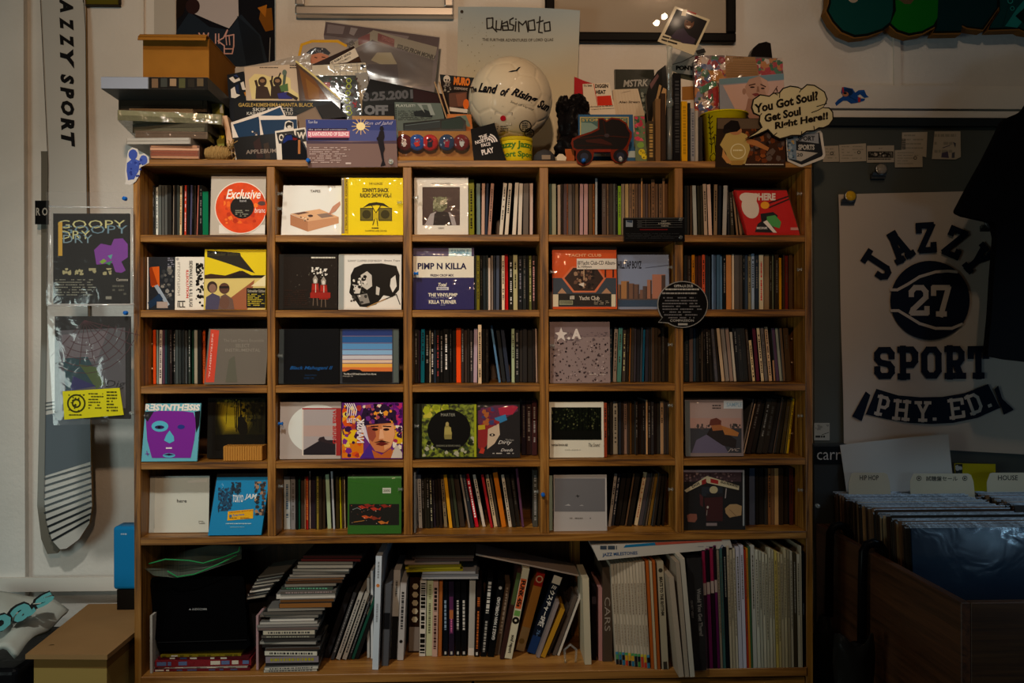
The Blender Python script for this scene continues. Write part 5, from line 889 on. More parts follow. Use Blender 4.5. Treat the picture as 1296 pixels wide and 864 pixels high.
me = soccer(bc, BR); me.materials.append(M_BALL); ball = link('soccer_ball', me); ball.location = bc; tag(ball, 'off-white soccer ball with black script lettering on shelf top', 'ball')
plb = Pl((646, 126), .085 - BR, 0); a = Art(plb, CC, .4, step=.0)
for t_, p, q_, hh_ in (('The', (142, 462), (172, 457), 30), ('Land', (176, 458), (272, 468), 48), ('of', (284, 474), (325, 484), 46), ('Rising', (335, 482), (462, 528), 52), ('Sun', (468, 532), (522, 556), 44)): a.textr(t_, p, q_, hh_, '14141a', .045, .35)
a0_ = a; a = Art(plb, CC, .4, step=.0)
a.textr('Soul of Varsity', (335, 512), (452, 552), 14, '3a3834', .0, .2).p([(325, 358), (345, 350), (365, 348), (378, 334), (390, 332), (372, 352), (345, 358)], '1c2024').p([(262, 554), (345, 560), (342, 622), (258, 614)], 'd8cdb8').line([(262, 554), (347, 560), (342, 622), (258, 614), (262, 554)], 2, '3a3834').ell(301, 588, 14, 14, 'b81c2c')
a.rows(270, 626, 335, 660, 3, '3a3834', 4, hgt=.4).ring(412, 628, 26, 31, '1c1c1c', 24).ring(432, 662, 20, 25, '1c1c1c', 24).rows(395, 610, 430, 648, 4, '1c1c1c', 5).rows(418, 648, 450, 676, 4, '1c1c1c', 7, fill=1, hgt=.6).ring(300, 587, 60, 61, '8a8070', 4)
Mi = plb.M
for v_ in [v_ for ao in (a0_.build('ball_lettering', ball), a.build('ball_emblem', ball)) for v_ in ao.data.vertices]:
    w_ = Mi @ v_.co; d = (w_ - CAM).normalized(); oc = CAM - bc; b_ = oc.dot(d); c_ = oc.dot(oc) - (BR + .0007) ** 2; ds = b_ * b_ - c_
    t_ = -b_ - math.sqrt(ds) if ds > 0 else -b_
    v_.co = CAM + d * t_ - bc
def blob(name, label, cat, parts, mat, seed=1, amp=.18, freq=9, group=None, base=TZ):
    """crumpled soft bundle: overlapping lumps fused by a remesh"""
    bm = bmesh.new(); R = random.Random(seed)
    for c_, s_ in parts:
        r_ = bmesh.ops.create_icosphere(bm, subdivisions=4, radius=1.0)
        for v_ in r_['verts']:
            n_ = v_.co.copy(); k = 1 + amp * 2.2 * (mnoise.noise(n_ * freq * .28 + Vector(c_) * 40) + .5 * mnoise.noise(n_ * freq * .7 + Vector(c_) * 70))
            v_.co = Vector((n_.x * s_[0] * k, n_.y * s_[1] * k, n_.z * s_[2] * k)) + Vector(c_)
            v_.co.z = max(v_.co.z, base)
    me = bpy.data.meshes.new(name); bm.to_mesh(me); bm.free(); me.materials.append(mat)
    for p in me.polygons: p.use_smooth = True
    o = link(name, me); o.data.transform(Matrix.Translation((-parts[0][0][0], -parts[0][0][1], -base))); o.location = (parts[0][0][0], parts[0][0][1], base); tag(o, label, cat, group); return o
def bl_(px, py, y, rx, ry, rz): p = at(px, py, y); return ((p.x, p.y, p.z), (rx / 545, ry, rz / 545))
bd = blob('leather_bundle', 'crumpled black leather bundle right of the soccer ball', 'bundle', [bl_(727, 160, .1, 20, .04, 28), bl_(714, 137, .11, 11, .03, 15), bl_(731, 134, .11, 14, .03, 14), bl_(722, 188, .08, 21, .035, 16)], pm('121011', .35, bump=.6, bscale=40), 4, .14, 7)
mb = MB(); mb.tube([Vector(at(735 - 4 * math.sin(i * .5), 158 + i * 2.2, .062)) - bd.location for i in range(12)], .0018, pm('2a2622', .5), 6); mb.build('cord', bd)
mb = MB(); pc = at(689, 196, .035); cap = empty('knitted_cap', (pc.x, pc.y, TZ), 'small round grey cap lying beside the ball', 'hat'); mb.lathe([(.026, .0), (.027, .006), (.024, .018), (.016, .027), (.006, .031), (.0005, .032)], pm('3c3c3e', .7), None, 24); mb.build('cap_dome', cap); mb = MB(); mb.box((-.008, -.0275, .004), (.012, -.0255, .014), pm('8a7a68', .6)); mb.build('cap_patch', cap)
o, a, pl, lc = card('shell_scrap', 'little cream paper scrap by the roller skate', 'paper', T5, [(225, 755), (250, 728), (280, 730), (312, 758), (305, None), (235, None)], .01, 'd0c4ac', 10, .004, .6)
o, a, pl, lc = card('orange_tag', 'small orange-brown tag behind the roller skate front wheel', 'card', T5, [(300, 688), (375, 685), (380, 745), (378, None), (310, None)], .02, 'a8582c', 5, .003, .5)
o, a, pl, lc = card('red_cd', 'red CD in clear wrap behind the white card', 'cd case', T5, [(378, 80), (470, 118), (530, 135), (545, 260), (540, None), (365, None)], .14, 'b01420', 4, .008, .25, .4); sleeve_over(o, pl, lc)
o, a, pl, lc = card('red_square_card', 'white card with black headline and red square', 'card', T5, [(448, 142), (672, 130), (722, 365), (725, None), (485, None)], .10, 'dcd0bc', 5, .004, .45)
a.text('DIGGIN', 552, 142, 662, 176, '2a2420', .05).text('HEAT', 558, 192, 642, 226, '2a2420', .05).p([(566, 244), (684, 238), (698, 318), (578, 322)], 'c8301c').line([(540, 140), (575, 325)], 5, 'c8301c').line([(578, 322), (700, 318)], 4, 'c8301c').text("D.L '2006", 460, 148, 524, 164, '2a2420', .04).textr('Performance by MURO', (488, 344), (705, 334), 16, '3a342c', .02).textr('original & remastered', (520, 362), (712, 352), 12, '6a6054', .01)
o, a, pl, lc = card('graffiti_cd', 'dark grey CD with white scrawled lettering', 'cd case', T5, [(715, 18), (1048, 20), (1058, 200), (1060, None), (720, None)], .15, '33352f', 4, .009, .35, .2)
a.textr('MSTRK', (790, 168), (1000, 160), 60, 'a8a8a4', .03, .2).line([(718, 22), (720, 200)], 6, '6a6c66').p([(930, 180), (990, 180), (1000, 400), (950, 400)], '4a5450').specks(935, 190, 990, 400, 14, 14, ['222824', '8a948c'], 3)
o, a, pl, lc = card('cream_cd', 'cream woodgrain CD with small black script', 'cd case', T5, [(700, 188), (912, 180), (968, 395), (965, None), (740, None)], .11, 'ccbca4', 4, .009, .45)
a.textr('Alien Stream', (750, 304), (928, 302), 20, '3a2c28', .03, .2)
for i in range(8): a.line([(715 + i * 26, 190), (748 + i * 26, 392)], 2, 'bca88e')
a.line([(780, 215), (850, 200)], 3, '8a7a68')
o, a, pl, lc = card('framed_picture', 'blue-framed picture with green scene behind the roller skate', 'picture', T5, [(412, 398), (870, 398), (880, 660), (908, 765), (905, None), (415, None)], .035, '2c5a84', 4, .008, .4)
a.rect(425, 418, 835, 700, 'b8a868').rect(434, 426, 826, 690, '4a6a68').p([(434, 560), (600, 500), (826, 560), (826, 690), (434, 690)], '5c7858').text('STORY MUSIC', 440, 432, 815, 456, 'c0a860', .02).p([(434, 465), (520, 470), (600, 520), (434, 600)], '7a948c').rect(415, 722, 905, 760, '2c5a84').p([(430, 728), (700, 725), (700, 750), (430, 752)], 'd0c8b0').text('the wing', 600, 730, 690, 746, '4a4a40', .02).rect(830, 705, 908, 760, 'a8b8b8')
o, a, pl, lc = card('pink_strip', 'pink and green patterned strip beside the framed picture', 'card', T5, [(880, 410), (968, 408), (980, 620), (990, None), (890, None)], .03, '6a7c5c', 4, .003, .25, .4)
a.specks(885, 415, 968, 620, 30, 24, ['c83c5c', 'b02c48', '4a7a54', 'd85c74', '2c5c40'], 4).ell(935, 655, 30, 24, '7ca848').ell(945, 715, 28, 28, 'd8c818').ell(968, 750, 26, 24, 'e0d020').specks(915, 690, 985, 765, 10, 8, ['3a3410', 'a89818'], 2); sleeve_over(o, pl, lc)
# die-cut roller skate pinned at the edge
sk = [(578, 430), (620, 425), (650, 448), (690, 422), (760, 432), (820, 470), (838, 520), (862, 545), (862, 590), (838, 650), (825, 700), (832, 740), (810, 790), (770, 808), (720, 800), (690, 770), (680, 715), (545, 715), (535, 770), (500, 815), (450, 830), (405, 810), (388, 765), (392, 705), (365, 690), (350, 640), (360, 600), (420, 572), (520, 540), (575, 512)]
o, a, pl, lc = card('roller_skate_cutout', 'dark die-cut roller skate with red outline pinned to shelf edge', 'cutout', T5, sk, -.0065, '6a1e0c', 0, .003, .3, .0, stand=False)
cx_, cy_ = 610, 620
a.p([(585, 440), (615, 436), (648, 462), (692, 436), (755, 445), (808, 478), (826, 525), (845, 555), (842, 590), (820, 650), (790, 690), (400, 690), (372, 675), (368, 618), (430, 586), (525, 555), (588, 525)], '141012').ell(462, 752, 64, 60, '16141a').ell(765, 745, 60, 55, '16141a').ell(462, 752, 34, 32, '2c3040').ell(765, 745, 32, 30, '24283a').line([(400, 600), (600, 575), (800, 590)], 7, '38160f').p([(470, 612), (600, 600), (690, 640), (690, 655), (480, 630)], '3a1814').line([(400, 660), (700, 655)], 6, '2c100c').line([(620, 450), (640, 560)], 10, '2c100c').line([(700, 580), (830, 590)], 8, '38160f').rect(540, 690, 685, 712, '7a2012').ell(650, 575, 22, 16, '3a3034').ell(765, 770, 14, 20, 'b8b4b8')
# ------------------------------------------------------------------ right half of the shelf top
def spine_top(label, x0, x1, pt, col, y=.03, dep=.1, rough=.35, mk=None, lean=0, cat='book', seed=1, hh=None):
    xa, xb = X(x0, y, 150), X(x1, y, 150); h = Z(pt, y, x0) - TZ; M = Matrix.Translation((xa, y, TZ)) @ Matrix.Rotation(math.radians(lean), 4, 'Y')
    mb = MB(); w = xb - xa - .0003; mb.box((0, 0, .0), (w, min(dep, DEP - y), h), pm(col, rough, bump=.1)); o = mb.build({'book': 'slim_book', 'cd case': 'cd_case'}.get(cat, 'slim_book'), None, M); tag(o, label, cat, 'upright spines between skate and cup')
    if mk:
        t_ = MB(); R = random.Random(seed); z = h * .92
        while z > h * .12:
            l = R.uniform(.002, .006); t_.poly([(w * .25, -.0003, z - l), (w * .75, -.0003, z - l), (w * .75, -.0003, z), (w * .25, -.0003, z)], pm(mk, .4)); z -= l + R.uniform(.001, .004)
        t_.build('spine_print', o)
    return o
spine_top('narrow brown spine with gold marks, just right of the roller skate', 819.5, 828.5, 153, '3c3020', .02, .1, mk='a8884c', seed=3)
spine_top('plain tan spine beside the gold-marked one', 829.5, 836, 125, '7a5c3c', .03, .1)
spine_top('thin dark brown spine behind the clear tube', 836.5, 842.5, 118, '3a2a20', .035, .12)
spine_top('wide black case with silvery texture beside the clear tube', 852, 862, 93, '17171a', .03, .12, .25, mk='3a3c40', seed=5)
spine_top('bright mustard yellow spine on the shelf top', 862.6, 870, 128, 'd09a14', .02, .1, mk='a87c10', seed=6)
spine_top('black thin spine right of the mustard one', 870.5, 874, 130, '20242a', .03, .1)
spine_top('pale grey spine with blue top', 874.4, 879.3, 137, '8c8c90', .02, .1, mk='5a5c66', seed=8)
spine_top('light grey thin case before the flowery bag', 879.7, 883.5, 140, 'a8a49c', .025, .1)
spine_top('dark slim case next to the yellow cup', 884, 889, 148, '2c2a2c', .03, .1)
o, a, pl, lc = card('bent_magazine', 'curled black magazine with cream brush marks', 'magazine', T6, [(38, 400), (60, 320), (110, 245), (160, 208), (172, 330), (175, None), (60, None)], .05, '15120f', 3, .01, .35, .2)
a.p([(75, 560), (100, 420), (120, 330), (135, 340), (112, 440), (95, 570)], 'a8875c').p([(120, 540), (128, 400), (145, 350), (165, 360), (160, 520), (150, 480), (140, 400)], 'b08c60').p([(60, 330), (110, 262), (118, 280), (70, 360)], '6a4c4c').p([(105, 500), (112, 480), (130, 780), (118, 790)], '8a6a44').p([(90, 560), (110, 545), (100, 640)], '9a7c50')
# clear acrylic tube with bulbs
tp = at(847.5, 120, .018); mb = MB(); h = Z(56, .018) - TZ; tb = empty('clear_tube', (tp.x, .018, TZ), 'tall clear acrylic tube standing among the spines', 'tube')
mb.lathe([(.0062, .0), (.0062, h - .012), (.0072, h - .008), (.0072, h - .003), (.004, h)], M_CLEAR, None, 14); mb.build('tube_body', tb); mb = MB(); mb.lathe([(.0075, h * .48), (.009, h * .5), (.009, h * .52), (.0075, h * .54)], M_CLEAR, None, 14); mb.build('tube_collar', tb); mb = MB(); mb.lathe([(.0045, .004), (.0045, h * .46)], pm('8a8884', .25, metal=.5), None, 10); mb.build('silver_insert', tb); mb = MB(); mb.lathe([(.018, .0), (.018, .003), (.008, .005)], pm('1c1a18', .4), None, 18); mb.build('tube_base', tb)
o, a, pl, lc = card('white_shoe_box', 'white rounded carton with black lettering behind the spines', 'carton', T6, [(200, 210), (240, 150), (300, 48), (345, 45), (395, 110), (405, 135), (345, 150), (350, 300), (350, None), (205, None)], .17, 'd8d0c4', 3, .08, .5)
a.line([(205, 205), (260, 190), (340, 150)], 5, '6a6258').text('PONY', 224, 212, 336, 242, '1c1a18', .06).p([(206, 255), (345, 275), (345, 310), (206, 285)], '3a3c30').ell(358, 74, 6, 6, '3a342c').p([(345, 120), (400, 105), (412, 130), (360, 145)], '4a4540').p([(262, 345), (345, 340), (345, 425), (262, 430)], '9a6c34')
o, a, pl, lc = card('instant_photo', 'tilted instant photograph of smiling man above shelf top', 'photo', CD_, [(205, 205), (292, 30), (466, 98), (385, 275)], .075, 'cbbfa0', 3, .001, .35, .2, stand=False)
a.p([(240, 170), (300, 45), (452, 105), (395, 225)], '1c1818').p([(270, 185), (300, 150), (335, 140), (360, 175), (395, 195), (385, 222), (330, 215)], '3c3040').ell(362, 115, 24, 30, '6a4630', rot=20).p([(340, 95), (372, 80), (392, 100), (380, 112)], '241a18').p([(345, 128), (372, 130), (360, 142)], 'd8c8b8').ell(352, 108, 4, 3, '1a1210').ell(374, 112, 4, 3, '1a1210').p([(330, 50), (352, 45), (345, 80), (322, 78)], 'c8b890').line([(232, 182), (262, 190)], 8, '3a342c').line([(270, 192), (318, 205)], 8, '3a342c').line([(226, 197), (250, 204)], 8, '3a342c').line([(258, 206), (300, 218)], 8, '3a342c').line([(355, 55), (395, 70)], 8, 'a83c2c')
o, a, pl, lc = card('flowery_gift_bag', 'shiny flower-patterned gift bag with brown card on it', 'bag', CD_, [(385, 300), (420, 276), (530, 275), (695, 284), (820, 290), (832, 370), (835, None), (400, None)], .145, '6c5a5c', 3, .02, .25, .5, bump=.25)
a.specks(390, 280, 545, 560, 150, 22, ['a83c48', '4a5c8c', 'c8b8b0', '3c6a50', 'b87c4c', '8c2c38', '7c84a8', 'c8a890'], 3).specks(690, 290, 828, 380, 60, 20, ['a83c48', '3c6a50', 'c8b8b0', 'b87c4c', '4a7a64', 'b84c58'], 5).p([(540, 278), (690, 285), (712, 388), (545, 390)], '9a7448').rows(580, 284, 640, 298, 1, '6a4c28', 4, fill=1)
for i in range(7): a.line([(545, 306 + i * 12), (698, 310 + i * 12)], 2, '7a5a34')
a.p([(410, 440), (490, 395), (500, 425), (420, 470)], '3c7a5c').p([(478, 440), (505, 430), (510, 510), (485, 530)], 'a01c1c').p([(455, 350), (520, 355), (545, 400), (480, 405)], 'b8803c'); sleeve_over(o, pl, lc, .004, film('fff', .06, .1, .5, 25, .02))
o, a, pl, lc = card('portrait_cover', 'pale pink and blue cover with bald head portrait', 'record', CD_, [(512, 392), (832, 365), (838, 600), (838, None), (515, None)], .122, '8c93a4', 3, .003, .4)
a.p([(530, 425), (833, 398), (836, 640), (640, 640)], 'c4a49a').p([(514, 394), (832, 367), (833, 395), (516, 420)], '6c8c9c').p([(640, 560), (655, 490), (690, 480), (700, 560), (740, 600), (740, 700), (610, 700)], '9a7464').p([(640, 430), (660, 395), (710, 378), (750, 400), (762, 440), (748, 480), (715, 498), (660, 490), (642, 460)], 'b08c7c').p([(715, 385), (750, 402), (762, 440), (748, 480), (735, 440)], 'c09c8c').ell(635, 455, 9, 16, 'a07c6c').line([(660, 425), (690, 418)], 6, '4a302a').line([(718, 420), (742, 432)], 6, '4a302a').ell(676, 434, 12, 4, '2a1a18').ell(728, 440, 10, 4, '2a1a18').p([(700, 430), (708, 430), (712, 458), (696, 458)], '8c6858').p([(672, 468), (700, 462), (715, 472), (690, 480)], '7c3c3c').p([(600, 640), (640, 545), (655, 580), (690, 640)], '1c1a20').line([(795, 440), (800, 455)], 6, '3a2a28').line([(780, 460), (800, 430)], 4, '5a3c38')
o, a, pl, lc = card('black_cap_top', 'black rounded plug sticking up behind the portrait cover', 'plug', T7, [(370, 90), (385, 55), (420, 25), (470, 14), (500, 25), (510, 115), (510, None), (372, None)], .19, '14100f', 0, .03, .3, .2)
# yellow paper cup
cx0, cx1, ct = 889, 948, Z(143, .055); px_ = X(918, .055); rt_, rb_ = (X(948, .055) - X(890, .055)) / 2, (X(940, .055) - X(893, .055)) / 2; h = ct - TZ
cup = empty('yellow_cup', (px_, .06, TZ), 'yellow paper cup with black doodles behind the photo card', 'cup'); M_Y = pm('d8c410', .45)
mb = MB(); mb.lathe([(rb_, .0), (rt_ * .97, h - .003), (rt_ * 1.03, h - .003), (rt_ * 1.04, h - .001), (rt_ * 1.0, h), (rt_ * .92, h - .004)], M_Y, None, 36); mb.build('cup_body', cup)
mb = MB()
def cups(pts, w=.0008):
    mb.tube([((rb_ + (rt_ - rb_) * v + .0003) * math.sin(t_), -(rb_ + (rt_ - rb_) * v + .0003) * math.cos(t_), h * v) for t_, v in pts], w, pm('1c1a10', .6), 5)
for k in range(6): cups([(-1.02, .9 - k * .1), (-.9, .86 - k * .1), (-.78, .9 - k * .1)])
cups([(-.95, .95), (-.9, .3), (-.96, .2)]); cups([(-.8, .45), (-.7, .55), (-.62, .5), (-.6, .25)]); cups([(-.72, .5), (-.7, .2)]); cups([(-1.05, .1), (-.9, .04), (-.7, .06), (-.66, .12), (-.8, .2), (-1.0, .16), (-1.05, .1)])
mb.build('cup_doodle', cup)
o, a, pl, lc = card('dj_photo_card', 'photo card of person in cap seen from behind at turntables', 'card', CD_, [(500, 585), (838, 590), (842, 830), (492, 830)], -.006, '2c2018', 0, .0015, .3, .3, stand=False)
a.p([(503, 588), (836, 593), (838, 640), (503, 640)], '5a4a3a').p([(620, 640), (838, 640), (840, 820), (620, 820)], '3a2216').specks(640, 640, 835, 810, 60, 18, ['6a3418', '241812', '8a4a20', '3a2c28', '5c4c44'], 5).p([(515, 720), (545, 665), (600, 650), (650, 670), (665, 740), (640, 815), (560, 815), (545, 760)], 'b09858').p([(560, 800), (640, 795), (625, 820), (570, 820)], 'a07c3c').p([(530, 740), (545, 770), (575, 810), (550, 812), (525, 780)], 'b8844c').p([(640, 685), (700, 700), (760, 735), (752, 750), (690, 725), (650, 712)], 'a86c3c').ell(592, 650, 32, 22, 'a8744c').p([(530, 655), (535, 625), (570, 598), (605, 602), (618, 640), (600, 655), (545, 660)], '15100f').p([(526, 652), (560, 640), (570, 658), (535, 662)], '1c1614').ring(605, 752, 34, 38, 'd8d0a8', 24).rows(580, 744, 632, 758, 1, 'd8d0a8', 4, fill=1).rows(640, 816, 832, 824, 1, 'd8d0c0', 3, fill=1, ragged=0)
# shield sticker and speech bubble
o, a, pl, lc = card('shield_sticker', 'white-edged dark shield sticker at the right end of shelf top', 'sticker', T7, [(600, 640), (828, 600), (842, 620), (862, 765), (850, 790), (708, 845), (690, 842), (612, 805)], -.0045, 'c8c0b4', 0, .001, .35, .1, stand=False)
a.p([(612, 650), (822, 615), (846, 760), (838, 775), (705, 830), (620, 795)], '24262a').p([(640, 640), (815, 618), (818, 690), (665, 670)], '8a8c90').text('SPORT', 678, 640, 792, 672, '2a2c30', .04).text('SPORTS', 682, 696, 790, 732, 'b0aca4', .04).p([(665, 735), (812, 752), (700, 808), (668, 798)], 'a8a298').text('20', 672, 752, 712, 776, '2a2c30', .03).p([(606, 665), (665, 655), (672, 800), (615, 790)], '6a7a8a').specks(608, 668, 665, 790, 20, 12, ['4a6a84', 'a88c54', '8a9aa4', '3a4a58'], 3)
bub = [(330, 658), (400, 610), (438, 580), (420, 545), (425, 508), (385, 490), (370, 450), (382, 395), (430, 362), (490, 372), (515, 352), (555, 350), (580, 320), (630, 305), (680, 312), (705, 325), (740, 295), (790, 300), (820, 318), (860, 345), (878, 395), (868, 425), (850, 448), (890, 450), (915, 480), (918, 530), (890, 570), (850, 590), (820, 590), (790, 608), (740, 612), (700, 640), (640, 640), (610, 650), (560, 662), (515, 640), (480, 600), (450, 618), (400, 640)]
o, a, pl, lc = card('speech_bubble_sign', 'cream cloud speech-bubble sign with black outline and lettering', 'sign', T7, bub, -.016, '1c1610', 0, .003, .45, .0, stand=False)
cxm = sum(p[0] for p in bub) / len(bub); cym = sum(p[1] for p in bub) / len(bub)
inn = []
n_ = len(bub)
for i in range(n_):
    (x0, y0), (x1, y1), (x2, y2) = bub[i - 1], bub[i], bub[(i + 1) % n_]; tx, ty = x2 - x0, y2 - y0; l = math.hypot(tx, ty) or 1; inn.append((x1 - ty / l * 9, y1 + tx / l * 9))
inn[0] = (352, 650)
a.p(inn, 'bfb48e')
for p in ([(515, 352), (545, 368)], [(560, 352), (558, 385)], [(705, 325), (690, 350)], [(850, 448), (812, 470), (770, 485)], [(870, 425), (805, 445)], [(425, 508), (440, 490)], [(790, 608), (785, 575)], [(700, 640), (705, 610)], [(515, 640), (540, 620)]): a.line(p, 6, '1c1610')
for t_, p, q_, hh_ in (('You Got Soul?', (402, 490), (822, 400), 62), ('Get Soul', (462, 552), (708, 500), 56), ('Right Here!!', (530, 610), (888, 540), 62)): a.textr(t_, p, q_, hh_, '1c1610', .045, .15)
card('bubble_prop', 'small dark bracket holding the speech bubble', 'bracket', T7, [(560, 560), (620, 555), (625, 650), (625, None), (562, None)], -.001 + .002, '1c1a18', 0, .003, .5)
# blue die-cut sticker on the shelf's top left corner
o, a, pl, lc = card('blue_sticker', 'blue blob-shaped sticker on the top left shelf corner', 'sticker', CA, [(150, 860), (158, 800), (165, 750), (185, 732), (212, 740), (222, 768), (245, 762), (268, 780), (270, 808), (245, 822), (228, 830), (222, 870), (205, 900), (180, 918), (150, 915), (155, 890)], -.003, 'c4c0bc', 0, .001, .4, .1, stand=False)
a.ell(190, 768, 22, 26, '3c50a0').ell(242, 795, 20, 24, '4458a8').p([(160, 810), (190, 785), (225, 800), (218, 850), (195, 890), (165, 895), (158, 850)], '3c50a0').specks(162, 790, 240, 880, 16, 9, ['2c3c88', '4a60b4', '28347c'], 3)
# ------------------------------------------------------------------ on the wall above
def wallcard(name, label, cat, pts, y, base, thick=.002, crop=(0, 0, 1), rough=.4, coat=0.0, lean=0, yaw=0):
    return card(name, label, cat, crop, pts, y, base, lean, thick, rough, coat, yaw, stand=False)
WF = WY - .001
o, a, pl, lc = wallcard('portrait_poster', 'dark poster of hand-sign jacket pinned to the wall upper left', 'poster', R4(223, -80, 349, 84), WF - .001, '15161c', .001, rough=.25, coat=.3)
a.p([(270, -80), (300, -80), (302, 20), (290, 36), (270, 28), (238, 14), (245, -30)], 'b4aeb0').p([(223, 40), (240, 15), (265, 34), (290, 38), (305, 18), (330, 45), (340, 84), (223, 84)], '1e2834').p([(300, 20), (328, 45), (335, 82), (312, 84), (306, 50)], '141c26').p([(223, -80), (245, -80), (240, -10), (232, 18), (223, 25)], '1c1410').ell(244, 8, 9, 10, '2c1c1c').p([(330, 12), (344, 10), (346, 38), (336, 40), (328, 24)], '7a4c14').p([(326, 10), (338, 6), (336, 22)], 'a8681c').line([(342, 48), (341, 78)], 1, '8a8c8c')
H_ = 'c89c94'
a.line([(273, 43), (273, 55)], 1.6, H_).line([(277, 43), (277, 55)], 1.6, H_).line([(283, 48), (288, 38), (285, 46), (296, 44), (296, 58), (294, 68), (284, 68), (284, 58), (276, 52), (283, 48)], 1.6, H_).line([(286, 46), (287, 57)], 1.2, H_).line([(290, 45), (291, 57)], 1.2, H_).line([(284, 62), (295, 62)], 1.4, H_).line([(252, 42), (256, 50), (258, 42), (262, 50), (264, 42)], 1.6, H_)
for x in (0, 2): a.line([(348.4 - x * .2, -60), (348.6, 80)], .8, 'a8b8c0')
o, a, pl, lc = wallcard('white_paper', 'blank white paper strip on the wall above the cardboard box', 'paper', R4(195, -60, 222, 46), WF - .001, 'b8b4ac', .001)
def frame(name, label, x0, x1, yb, w, col, metal, rough, mat, dep, glass=True):
    y = WY - dep; zb, zi = Z(yb, y), Z(yb - w, y); xa, xb = X(x0, y, 30), X(x1, y, 30); ws = X(x0 + w, y, 30) - xa; zt = zb + .5
    f = empty(name, ((xa + xb) / 2, WY - dep / 2, zb), label, 'frame'); lo = f.location.copy(); m = pm(col, rough, metal=metal)
    for nm, p, q in (('frame_rail', (xa, y, zb), (xb, WY - .001, zi)), ('frame_rail', (xa, y, zt - ws), (xb, WY - .001, zt)), ('frame_stile', (xa, y, zi), (xa + ws, WY - .001, zt - ws)), ('frame_stile', (xb - ws, y, zi), (xb, WY - .001, zt - ws))):
        b_ = MB(); b_.box(p, q, m); o = b_.build(nm, f); o.location = -lo; bv = o.modifiers.new('edge', 'BEVEL'); bv.width = .004; bv.segments = 2
    b_ = MB(); b_.box((xa + ws * .8, y + dep * .5, zi - .004), (xb - ws * .8, y + dep * .6, zt - ws), pm(mat, .6)); o = b_.build('mat_board', f); o.location = -lo
    if glass:
        b_ = MB(); b_.poly([(xa + ws * .8, y + dep * .4, zi - .003), (xb - ws * .8, y + dep * .4, zi - .003), (xb - ws * .8, y + dep * .4, zt - ws), (xa + ws * .8, y + dep * .4, zt - ws)], film('fff', .04, .01, 0, 1, 0)); o = b_.build('glass', f); o.location = -lo
frame('framed_print', 'brushed silver picture frame on the wall above the heap', 373, 574, 20.5, 12, 'b8b4b0', .9, .3, 'd0ccc4', .03)
frame('framed_artwork', 'large black picture frame with pale mat on the wall', 690, 932, 50.5, 12, '120f0d', .0, .35, 'a89c8c', .022)
frame('dark_picture', 'dark little picture at the upper left wall edge', 104, 152, 12, 3, '2a2418', .0, .4, '5a5418', .012, False)
# advertising poster behind the ball: slightly curled sheet
pl = Pl((655, 100), .255, 2); pl.O.z = TZ; pl.M.translation = pl.O
tl, tr, br, bl2 = pl.loc(580, 11), pl.loc(733.5, 17), pl.loc(727, 190), pl.loc(577, 190)
def fn(u, v):
    x = (tl[0] * (1 - u) + tr[0] * u) * v + (bl2[0] * (1 - u) + br[0] * u) * (1 - v); t_ = (tl[1] * (1 - u) + tr[1] * u) + .010 * math.sin(u * math.pi * .9)
    return (x, t_ * v, .012 * (v ** 2) * (2 * abs(u - .5)) ** 1.5)
m, N_, L_, P_ = newmat('poster_gradient'); tcn = N_.new('ShaderNodeTexCoord'); sp = N_.new('ShaderNodeSeparateXYZ'); L_.new(tcn.outputs['Generated'], sp.inputs[0]); rp = N_.new('ShaderNodeValToRGB'); rp.color_ramp.elements[0].position = .55; rp.color_ramp.elements[0].color = (*rgb('b4aa88'), 1); rp.color_ramp.elements[1].position = 1; rp.color_ramp.elements[1].color = (*rgb('8aa0ac'), 1); L_.new(sp.outputs['Y'], rp.inputs[0]); L_.new(rp.outputs[0], P_.inputs['Base Color']); P_.inputs['Roughness'].default_value = .45  # base colour runs from cream at the foot to grey-blue at the top
qp = bumpy('music_poster', pl.M, 16, 10, fn, m); tag(qp, 'pale blue-to-cream music poster standing behind the soccer ball', 'poster')
a = Art(pl, CC, .5, lift=.0128)
G = '2a2826'
for pts in ([(222, 95), (250, 92), (250, 140), (222, 145), (220, 95)], [(245, 135), (270, 160)], [(268, 105), (266, 148), (290, 150), (296, 105)], [(298, 120), (322, 108), (328, 150), (300, 152), (298, 130), (325, 130)], [(352, 90), (335, 100), (335, 120), (355, 128), (350, 150), (332, 150)], [(365, 108), (362, 155)], [(380, 158), (378, 108), (398, 125), (415, 105), (425, 160)], [(425, 108), (455, 100), (460, 150), (430, 152), (425, 108)], [(484, 85), (478, 162), (496, 165)], [(468, 115), (500, 105)], [(505, 118), (532, 112), (535, 155), (508, 158), (505, 118)]): a.line(pts, 7, G)
a.ell(365, 96, 4, 4, G).text('THE FURTHER ADVENTURES OF LORD QUAS', 198, 193, 550, 210, '4a4844', .01).ell(97, 67, 8, 8, '3a342c').specks(90, 90, 300, 380, 40, 2.5, ['8a8468', '6a6450'], 4)
pp_ = a.build('poster_print', qp)
for v_ in pp_.data.vertices:
    vv_ = min(1, v_.co.y / tl[1]); uu_ = (v_.co.x - (tl[0] * vv_ + bl2[0] * (1 - vv_))) / ((tr[0] - tl[0]) * vv_ + (br[0] - bl2[0]) * (1 - vv_)); v_.co.z = .012 * vv_ ** 2 * (2 * abs(uu_ - .5)) ** 1.5 + .0007 + (v_.co.z - .0128) * .5
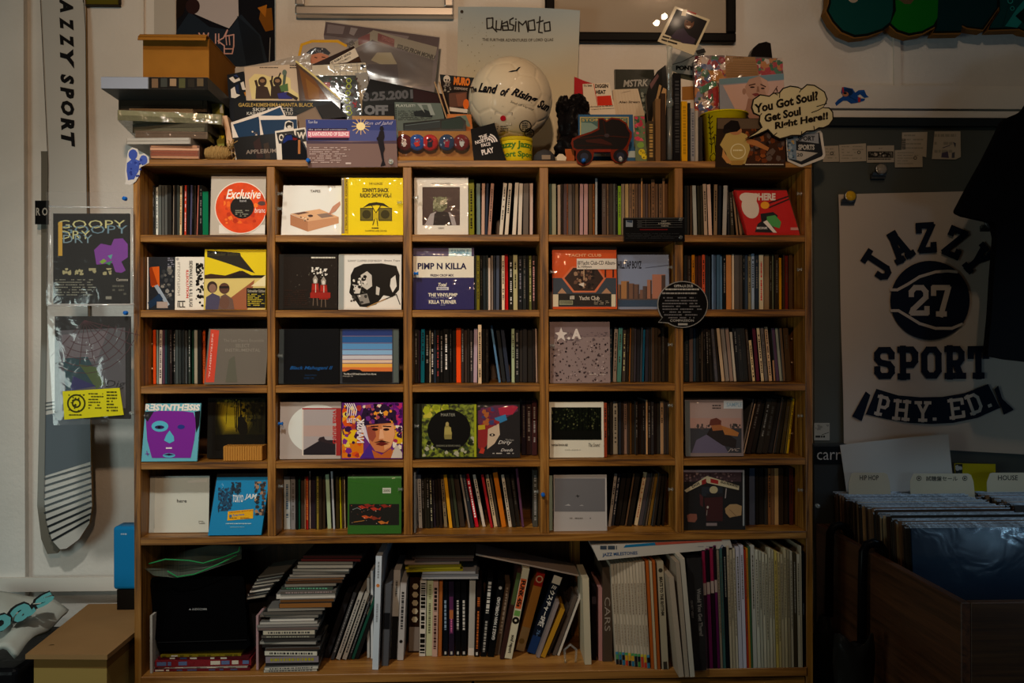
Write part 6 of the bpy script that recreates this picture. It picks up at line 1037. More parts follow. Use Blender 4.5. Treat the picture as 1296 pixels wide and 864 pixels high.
# ------------------------------------------------------------------ lower compartment
LZ = FLOOR[1] + .0005
L6 = (165, 670, 4.05); L7 = (455, 670, 4.32); L8 = (725, 670, 4.05)
def lbox(name, label, cat, M, w, d, h, col, rough=.35, edge=None, group=None, pages=None):
    """upright book or case: local x width, y depth (front at 0), z height; front face is the spine"""
    mb = MB(); e = edge or col; t_ = .0012
    if pages:
        mb.box((0, 0, 0), (w, .0015, h), pm(col, rough)); mb.box((0, .0015, 0), (t_, d, h), pm(col, rough)); mb.box((w - t_, .0015, 0), (w, d, h), pm(col, rough)); mb.box((t_, .0015, .002), (w - t_, d - .003, h - .002), pm(pages, .8))
    else: mb.box((0, 0, 0), (w, d, h), pm(col, rough))
    o = mb.build(name, None, M); return tag(o, label, cat, group)
PREVB = {}
class Book:
    """spine-out book read from crop: bottom-left x, width, bottom y, top y, lean in crop px"""
    def __init__(s, name, label, cat, crop, x, w, yb, yt, lean, col, dep=.15, rough=.4, pages=None, group=None, base=None):
        ox, oy, k = crop; py = oy + yb / k; z = LZ if base is None else base
        p = at_z(ox + x / k, py, z) ; y = min(max(p.y, -.002), .16) ; s.y = y
        xa, xb = X(ox + x / k, y, py), X(ox + (x + w) / k, y, py); zt = Z(oy + yt / k, y, ox + x / k); hz = zt - z; dx = X(ox + (x + lean) / k, y) - X(ox + x / k, y)
        tn = dx / hz; gk = (group, crop[0])
        if gk in PREVB and group:
            R0, ptn, ph = PREVB[gk]; hm = min(hz, ph); s1 = R0 + ptn * hm - xa - tn * hm
            if s1 > max(R0 - xa, 0) + .0002 and abs(ptn - tn) < .12: tn = ptn
            sft = max(0, R0 - xa, R0 + ptn * hm - xa - tn * hm)
            if sft < .008: xa += sft + .0002; xb = max(xb, xa + .003)
        PREVB[gk] = (xb, tn, hz); dx = tn * hz
        a_ = math.atan2(dx, hz); s.h = hz / math.cos(a_); s.w = max((xb - xa) * math.cos(a_) - .0004, .0015)
        piv = Vector((xb, y, z)) if a_ > 0 else Vector((xa, y, z)); off = Vector((-s.w if a_ > 0 else 0, 0, 0))
        s.M = Matrix.Translation(piv) @ Matrix.Rotation(a_, 4, 'Y') @ Matrix.Translation(off)
        s.o = lbox(name, label, cat, s.M, s.w, min(dep, DEP - .01 - y), s.h, col, rough, None, group, pages); s.mb = MB(); s.z = .0003
    def t(s, txt, v0, v1, col, bold=.02, u0=.2, u1=.8, up=False):
        """lettering running down the spine between heights v0 (upper) and v1"""
        v, f = glyphs(txt, bold); s.z += .00005
        if up: s.mb.mesh([(s.w * (u1 + (u0 - u1) * q), -s.z, s.h * (v1 + (v0 - v1) * g)) for g, q in v], f, pm(col, .45))
        else: s.mb.mesh([(s.w * (u0 + (u1 - u0) * q), -s.z, s.h * (v0 + (v1 - v0) * g)) for g, q in v], f, pm(col, .45))
        return s
    def r(s, v0, v1, col, u0=.02, u1=.98):
        s.z += .00005; s.mb.poly([(s.w * u0, -s.z, s.h * v1), (s.w * u1, -s.z, s.h * v1), (s.w * u1, -s.z, s.h * v0), (s.w * u0, -s.z, s.h * v0)], pm(col, .45)); return s
    def e(s, uc, vc, rr, col, n=12):
        s.z += .00005; s.mb.poly([(s.w * uc + rr * math.cos(2 * math.pi * i / n), -s.z, s.h * vc + rr * math.sin(2 * math.pi * i / n)) for i in range(n)], pm(col, .45)); return s
    def dots(s, v0, v1, col, n=14, seed=1, wd=.3):
        R = random.Random(seed); s.z += .00005; z = v0
        while z > v1:
            l = R.uniform(.3, 1.2) * (v0 - v1) / n; s.mb.poly([(s.w * (.5 - wd / 2), -s.z, s.h * max(z - l, v1)), (s.w * (.5 + wd / 2), -s.z, s.h * max(z - l, v1)), (s.w * (.5 + wd / 2), -s.z, s.h * z), (s.w * (.5 - wd / 2), -s.z, s.h * z)], pm(col, .45)); z -= l + .3 * (v0 - v1) / n
        return s
    def fin(s):
        if s.mb.f: s.mb.build('spine_print', s.o)
        return s.o
# --- left bay: magazines, closed player, slumped wallets, CD towers
def flat(name, label, cat, crop, x0, x1, yt, yb, dep, col, base, yaw=0, rough=.35, group=None, yfix=None, coat=0):
    ox, oy, k = crop; y = yfix; xa, xb = X(ox + x0 / k, y), X(ox + x1 / k, y); h = (yb - yt) / k / 545
    M = Matrix.Translation(((xa + xb) / 2, y + dep / 2, base)) @ Matrix.Rotation(math.radians(yaw), 4, 'Z'); mb = MB(); w = (xb - xa) / 2; mb.box((-w, -dep / 2, .0002), (w, dep / 2, h - .0002), pm(col, rough, coat=coat)); o = mb.build(name, None, M); tag(o, label, cat, group); return o, w, h, base + h
z = LZ; mg = 'magazines under the black player'
for i, (lb, x0, x1, hgt, col, c2) in enumerate((('red-edged magazine lowest under the black player', 112, 606, 13, '601c24', '4a4c6c'), ('thin grey magazine second from bottom under player', 110, 600, 7, '9a9488', '6a665c'), ('red comic-like magazine with blue shapes under player', 116, 606, 34, '7a2228', '5a6c94'), ('dark red magazine close under the black player', 140, 612, 13, '4c181e', '3a4464'), ('yellow-spined magazine directly under the black player', 148, 560, 12, '7a6a18', '5a4e12'))):
    o, w, h, z2 = flat('magazine', lb, 'magazine', L6, x0, x1, 0, hgt, .23, col, z, [0, -1, 1.5, -1.5, .5][i], .35, mg, .028 + .002 * i); R = random.Random(i); mb = MB()
    for j in range(9):
        u = -w + 2 * w * (j + .2) / 9; mb.box((u, -.1155 - .0003, h * .25), (u + w * R.uniform(.06, .2), -.115, h * .8), pm(R.choice([c2, col, c2, 'c8c0b0']), .4))
    mb.build('edge_print', o); z = z2
pz = z; pl = Pl((250, 800), .032, 9); pl.O.z = pz + .003; pl.M.translation = pl.O
def lq(x, y_): return pl.loc(165 + x / 4.05, 670 + y_ / 4.05)
play = empty('dvd_player', (pl.O.x, .05, pz), 'closed black portable player leaning in the lower left bay', 'player'); Pi = Matrix.Translation(-play.location)
out = [lq(x, y_) for x, y_ in ((100, 262), (112, 246), (300, 242), (570, 238), (582, 252), (600, 540), (590, 572), (430, 578), (140, 580), (125, 560))]
mb = MB(); mb.prism(out, -.014, 0, pm('060607', .6, spec=.0)); mb.build('player_lid', play, Pi @ pl.M)
out2 = [lq(x, y_) for x, y_ in ((130, 560), (605, 540), (612, 590), (590, 615), (150, 625), (135, 605))]; out2 = [(u, max(v, .0005)) for u, v in out2]
mb = MB(); mb.prism(out2, -.03, -.002, pm('070708', .6, spec=.0)); mb.build('player_base', play, Pi @ pl.M)
a = Art(pl, L6, .35); a.p([(300, 412), (306, 402), (312, 412)], '8a8a8a').text('AUDIOCOMM', 316, 402, 392, 413, '8a8a8a', .02).line([(140, 578), (430, 570), (596, 565)], 4, '1c1c1e'); o = a.build('player_logo', play); o.matrix_local = Pi @ pl.M
o, w, h, z2 = flat('white_panel_cd', 'white CD standing on end against the left wall of lower bay', 'cd case', L6, 96, 108, 400, 690, .18, 'b0aca4', LZ, 0, .4, None, .02)
# zip bag lying over the player
TB = [(65, 190), (150, 148), (300, 104), (420, 78), (570, 82)]; BB = [(65, 193), (120, 236), (240, 248), (330, 232), (570, 150)]
def ip(P, u):
    t_ = u * (len(P) - 1); i = min(int(t_), len(P) - 2); f = t_ - i; return (P[i][0] * (1 - f) + P[i + 1][0] * f, P[i][1] * (1 - f) + P[i + 1][1] * f)
zc_ = at(165 + 300 / 4.05, 670 + 240 / 4.05, .05)
def fnz(u, v):
    (ax, ay), (bx, by) = ip(BB, u), ip(TB, u); px, py = ax + (bx - ax) * v, ay + (by - ay) * v; yy = .015 + .07 * v + .02 * u + .006 * math.sin(u * 13 + v * 4) * math.sin(v * 3.1)
    return tuple(at(165 + px / 4.05, 670 + py / 4.05, yy) - zc_)
zo = bumpy('zip_bag', Matrix.Translation(zc_), 26, 10, fnz, film('d8f0dc', .12, .10, 1.0, 22, .10)); tag(zo, 'clear zip bag with green seal lying over the black player', 'bag')
mb = MB()
for P in ([(95, 175), (180, 152), (300, 158), (372, 172), (480, 140), (555, 112), (562, 88)], [(190, 212), (240, 242), (330, 228), (450, 178), (545, 132)]):
    mb.tube([at(165 + x / 4.05, 670 + y_ / 4.05, .018 + .00002 * x) - zc_ for x, y_ in P], .0016, pm('2a8a50', .4), 6)
mb.build('green_seal', zo)
def fn2(u, v): x = X(296 + u * 72, .1); return (x - X(330, .1), .02 + .1 * v, Z(704 - 12 * math.sin(u * 2.4), .1) - Z(715, .1) + .02 * v + .006 * math.sin(u * 11 + v * 7))
o = bumpy('film_wrap', Matrix.Translation((X(330, .1), .08, Z(712, .1))), 14, 6, fn2, film('e8e8ec', .10, .10, 1.0, 22, .03)); tag(o, 'loose clear film draped behind the zip bag', 'film')
# slumped stack of slim wallets between player and tower
wl = [('9a9488', 336), ('3a3c40', 330), ('b0aaa0', 322), ('2a2a2c', 316), ('cac6bc', 306), ('55524c', 298), ('3c3a3c', 288), ('a8a298', 278), ('2c2c30', 266), ('8a867c', 254), ('4a484a', 240), ('c0bcb0', 228), ('3a3634', 214), ('6a665e', 202)]
wz = LZ
lift_ = Z(670 + 345 / 4.05, .07)
mb = MB(); mb.box((X(312, .1), .10, LZ), (X(352, .1), .26, lift_ - .001), pm('1c1a1a', .6)); o = mb.build('dark_storage_box', origin=(X(332, .1), .18, LZ)); tag(o, 'black box hidden under the slumped wallets', 'box')
zc = lift_
for i, (k, yy) in enumerate(wl):
    x0, x1 = 588 + i * 5, 690 + i * 6 + (20 if i > 7 else 0); h = .0036
    xa, xb = X(165 + x0 / 4.05, .07), X(165 + x1 / 4.05, .07); M = Matrix.Translation((xa, .07 + .002 * (i % 3), zc)) @ Matrix.Rotation(math.radians(-9), 4, 'Y') @ Matrix.Rotation(math.radians((i * 7) % 9 - 4), 4, 'Z')
    mb = MB(); mb.box((0, 0, 0), (xb - xa, .125, h - .0004), pm(k, .25)); o = mb.build('cd_wallet', None, M); tag(o, '%s CD wallet, %s from the bottom of the slumped stack' % (cname(k), ordinal(i)), 'cd wallet', 'slumped wallets beside the player'); zc += h + .0003
# CD tower: (colour, left, right, top, bottom) in L6 pixels, bottom to top
tw_ = [('d8d4c8', 678, 952, 696, 712, '777'), ('c8c4b8', 680, 955, 680, 696, '555'), ('2c2a2c', 685, 952, 664, 680, None), ('8a8088', 690, 965, 628, 664, 'a8a020'), ('d0ccbc', 692, 968, 600, 626, '333'), ('4a3c34', 688, 965, 585, 600, None), ('2a2624', 670, 962, 570, 585, None), ('9a968e', 668, 960, 555, 570, None), ('3a3836', 676, 965, 540, 555, None), ('55504a', 672, 950, 524, 540, '998'), ('c0b8a4', 680, 948, 500, 524, '444'), ('6a5c58', 650, 960, 484, 500, None), ('8c8884', 645, 965, 470, 484, None), ('b4b0a8', 660, 955, 455, 470, None), ('d0ccc4', 710, 940, 440, 455, None), ('77736c', 665, 975, 424, 440, None), ('5c5852', 680, 985, 405, 424, None), ('8a867e', 698, 990, 388, 405, None), ('8a5c30', 760, 1030, 362, 388, None), ('6a4828', 762, 1040, 345, 362, None), ('c8c4bc', 745, 1048, 318, 345, None), ('5a544e', 765, 1050, 300, 318, '988'), ('3c4a40', 778, 1048, 284, 300, '6a8'), ('7c766c', 785, 1045, 268, 284, None), ('4a3424', 790, 1080, 250, 268, None), ('6a4c34', 800, 1085, 236, 250, None), ('8a8278', 820, 1110, 220, 236, None), ('77736c', 830, 1118, 204, 220, None), ('a8a49a', 838, 1130, 190, 204, None), ('c4c0b4', 858, 1145, 172, 190, None), ('8a867c', 862, 1148, 154, 172, None), ('5c2424', 880, 1190, 138, 154, None), ('3c1c1c', 890, 1195, 122, 138, None)]
zt_ = LZ; tot = Z(670 + 130 / 4.05, .05) - LZ; span = sum(p[4] - p[3] for p in tw_)
for i, (k, x0, x1, yt, yb, mk) in enumerate(tw_):
    h = (yb - yt) / span * tot; R = random.Random(i); yf = .012 + .0016 * i + R.uniform(-.004, .004); xa, xb = X(165 + x0 / 4.05, yf, 780), X(165 + x1 / 4.05, yf, 780)
    M = Matrix.Translation(((xa + xb) / 2, yf + .0625, zt_)) @ Matrix.Rotation(math.radians(R.uniform(-4, 4)), 4, 'Z'); w = min((xb - xa) / 2, .071)
    mb = MB(); mb.box((-w, -.0625, .0002), (w, .0625, h - .0003), pm('2c2c2c' if R.random() < .5 else '6a6a68', .2)); mb.box((-w + .001, -.0631, .0008), (w - .001, -.0625, h - .0008), pm(k, .22, bump=.1, bscale=40)); o = mb.build('cd_case', None, M); tag(o, '%s CD lying flat, %s from the bottom of the tall CD tower' % (cname(k), ordinal(i)), 'cd case', 'CDs stacked flat in the lower left tower')
    if mk:
        t_ = MB(); u = -w * .8
        while u < w * .8:
            l = R.uniform(.002, .006); t_.poly([(u, -.0634, h * .3), (u + l, -.0634, h * .3), (u + l, -.0634, h * .7), (u, -.0634, h * .7)], pm(mk, .4)); u += l + R.uniform(.001, .003)
        t_.build('spine_print', o)
    zt_ += h
o, w, h, z2 = flat('pink_folder', 'pale pink folder leaning between player and CD tower', 'folder', L6, 640, 652, 415, 690, .12, 'a8888c', LZ, 0, .5, None, .03)
# CDs leaning right of the tower
for i, (x, wd_, yb, yt, ln, k, mk) in enumerate(((985, 30, 660, 330, 118, '26262a', None), (1022, 20, 668, 330, 118, '3a3a3c', '888'), (1050, 24, 668, 330, 120, 'b0aca4', '555'), (1082, 24, 668, 330, 118, 'a49e94', '444'), (1112, 14, 666, 340, 116, '2c2c2e', '777'), (1130, 16, 665, 360, 112, '1c4a3c', None), (1140, 28, 664, 380, 90, '1c1a1a', None))):
    bk = Book('cd_case', '%s CD leaning, %s right of the tall CD tower' % (cname(k), ordinal(i)), 'cd case', L6, x, wd_, yb, yt, ln, k, .12, .25, None, 'CDs leaning beside the tower')
    if mk: bk.dots(.9, .1, mk, 24, i, .35)
    bk.fin()
# --- middle bay books
G7 = 'books standing in the lower middle bay'
B = lambda nm, lb, x, w, yb, yt, ln, col, **k: Book(nm, lb, k.pop('cat', 'book'), L7, x, w, yb, yt, ln, col, group=G7, **k)
B('slim_book', 'white thin spine at the far left of middle bay', 42, 14, 700, 265, 0, 'b4b4b0', dep=.2).fin()
B('slim_book', 'tall white magazine with orange dot at its spine top', 62, 14, 705, 225, 0, 'c8ccd0', dep=.2).fin()
b_ = B('white_folder', 'pale blue-white magazine standing forward with orange emblem', 68, 34, 766, 145, 22, 'c4d0dc', dep=.26, rough=.3); b_.e(.5, .74, .004, 'c87838').dots(.95, .8, '8a929a', 8, 2, .3).dots(.58, .42, '8a929a', 10, 3, .3); b_.fin()
B('slim_book', 'dark grey magazine just behind the pale blue one', 118, 38, 745, 300, 20, '5a6068', dep=.18).r(.45, .65, '1c1e22').fin()
B('slim_book', 'white and charcoal book with pale upper half', 162, 42, 708, 222, 15, 'd0d2d0', dep=.15).r(.0, .48, '25272a').dots(.88, .7, '55585a', 10, 1, .3).fin()
b_ = B('slim_book', 'grey-white book with vertical lettering and black heart mark', 205, 34, 714, 290, 12, 'c4c6c8', dep=.15); b_.dots(.88, .4, '3a3c40', 12, 9, .4).e(.5, .24, .004, '222'); b_.fin()
b_ = B('photo_book', 'brown and cream book with pale pebble shapes on spine', 265, 62, 672, 262, 10, '2a1a12', dep=.13)
for v in (.88, .77, .66, .55, .44): b_.e(.52, v, .0078, 'cdc4a8', 6)
b_.r(.02, .34, '8a8078', .05, .95); b_.fin()
b_ = B('lettered_book', 'white book with heavy black brush lettering', 325, 34, 692, 280, 8, 'd4cfc4', dep=.14); b_.dots(.97, .62, '15130f', 9, 4, .75).dots(.58, .36, '15130f', 4, 8, .6).dots(.3, .03, '15130f', 5, 6, .8); b_.fin()
B('slim_book', 'cream book with green flecks beside the pinkish one', 362, 34, 690, 280, 8, 'c0c49c', dep=.14).dots(.7, .3, '6a6c50', 14, 3, .35).dots(.95, .75, '8a8c60', 6, 7, .4).fin()
B('slim_book', 'pinkish book with black block lettering', 395, 30, 694, 285, 4, 'c4a090', dep=.14).dots(.92, .6, '241a18', 8, 5, .55).dots(.55, .1, '4a2c28', 12, 9, .5).fin()
B('slim_book', 'orange-brown thin book left of the black cases', 428, 20, 694, 285, 8, 'a8602c', dep=.14).fin()
for x, w, k, t_, c_, lb in ((456, 28, '10141c', 'MIDNIGHT', '8aa0b8', 'black DVD case with blue lettering'), (488, 30, '241c2c', 'ROLLIN', 'c85c94', 'dark DVD case with pink spine print'), (524, 28, '101012', 'CENTURY', 'c8c4bc', 'black DVD case, left of two alike with white script'), (556, 30, '0f0f11', 'CENTURY', 'c8c4bc', 'black DVD case, right of two alike with white script')):
    b_ = B('dvd_case', lb, x, w, 690, 285, 0, k, cat='dvd case', dep=.135, rough=.2); b_.dots(.75, .35, c_, 9, x, .4).r(.02, .06, 'b8b4ac', .3, .7)
    if 'pink' in lb: b_.r(.3, .8, '5a2c54', .15, .85).r(.5, .62, 'b0683c', .15, .85).dots(.5, .32, 'd870a0', 6, 3, .3)  # purple panel with orange and pink print on this spine
    b_.fin()
B('slim_book', 'light grey book in the centre of middle bay', 592, 34, 688, 280, 10, 'b0aca4', dep=.14).r(.0, .1, 'd8ccc0').fin()
B('dvd_case', 'dark brown case with orange lettering', 626, 28, 695, 280, 16, '1c1210', cat='dvd case', dep=.135, rough=.2).dots(.78, .66, 'c0642c', 4, 4, .5).dots(.6, .1, 'c0642c', 16, 5, .35).r(.02, .06, 'c8c4bc', .3, .7).fin()
B('dvd_case', 'black case with large white brush lettering', 660, 32, 695, 265, 40, '121214', cat='dvd case', dep=.135, rough=.2).dots(.95, .55, 'd0ccc4', 8, 9, .55).dots(.45, .06, 'a8a49c', 9, 7, .4).fin()
B('dvd_case', 'black case with white lettering running up its spine', 698, 36, 697, 280, 60, '0f0f10', cat='dvd case', dep=.135, rough=.2).t('GAGLE 3 MAN OVERLOAD', .78, .22, 'd8d4cc', .03, .25, .75, up=True).e(.5, .9, .004, 'a8a49c').fin()
B('slim_book', 'brown-grey book with pale vertical lettering', 736, 28, 685, 300, 62, '6a5a4c', dep=.14).dots(.95, .3, 'b8ac9c', 12, 4, .4).fin()
B('slim_book', 'dark red and green thin book', 762, 26, 710, 215, 100, '3c2420', dep=.15).r(.6, .95, '4a5a34').fin()
b_ = B('record_guide', 'cream book with orange panel and record drawing', 790, 42, 708, 215, 100, 'd0c8ac', dep=.15); b_.r(.55, .88, 'c85c30', .1, .9).t('FUNK 45s', .86, .57, '1c1814', .05).e(.5, .42, .0085, '1c1814', 16).e(.5, .42, .003, 'd0c8ac', 10).r(.47, .53, '6a9a4c', .1, .9).t('soul report', .26, .06, '3a342c', .03); b_.fin()
b_ = B('ochre_book', 'ochre yellow book with round red crest at spine top', 850, 50, 668, 240, 118, 'c08c44', dep=.15); b_.r(.82, 1.0, 'a82c24', .0, 1).e(.5, .91, .009, 'd8c8a8').e(.5, .91, .006, 'a82c24').r(.0, .3, 'b09c74').ring = None; b_.e(.4, .12, .007, '8a7444'); b_.fin()
b_ = B('navy_book', 'navy paperback with big white vertical characters', 908, 52, 682, 265, 150, '131824', dep=.14); b_.r(.9, 1, 'c8c0b0').t('ミクスチャーSP版', .88, .34, 'dcd8d0', .03, .15, .8).t('ブルースマガジン', .3, .04, '6a8cb8', .02, .3, .7).r(.0, .22, '1c3460'); b_.fin()
for x, w, k, lb, yt, ln in ((958, 26, '8a7c78', 'pinkish-grey CD leaning right of the navy paperback', 400, 110), (986, 28, 'b08024', 'mustard CD leaning near the right of middle bay', 440, 110), (1020, 16, '3c3634', 'dark CD leaning right of the mustard one', 420, 115), (1050, 24, '5c5048', 'brown CD leaning before last in middle bay', 370, 120), (1078, 14, 'c8c0b4', 'white-edged clear CD leaning last in middle bay', 360, 110)):
    B('cd_case', lb, x, w, 702 if x < 1000 else 690, yt, ln, k, cat='cd case', dep=.125, rough=.2).fin()
# CDs lying on the books, and leaflet
zc = Z(670 + 268 / 4.32, .1)
for i, (k, x0, x1, h) in enumerate((('c8ccd4', 345, 652, .006), ('8a909a', 340, 650, .006), ('b8bcc4', 350, 640, .006), ('a8a024', 250, 560, .005), ('b4ac34', 255, 556, .006), ('7a7424', 262, 550, .006), ('8a7c74', 245, 545, .008), ('4a4040', 300, 620, .007), ('5c5048', 290, 630, .007))):
    R = random.Random(i + 50); yf = .095 + .006 * R.random(); xa, xb = X(455 + x0 / 4.32, yf, 720), X(455 + x1 / 4.32, yf, 720); M = Matrix.Translation(((xa + xb) / 2, yf + .062, zc)) @ Matrix.Rotation(math.radians(R.uniform(-3, 3)), 4, 'Z'); w = (xb - xa) / 2
    mb = MB(); mb.box((-w, -.0615, .0002), (w, .0615, h - .0003), pm(k, .18, bump=.1, bscale=40)); o = mb.build('cd_case', None, M); tag(o, '%s CD lying flat on the middle bay books, %s from below' % (cname(k), ordinal(i)), 'cd case', 'CDs lying on the middle bay books'); zc += h
zc2 = Z(670 + 215 / 4.32, .1)
pts = [(X(455 + x / 4.32, .09), y_, Z(670 + q / 4.32, .09)) for x, q, y_ in ((632, 140, .09), (1195, 262, .09))]
p0, p1 = Vector(pts[0]), Vector(pts[1]); mb = MB(); dv = Vector((0, .105, .0)); up_ = Vector((0, 0, .004))
mb.hexa([p0, p1, p1 + dv, p0 + dv, p0 + up_, p1 + up_, p1 + dv + up_, p0 + dv + up_], pm('b0a094', .4)); o = mb.build('leaflet', origin=tuple(p1)); tag(o, 'pale leaflet sloping over the middle bay books', 'leaflet')
p2 = p0 + Vector((.0, -.004, .004)); 
mb = MB(); cr_ = pm('c0ccd0', .1); cs = at_z(722, 838, LZ); mb.tube([cs + Vector((-.012 + .0, 0, .0)), cs + Vector((-.014, 0, .03)), cs + Vector((0, 0, .042)), cs + Vector((.014, 0, .03)), cs + Vector((.012, 0, .001))], .003, M_CLEAR, 8); o = mb.build('clear_stand', origin=tuple(cs)); tag(o, 'small clear plastic easel near the bay divider', 'stand')
# --- right bay: magazines, art books, bagged records
G8 = 'magazines and books in the lower right bay'
B8 = lambda nm, lb, x, w, yb, yt, ln, col, **k: Book(nm, lb, k.pop('cat', 'magazine'), L8, x, w, yb, yt, ln, col, group=k.pop('group', G8), **k)
B8('slim_book', 'cream hardback spine at the left of right bay', 62, 34, 692, 250, -12, 'c0b498', cat='book', dep=.13).fin()
B8('slim_book', 'black narrow binder beside the cream hardback', 98, 24, 668, 285, 0, '1c1618', cat='book', dep=.15).r(.75, .85, '4a4046').fin()
B8('slim_book', 'pink thin book near the cream hardback', 132, 20, 672, 300, -12, 'c08c88', cat='book', dep=.15).fin()
B8('art_book', 'brown book with large pale vertical capitals', 149, 54, 676, 190, -26, '4a3c30', cat='book', dep=.16).t('CARS', .68, .32, '9a8c80', .0, .2, .8).fin()
R = random.Random(21)
for i in range(11):
    x = 222 + i * 16; b_ = B8('magazine', '%s white magazine from the left in the even white run with coloured feet' % ordinal(i), x, 15, 690 + i * 2, 175 - i * 1, -28, R.choice(['bcae98', 'b4a690', 'c4b6a0']), dep=.2, group='even run of white magazines')
    b_.r(.0, .05, R.choice(['b83c28', '2c6c8c', '3c7c3c', '222226', 'c89c24'])).r(.05, .1, R.choice(['c89c24', '2c6c8c', 'b83c28', '4c8c5c', '1c1c20'])).r(.1, .125, R.choice(['c8b838', '4c9c5c', '3c84a4'])).dots(.8, .5, '6a5c4c', 14, i, .3).dots(.4, .2, '7a6c5c', 8, i + 30, .25); b_.fin()
B8('slim_book', 'burnt orange spine right of the even white run', 402, 16, 712, 160, -28, 'a85420', dep=.2).fin()
B8('slim_book', 'cream spine between two orange spines', 420, 12, 735, 165, -26, 'b8a888', dep=.2).fin()
B8('slim_book', 'second burnt orange spine beside the cream one', 434, 16, 738, 160, -30, 'a05020', dep=.2).fin()
B8('music_book', 'grey-cream book with black lettering running down', 458, 34, 748, 165, -36, 'a89c84', cat='book', dep=.2).t('BEATS TO THE RHYTHM', .86, .5, '2a241c', .04, .25, .75).e(.5, .92, .005, '3a342c').r(.0, .07, '3a342c', .2, .8).fin()
for i, (x, w, yb, yt, ln, k, lb) in enumerate(((520, 26, 786, 215, -50, 'a89884', 'tan record edge bagged, left of three projecting records'), (550, 22, 788, 140, -46, '9a8c7a', 'tall tan record edge, middle of three projecting records'), (576, 24, 790, 120, -50, 'b4ac9c', 'tall pale bagged record edge, right of three projecting ones'))):
    b_ = B8('record_sleeve', lb, x, w, 740, yt, ln, k, cat='record', dep=.29, rough=.3, group='records projecting from the right bay'); b_.o.location.y -= .05; b_.fin()
b_ = B8('bagged_record', 'black record in crinkled clear bag with white spine lettering', 608, 72, 760, 135, -30, '111012', cat='record', dep=.29, rough=.25, group='records projecting from the right bay'); b_.o.location.y -= .012
b_.t("Would You Get There?", .72, .3, '8a8680', .04, .6, .9).t('QUIET VERY', .62, .46, '77736e', .04, .1, .28); b_.fin()
q = MB(); R = random.Random(4); n_ = 10
vv = [((-.03 if False else 0) + b_.w * (-.06 + 1.12 * i / 5), -.004 - R.uniform(0, .008), b_.h * j / n_) for j in range(n_ + 1) for i in range(6)]
q.mesh(vv, [(j * 6 + i, j * 6 + i + 1, (j + 1) * 6 + i + 1, (j + 1) * 6 + i) for j in range(n_) for i in range(5)], film('fff', .06, .1, .5, 40, .02), True); q.build('plastic_bag', b_.o)
mg = [(684, 16, '3a1c2c'), (702, 18, '6a1c4c'), (722, 18, '24141c'), (742, 14, '5a1848'), (758, 12, '8a7c68'), (772, 14, '3c5c58'), (788, 18, '14161a'), (808, 12, 'b4a488'), (822, 14, 'a89a80'), (838, 12, 'b8ac94'), (852, 20, 'b8b4bc'), (874, 18, 'c0bcc8'), (894, 10, 'a83424'), (904, 10, 'c07c24'), (914, 10, '3c5c3c'), (926, 20, 'b4b0a4'), (948, 16, 'c0bca8'), (966, 14, 'a8a490'), (982, 14, 'bcb49c'), (998, 14, 'b0a88e'), (1014, 14, 'b8ae94'), (1030, 12, 'a89e84'), (1044, 14, 'c0a858'), (1060, 12, 'b4a070'), (1074, 14, 'a89878'), (1090, 14, 'b0a07c'), (1106, 14, '8a7c60'), (1122, 12, 'a89c84'), (1136, 18, '3a3020'), (1156, 16, 'b0a48c')]
for i, (x, w, k) in enumerate(mg):
    R = random.Random(i + 9); yt = 105 - (i % 4) * 8 if i < 17 else 95 + (i % 5) * 8
    b_ = B8('magazine', '%s magazine, %s after the bagged black record in right bay' % (cname(k), ordinal(i)), x, w, 742 + (i in (10, 11)) * 16, yt, -22 + i * .5, k, dep=.2, rough=.35)
    if i in (0, 1, 2, 3): b_.r(.62, .72, 'b09c90').r(.72, .99, ['8a2040', '1c1418'][i % 2])
    else: b_.dots(.92, R.uniform(.2, .6), '4a4236' if cname(k) not in ('black', 'dark brown') else '8a8478', 24, i, .3)
    b_.fin()
b_ = B8('record_sleeve', 'cream thin record edge at the far right of the lower bay', 1160, 14, 768, 85, -6, 'a89c84', cat='record', dep=.2); b_.fin()
b_ = B8('black_record', 'black glossy record sleeve with cat-like emblem at far right end', 1172, 16, 730, 110, 0, '0b0c10', cat='record', dep=.2, rough=.2); b_.dots(.55, .45, '6a6c70', 8, 2, .3); b_.fin()
# big art book lying on the row
pl = Pl((850, 700), -.004, 0); o, a, pl, lc = card('big_art_book', 'large white art book lying across the right bay row', 'book', L8, [(95, 82), (120, 80), (805, 50), (818, 92), (130, 158), (118, 130)], .0, 'b8b2a8', 0, .24, .35, .1, stand=False)
a.textr('JAZZ MILESTONES', (152, 142), (332, 132), 22, '2c4c74', .03).p([(260, 92), (270, 78), (420, 66), (425, 80)], '1c6c98').p([(425, 80), (420, 66), (760, 50), (765, 58)], 'a84c3c').rows(140, 82, 232, 104, 1, '3a4450', 3, fill=.9, hgt=.9).line([(755, 95), (765, 78), (775, 92), (757, 95)], 3, '2c4c74').rows(640, 84, 740, 92, 1, '8a8a8a', 3)
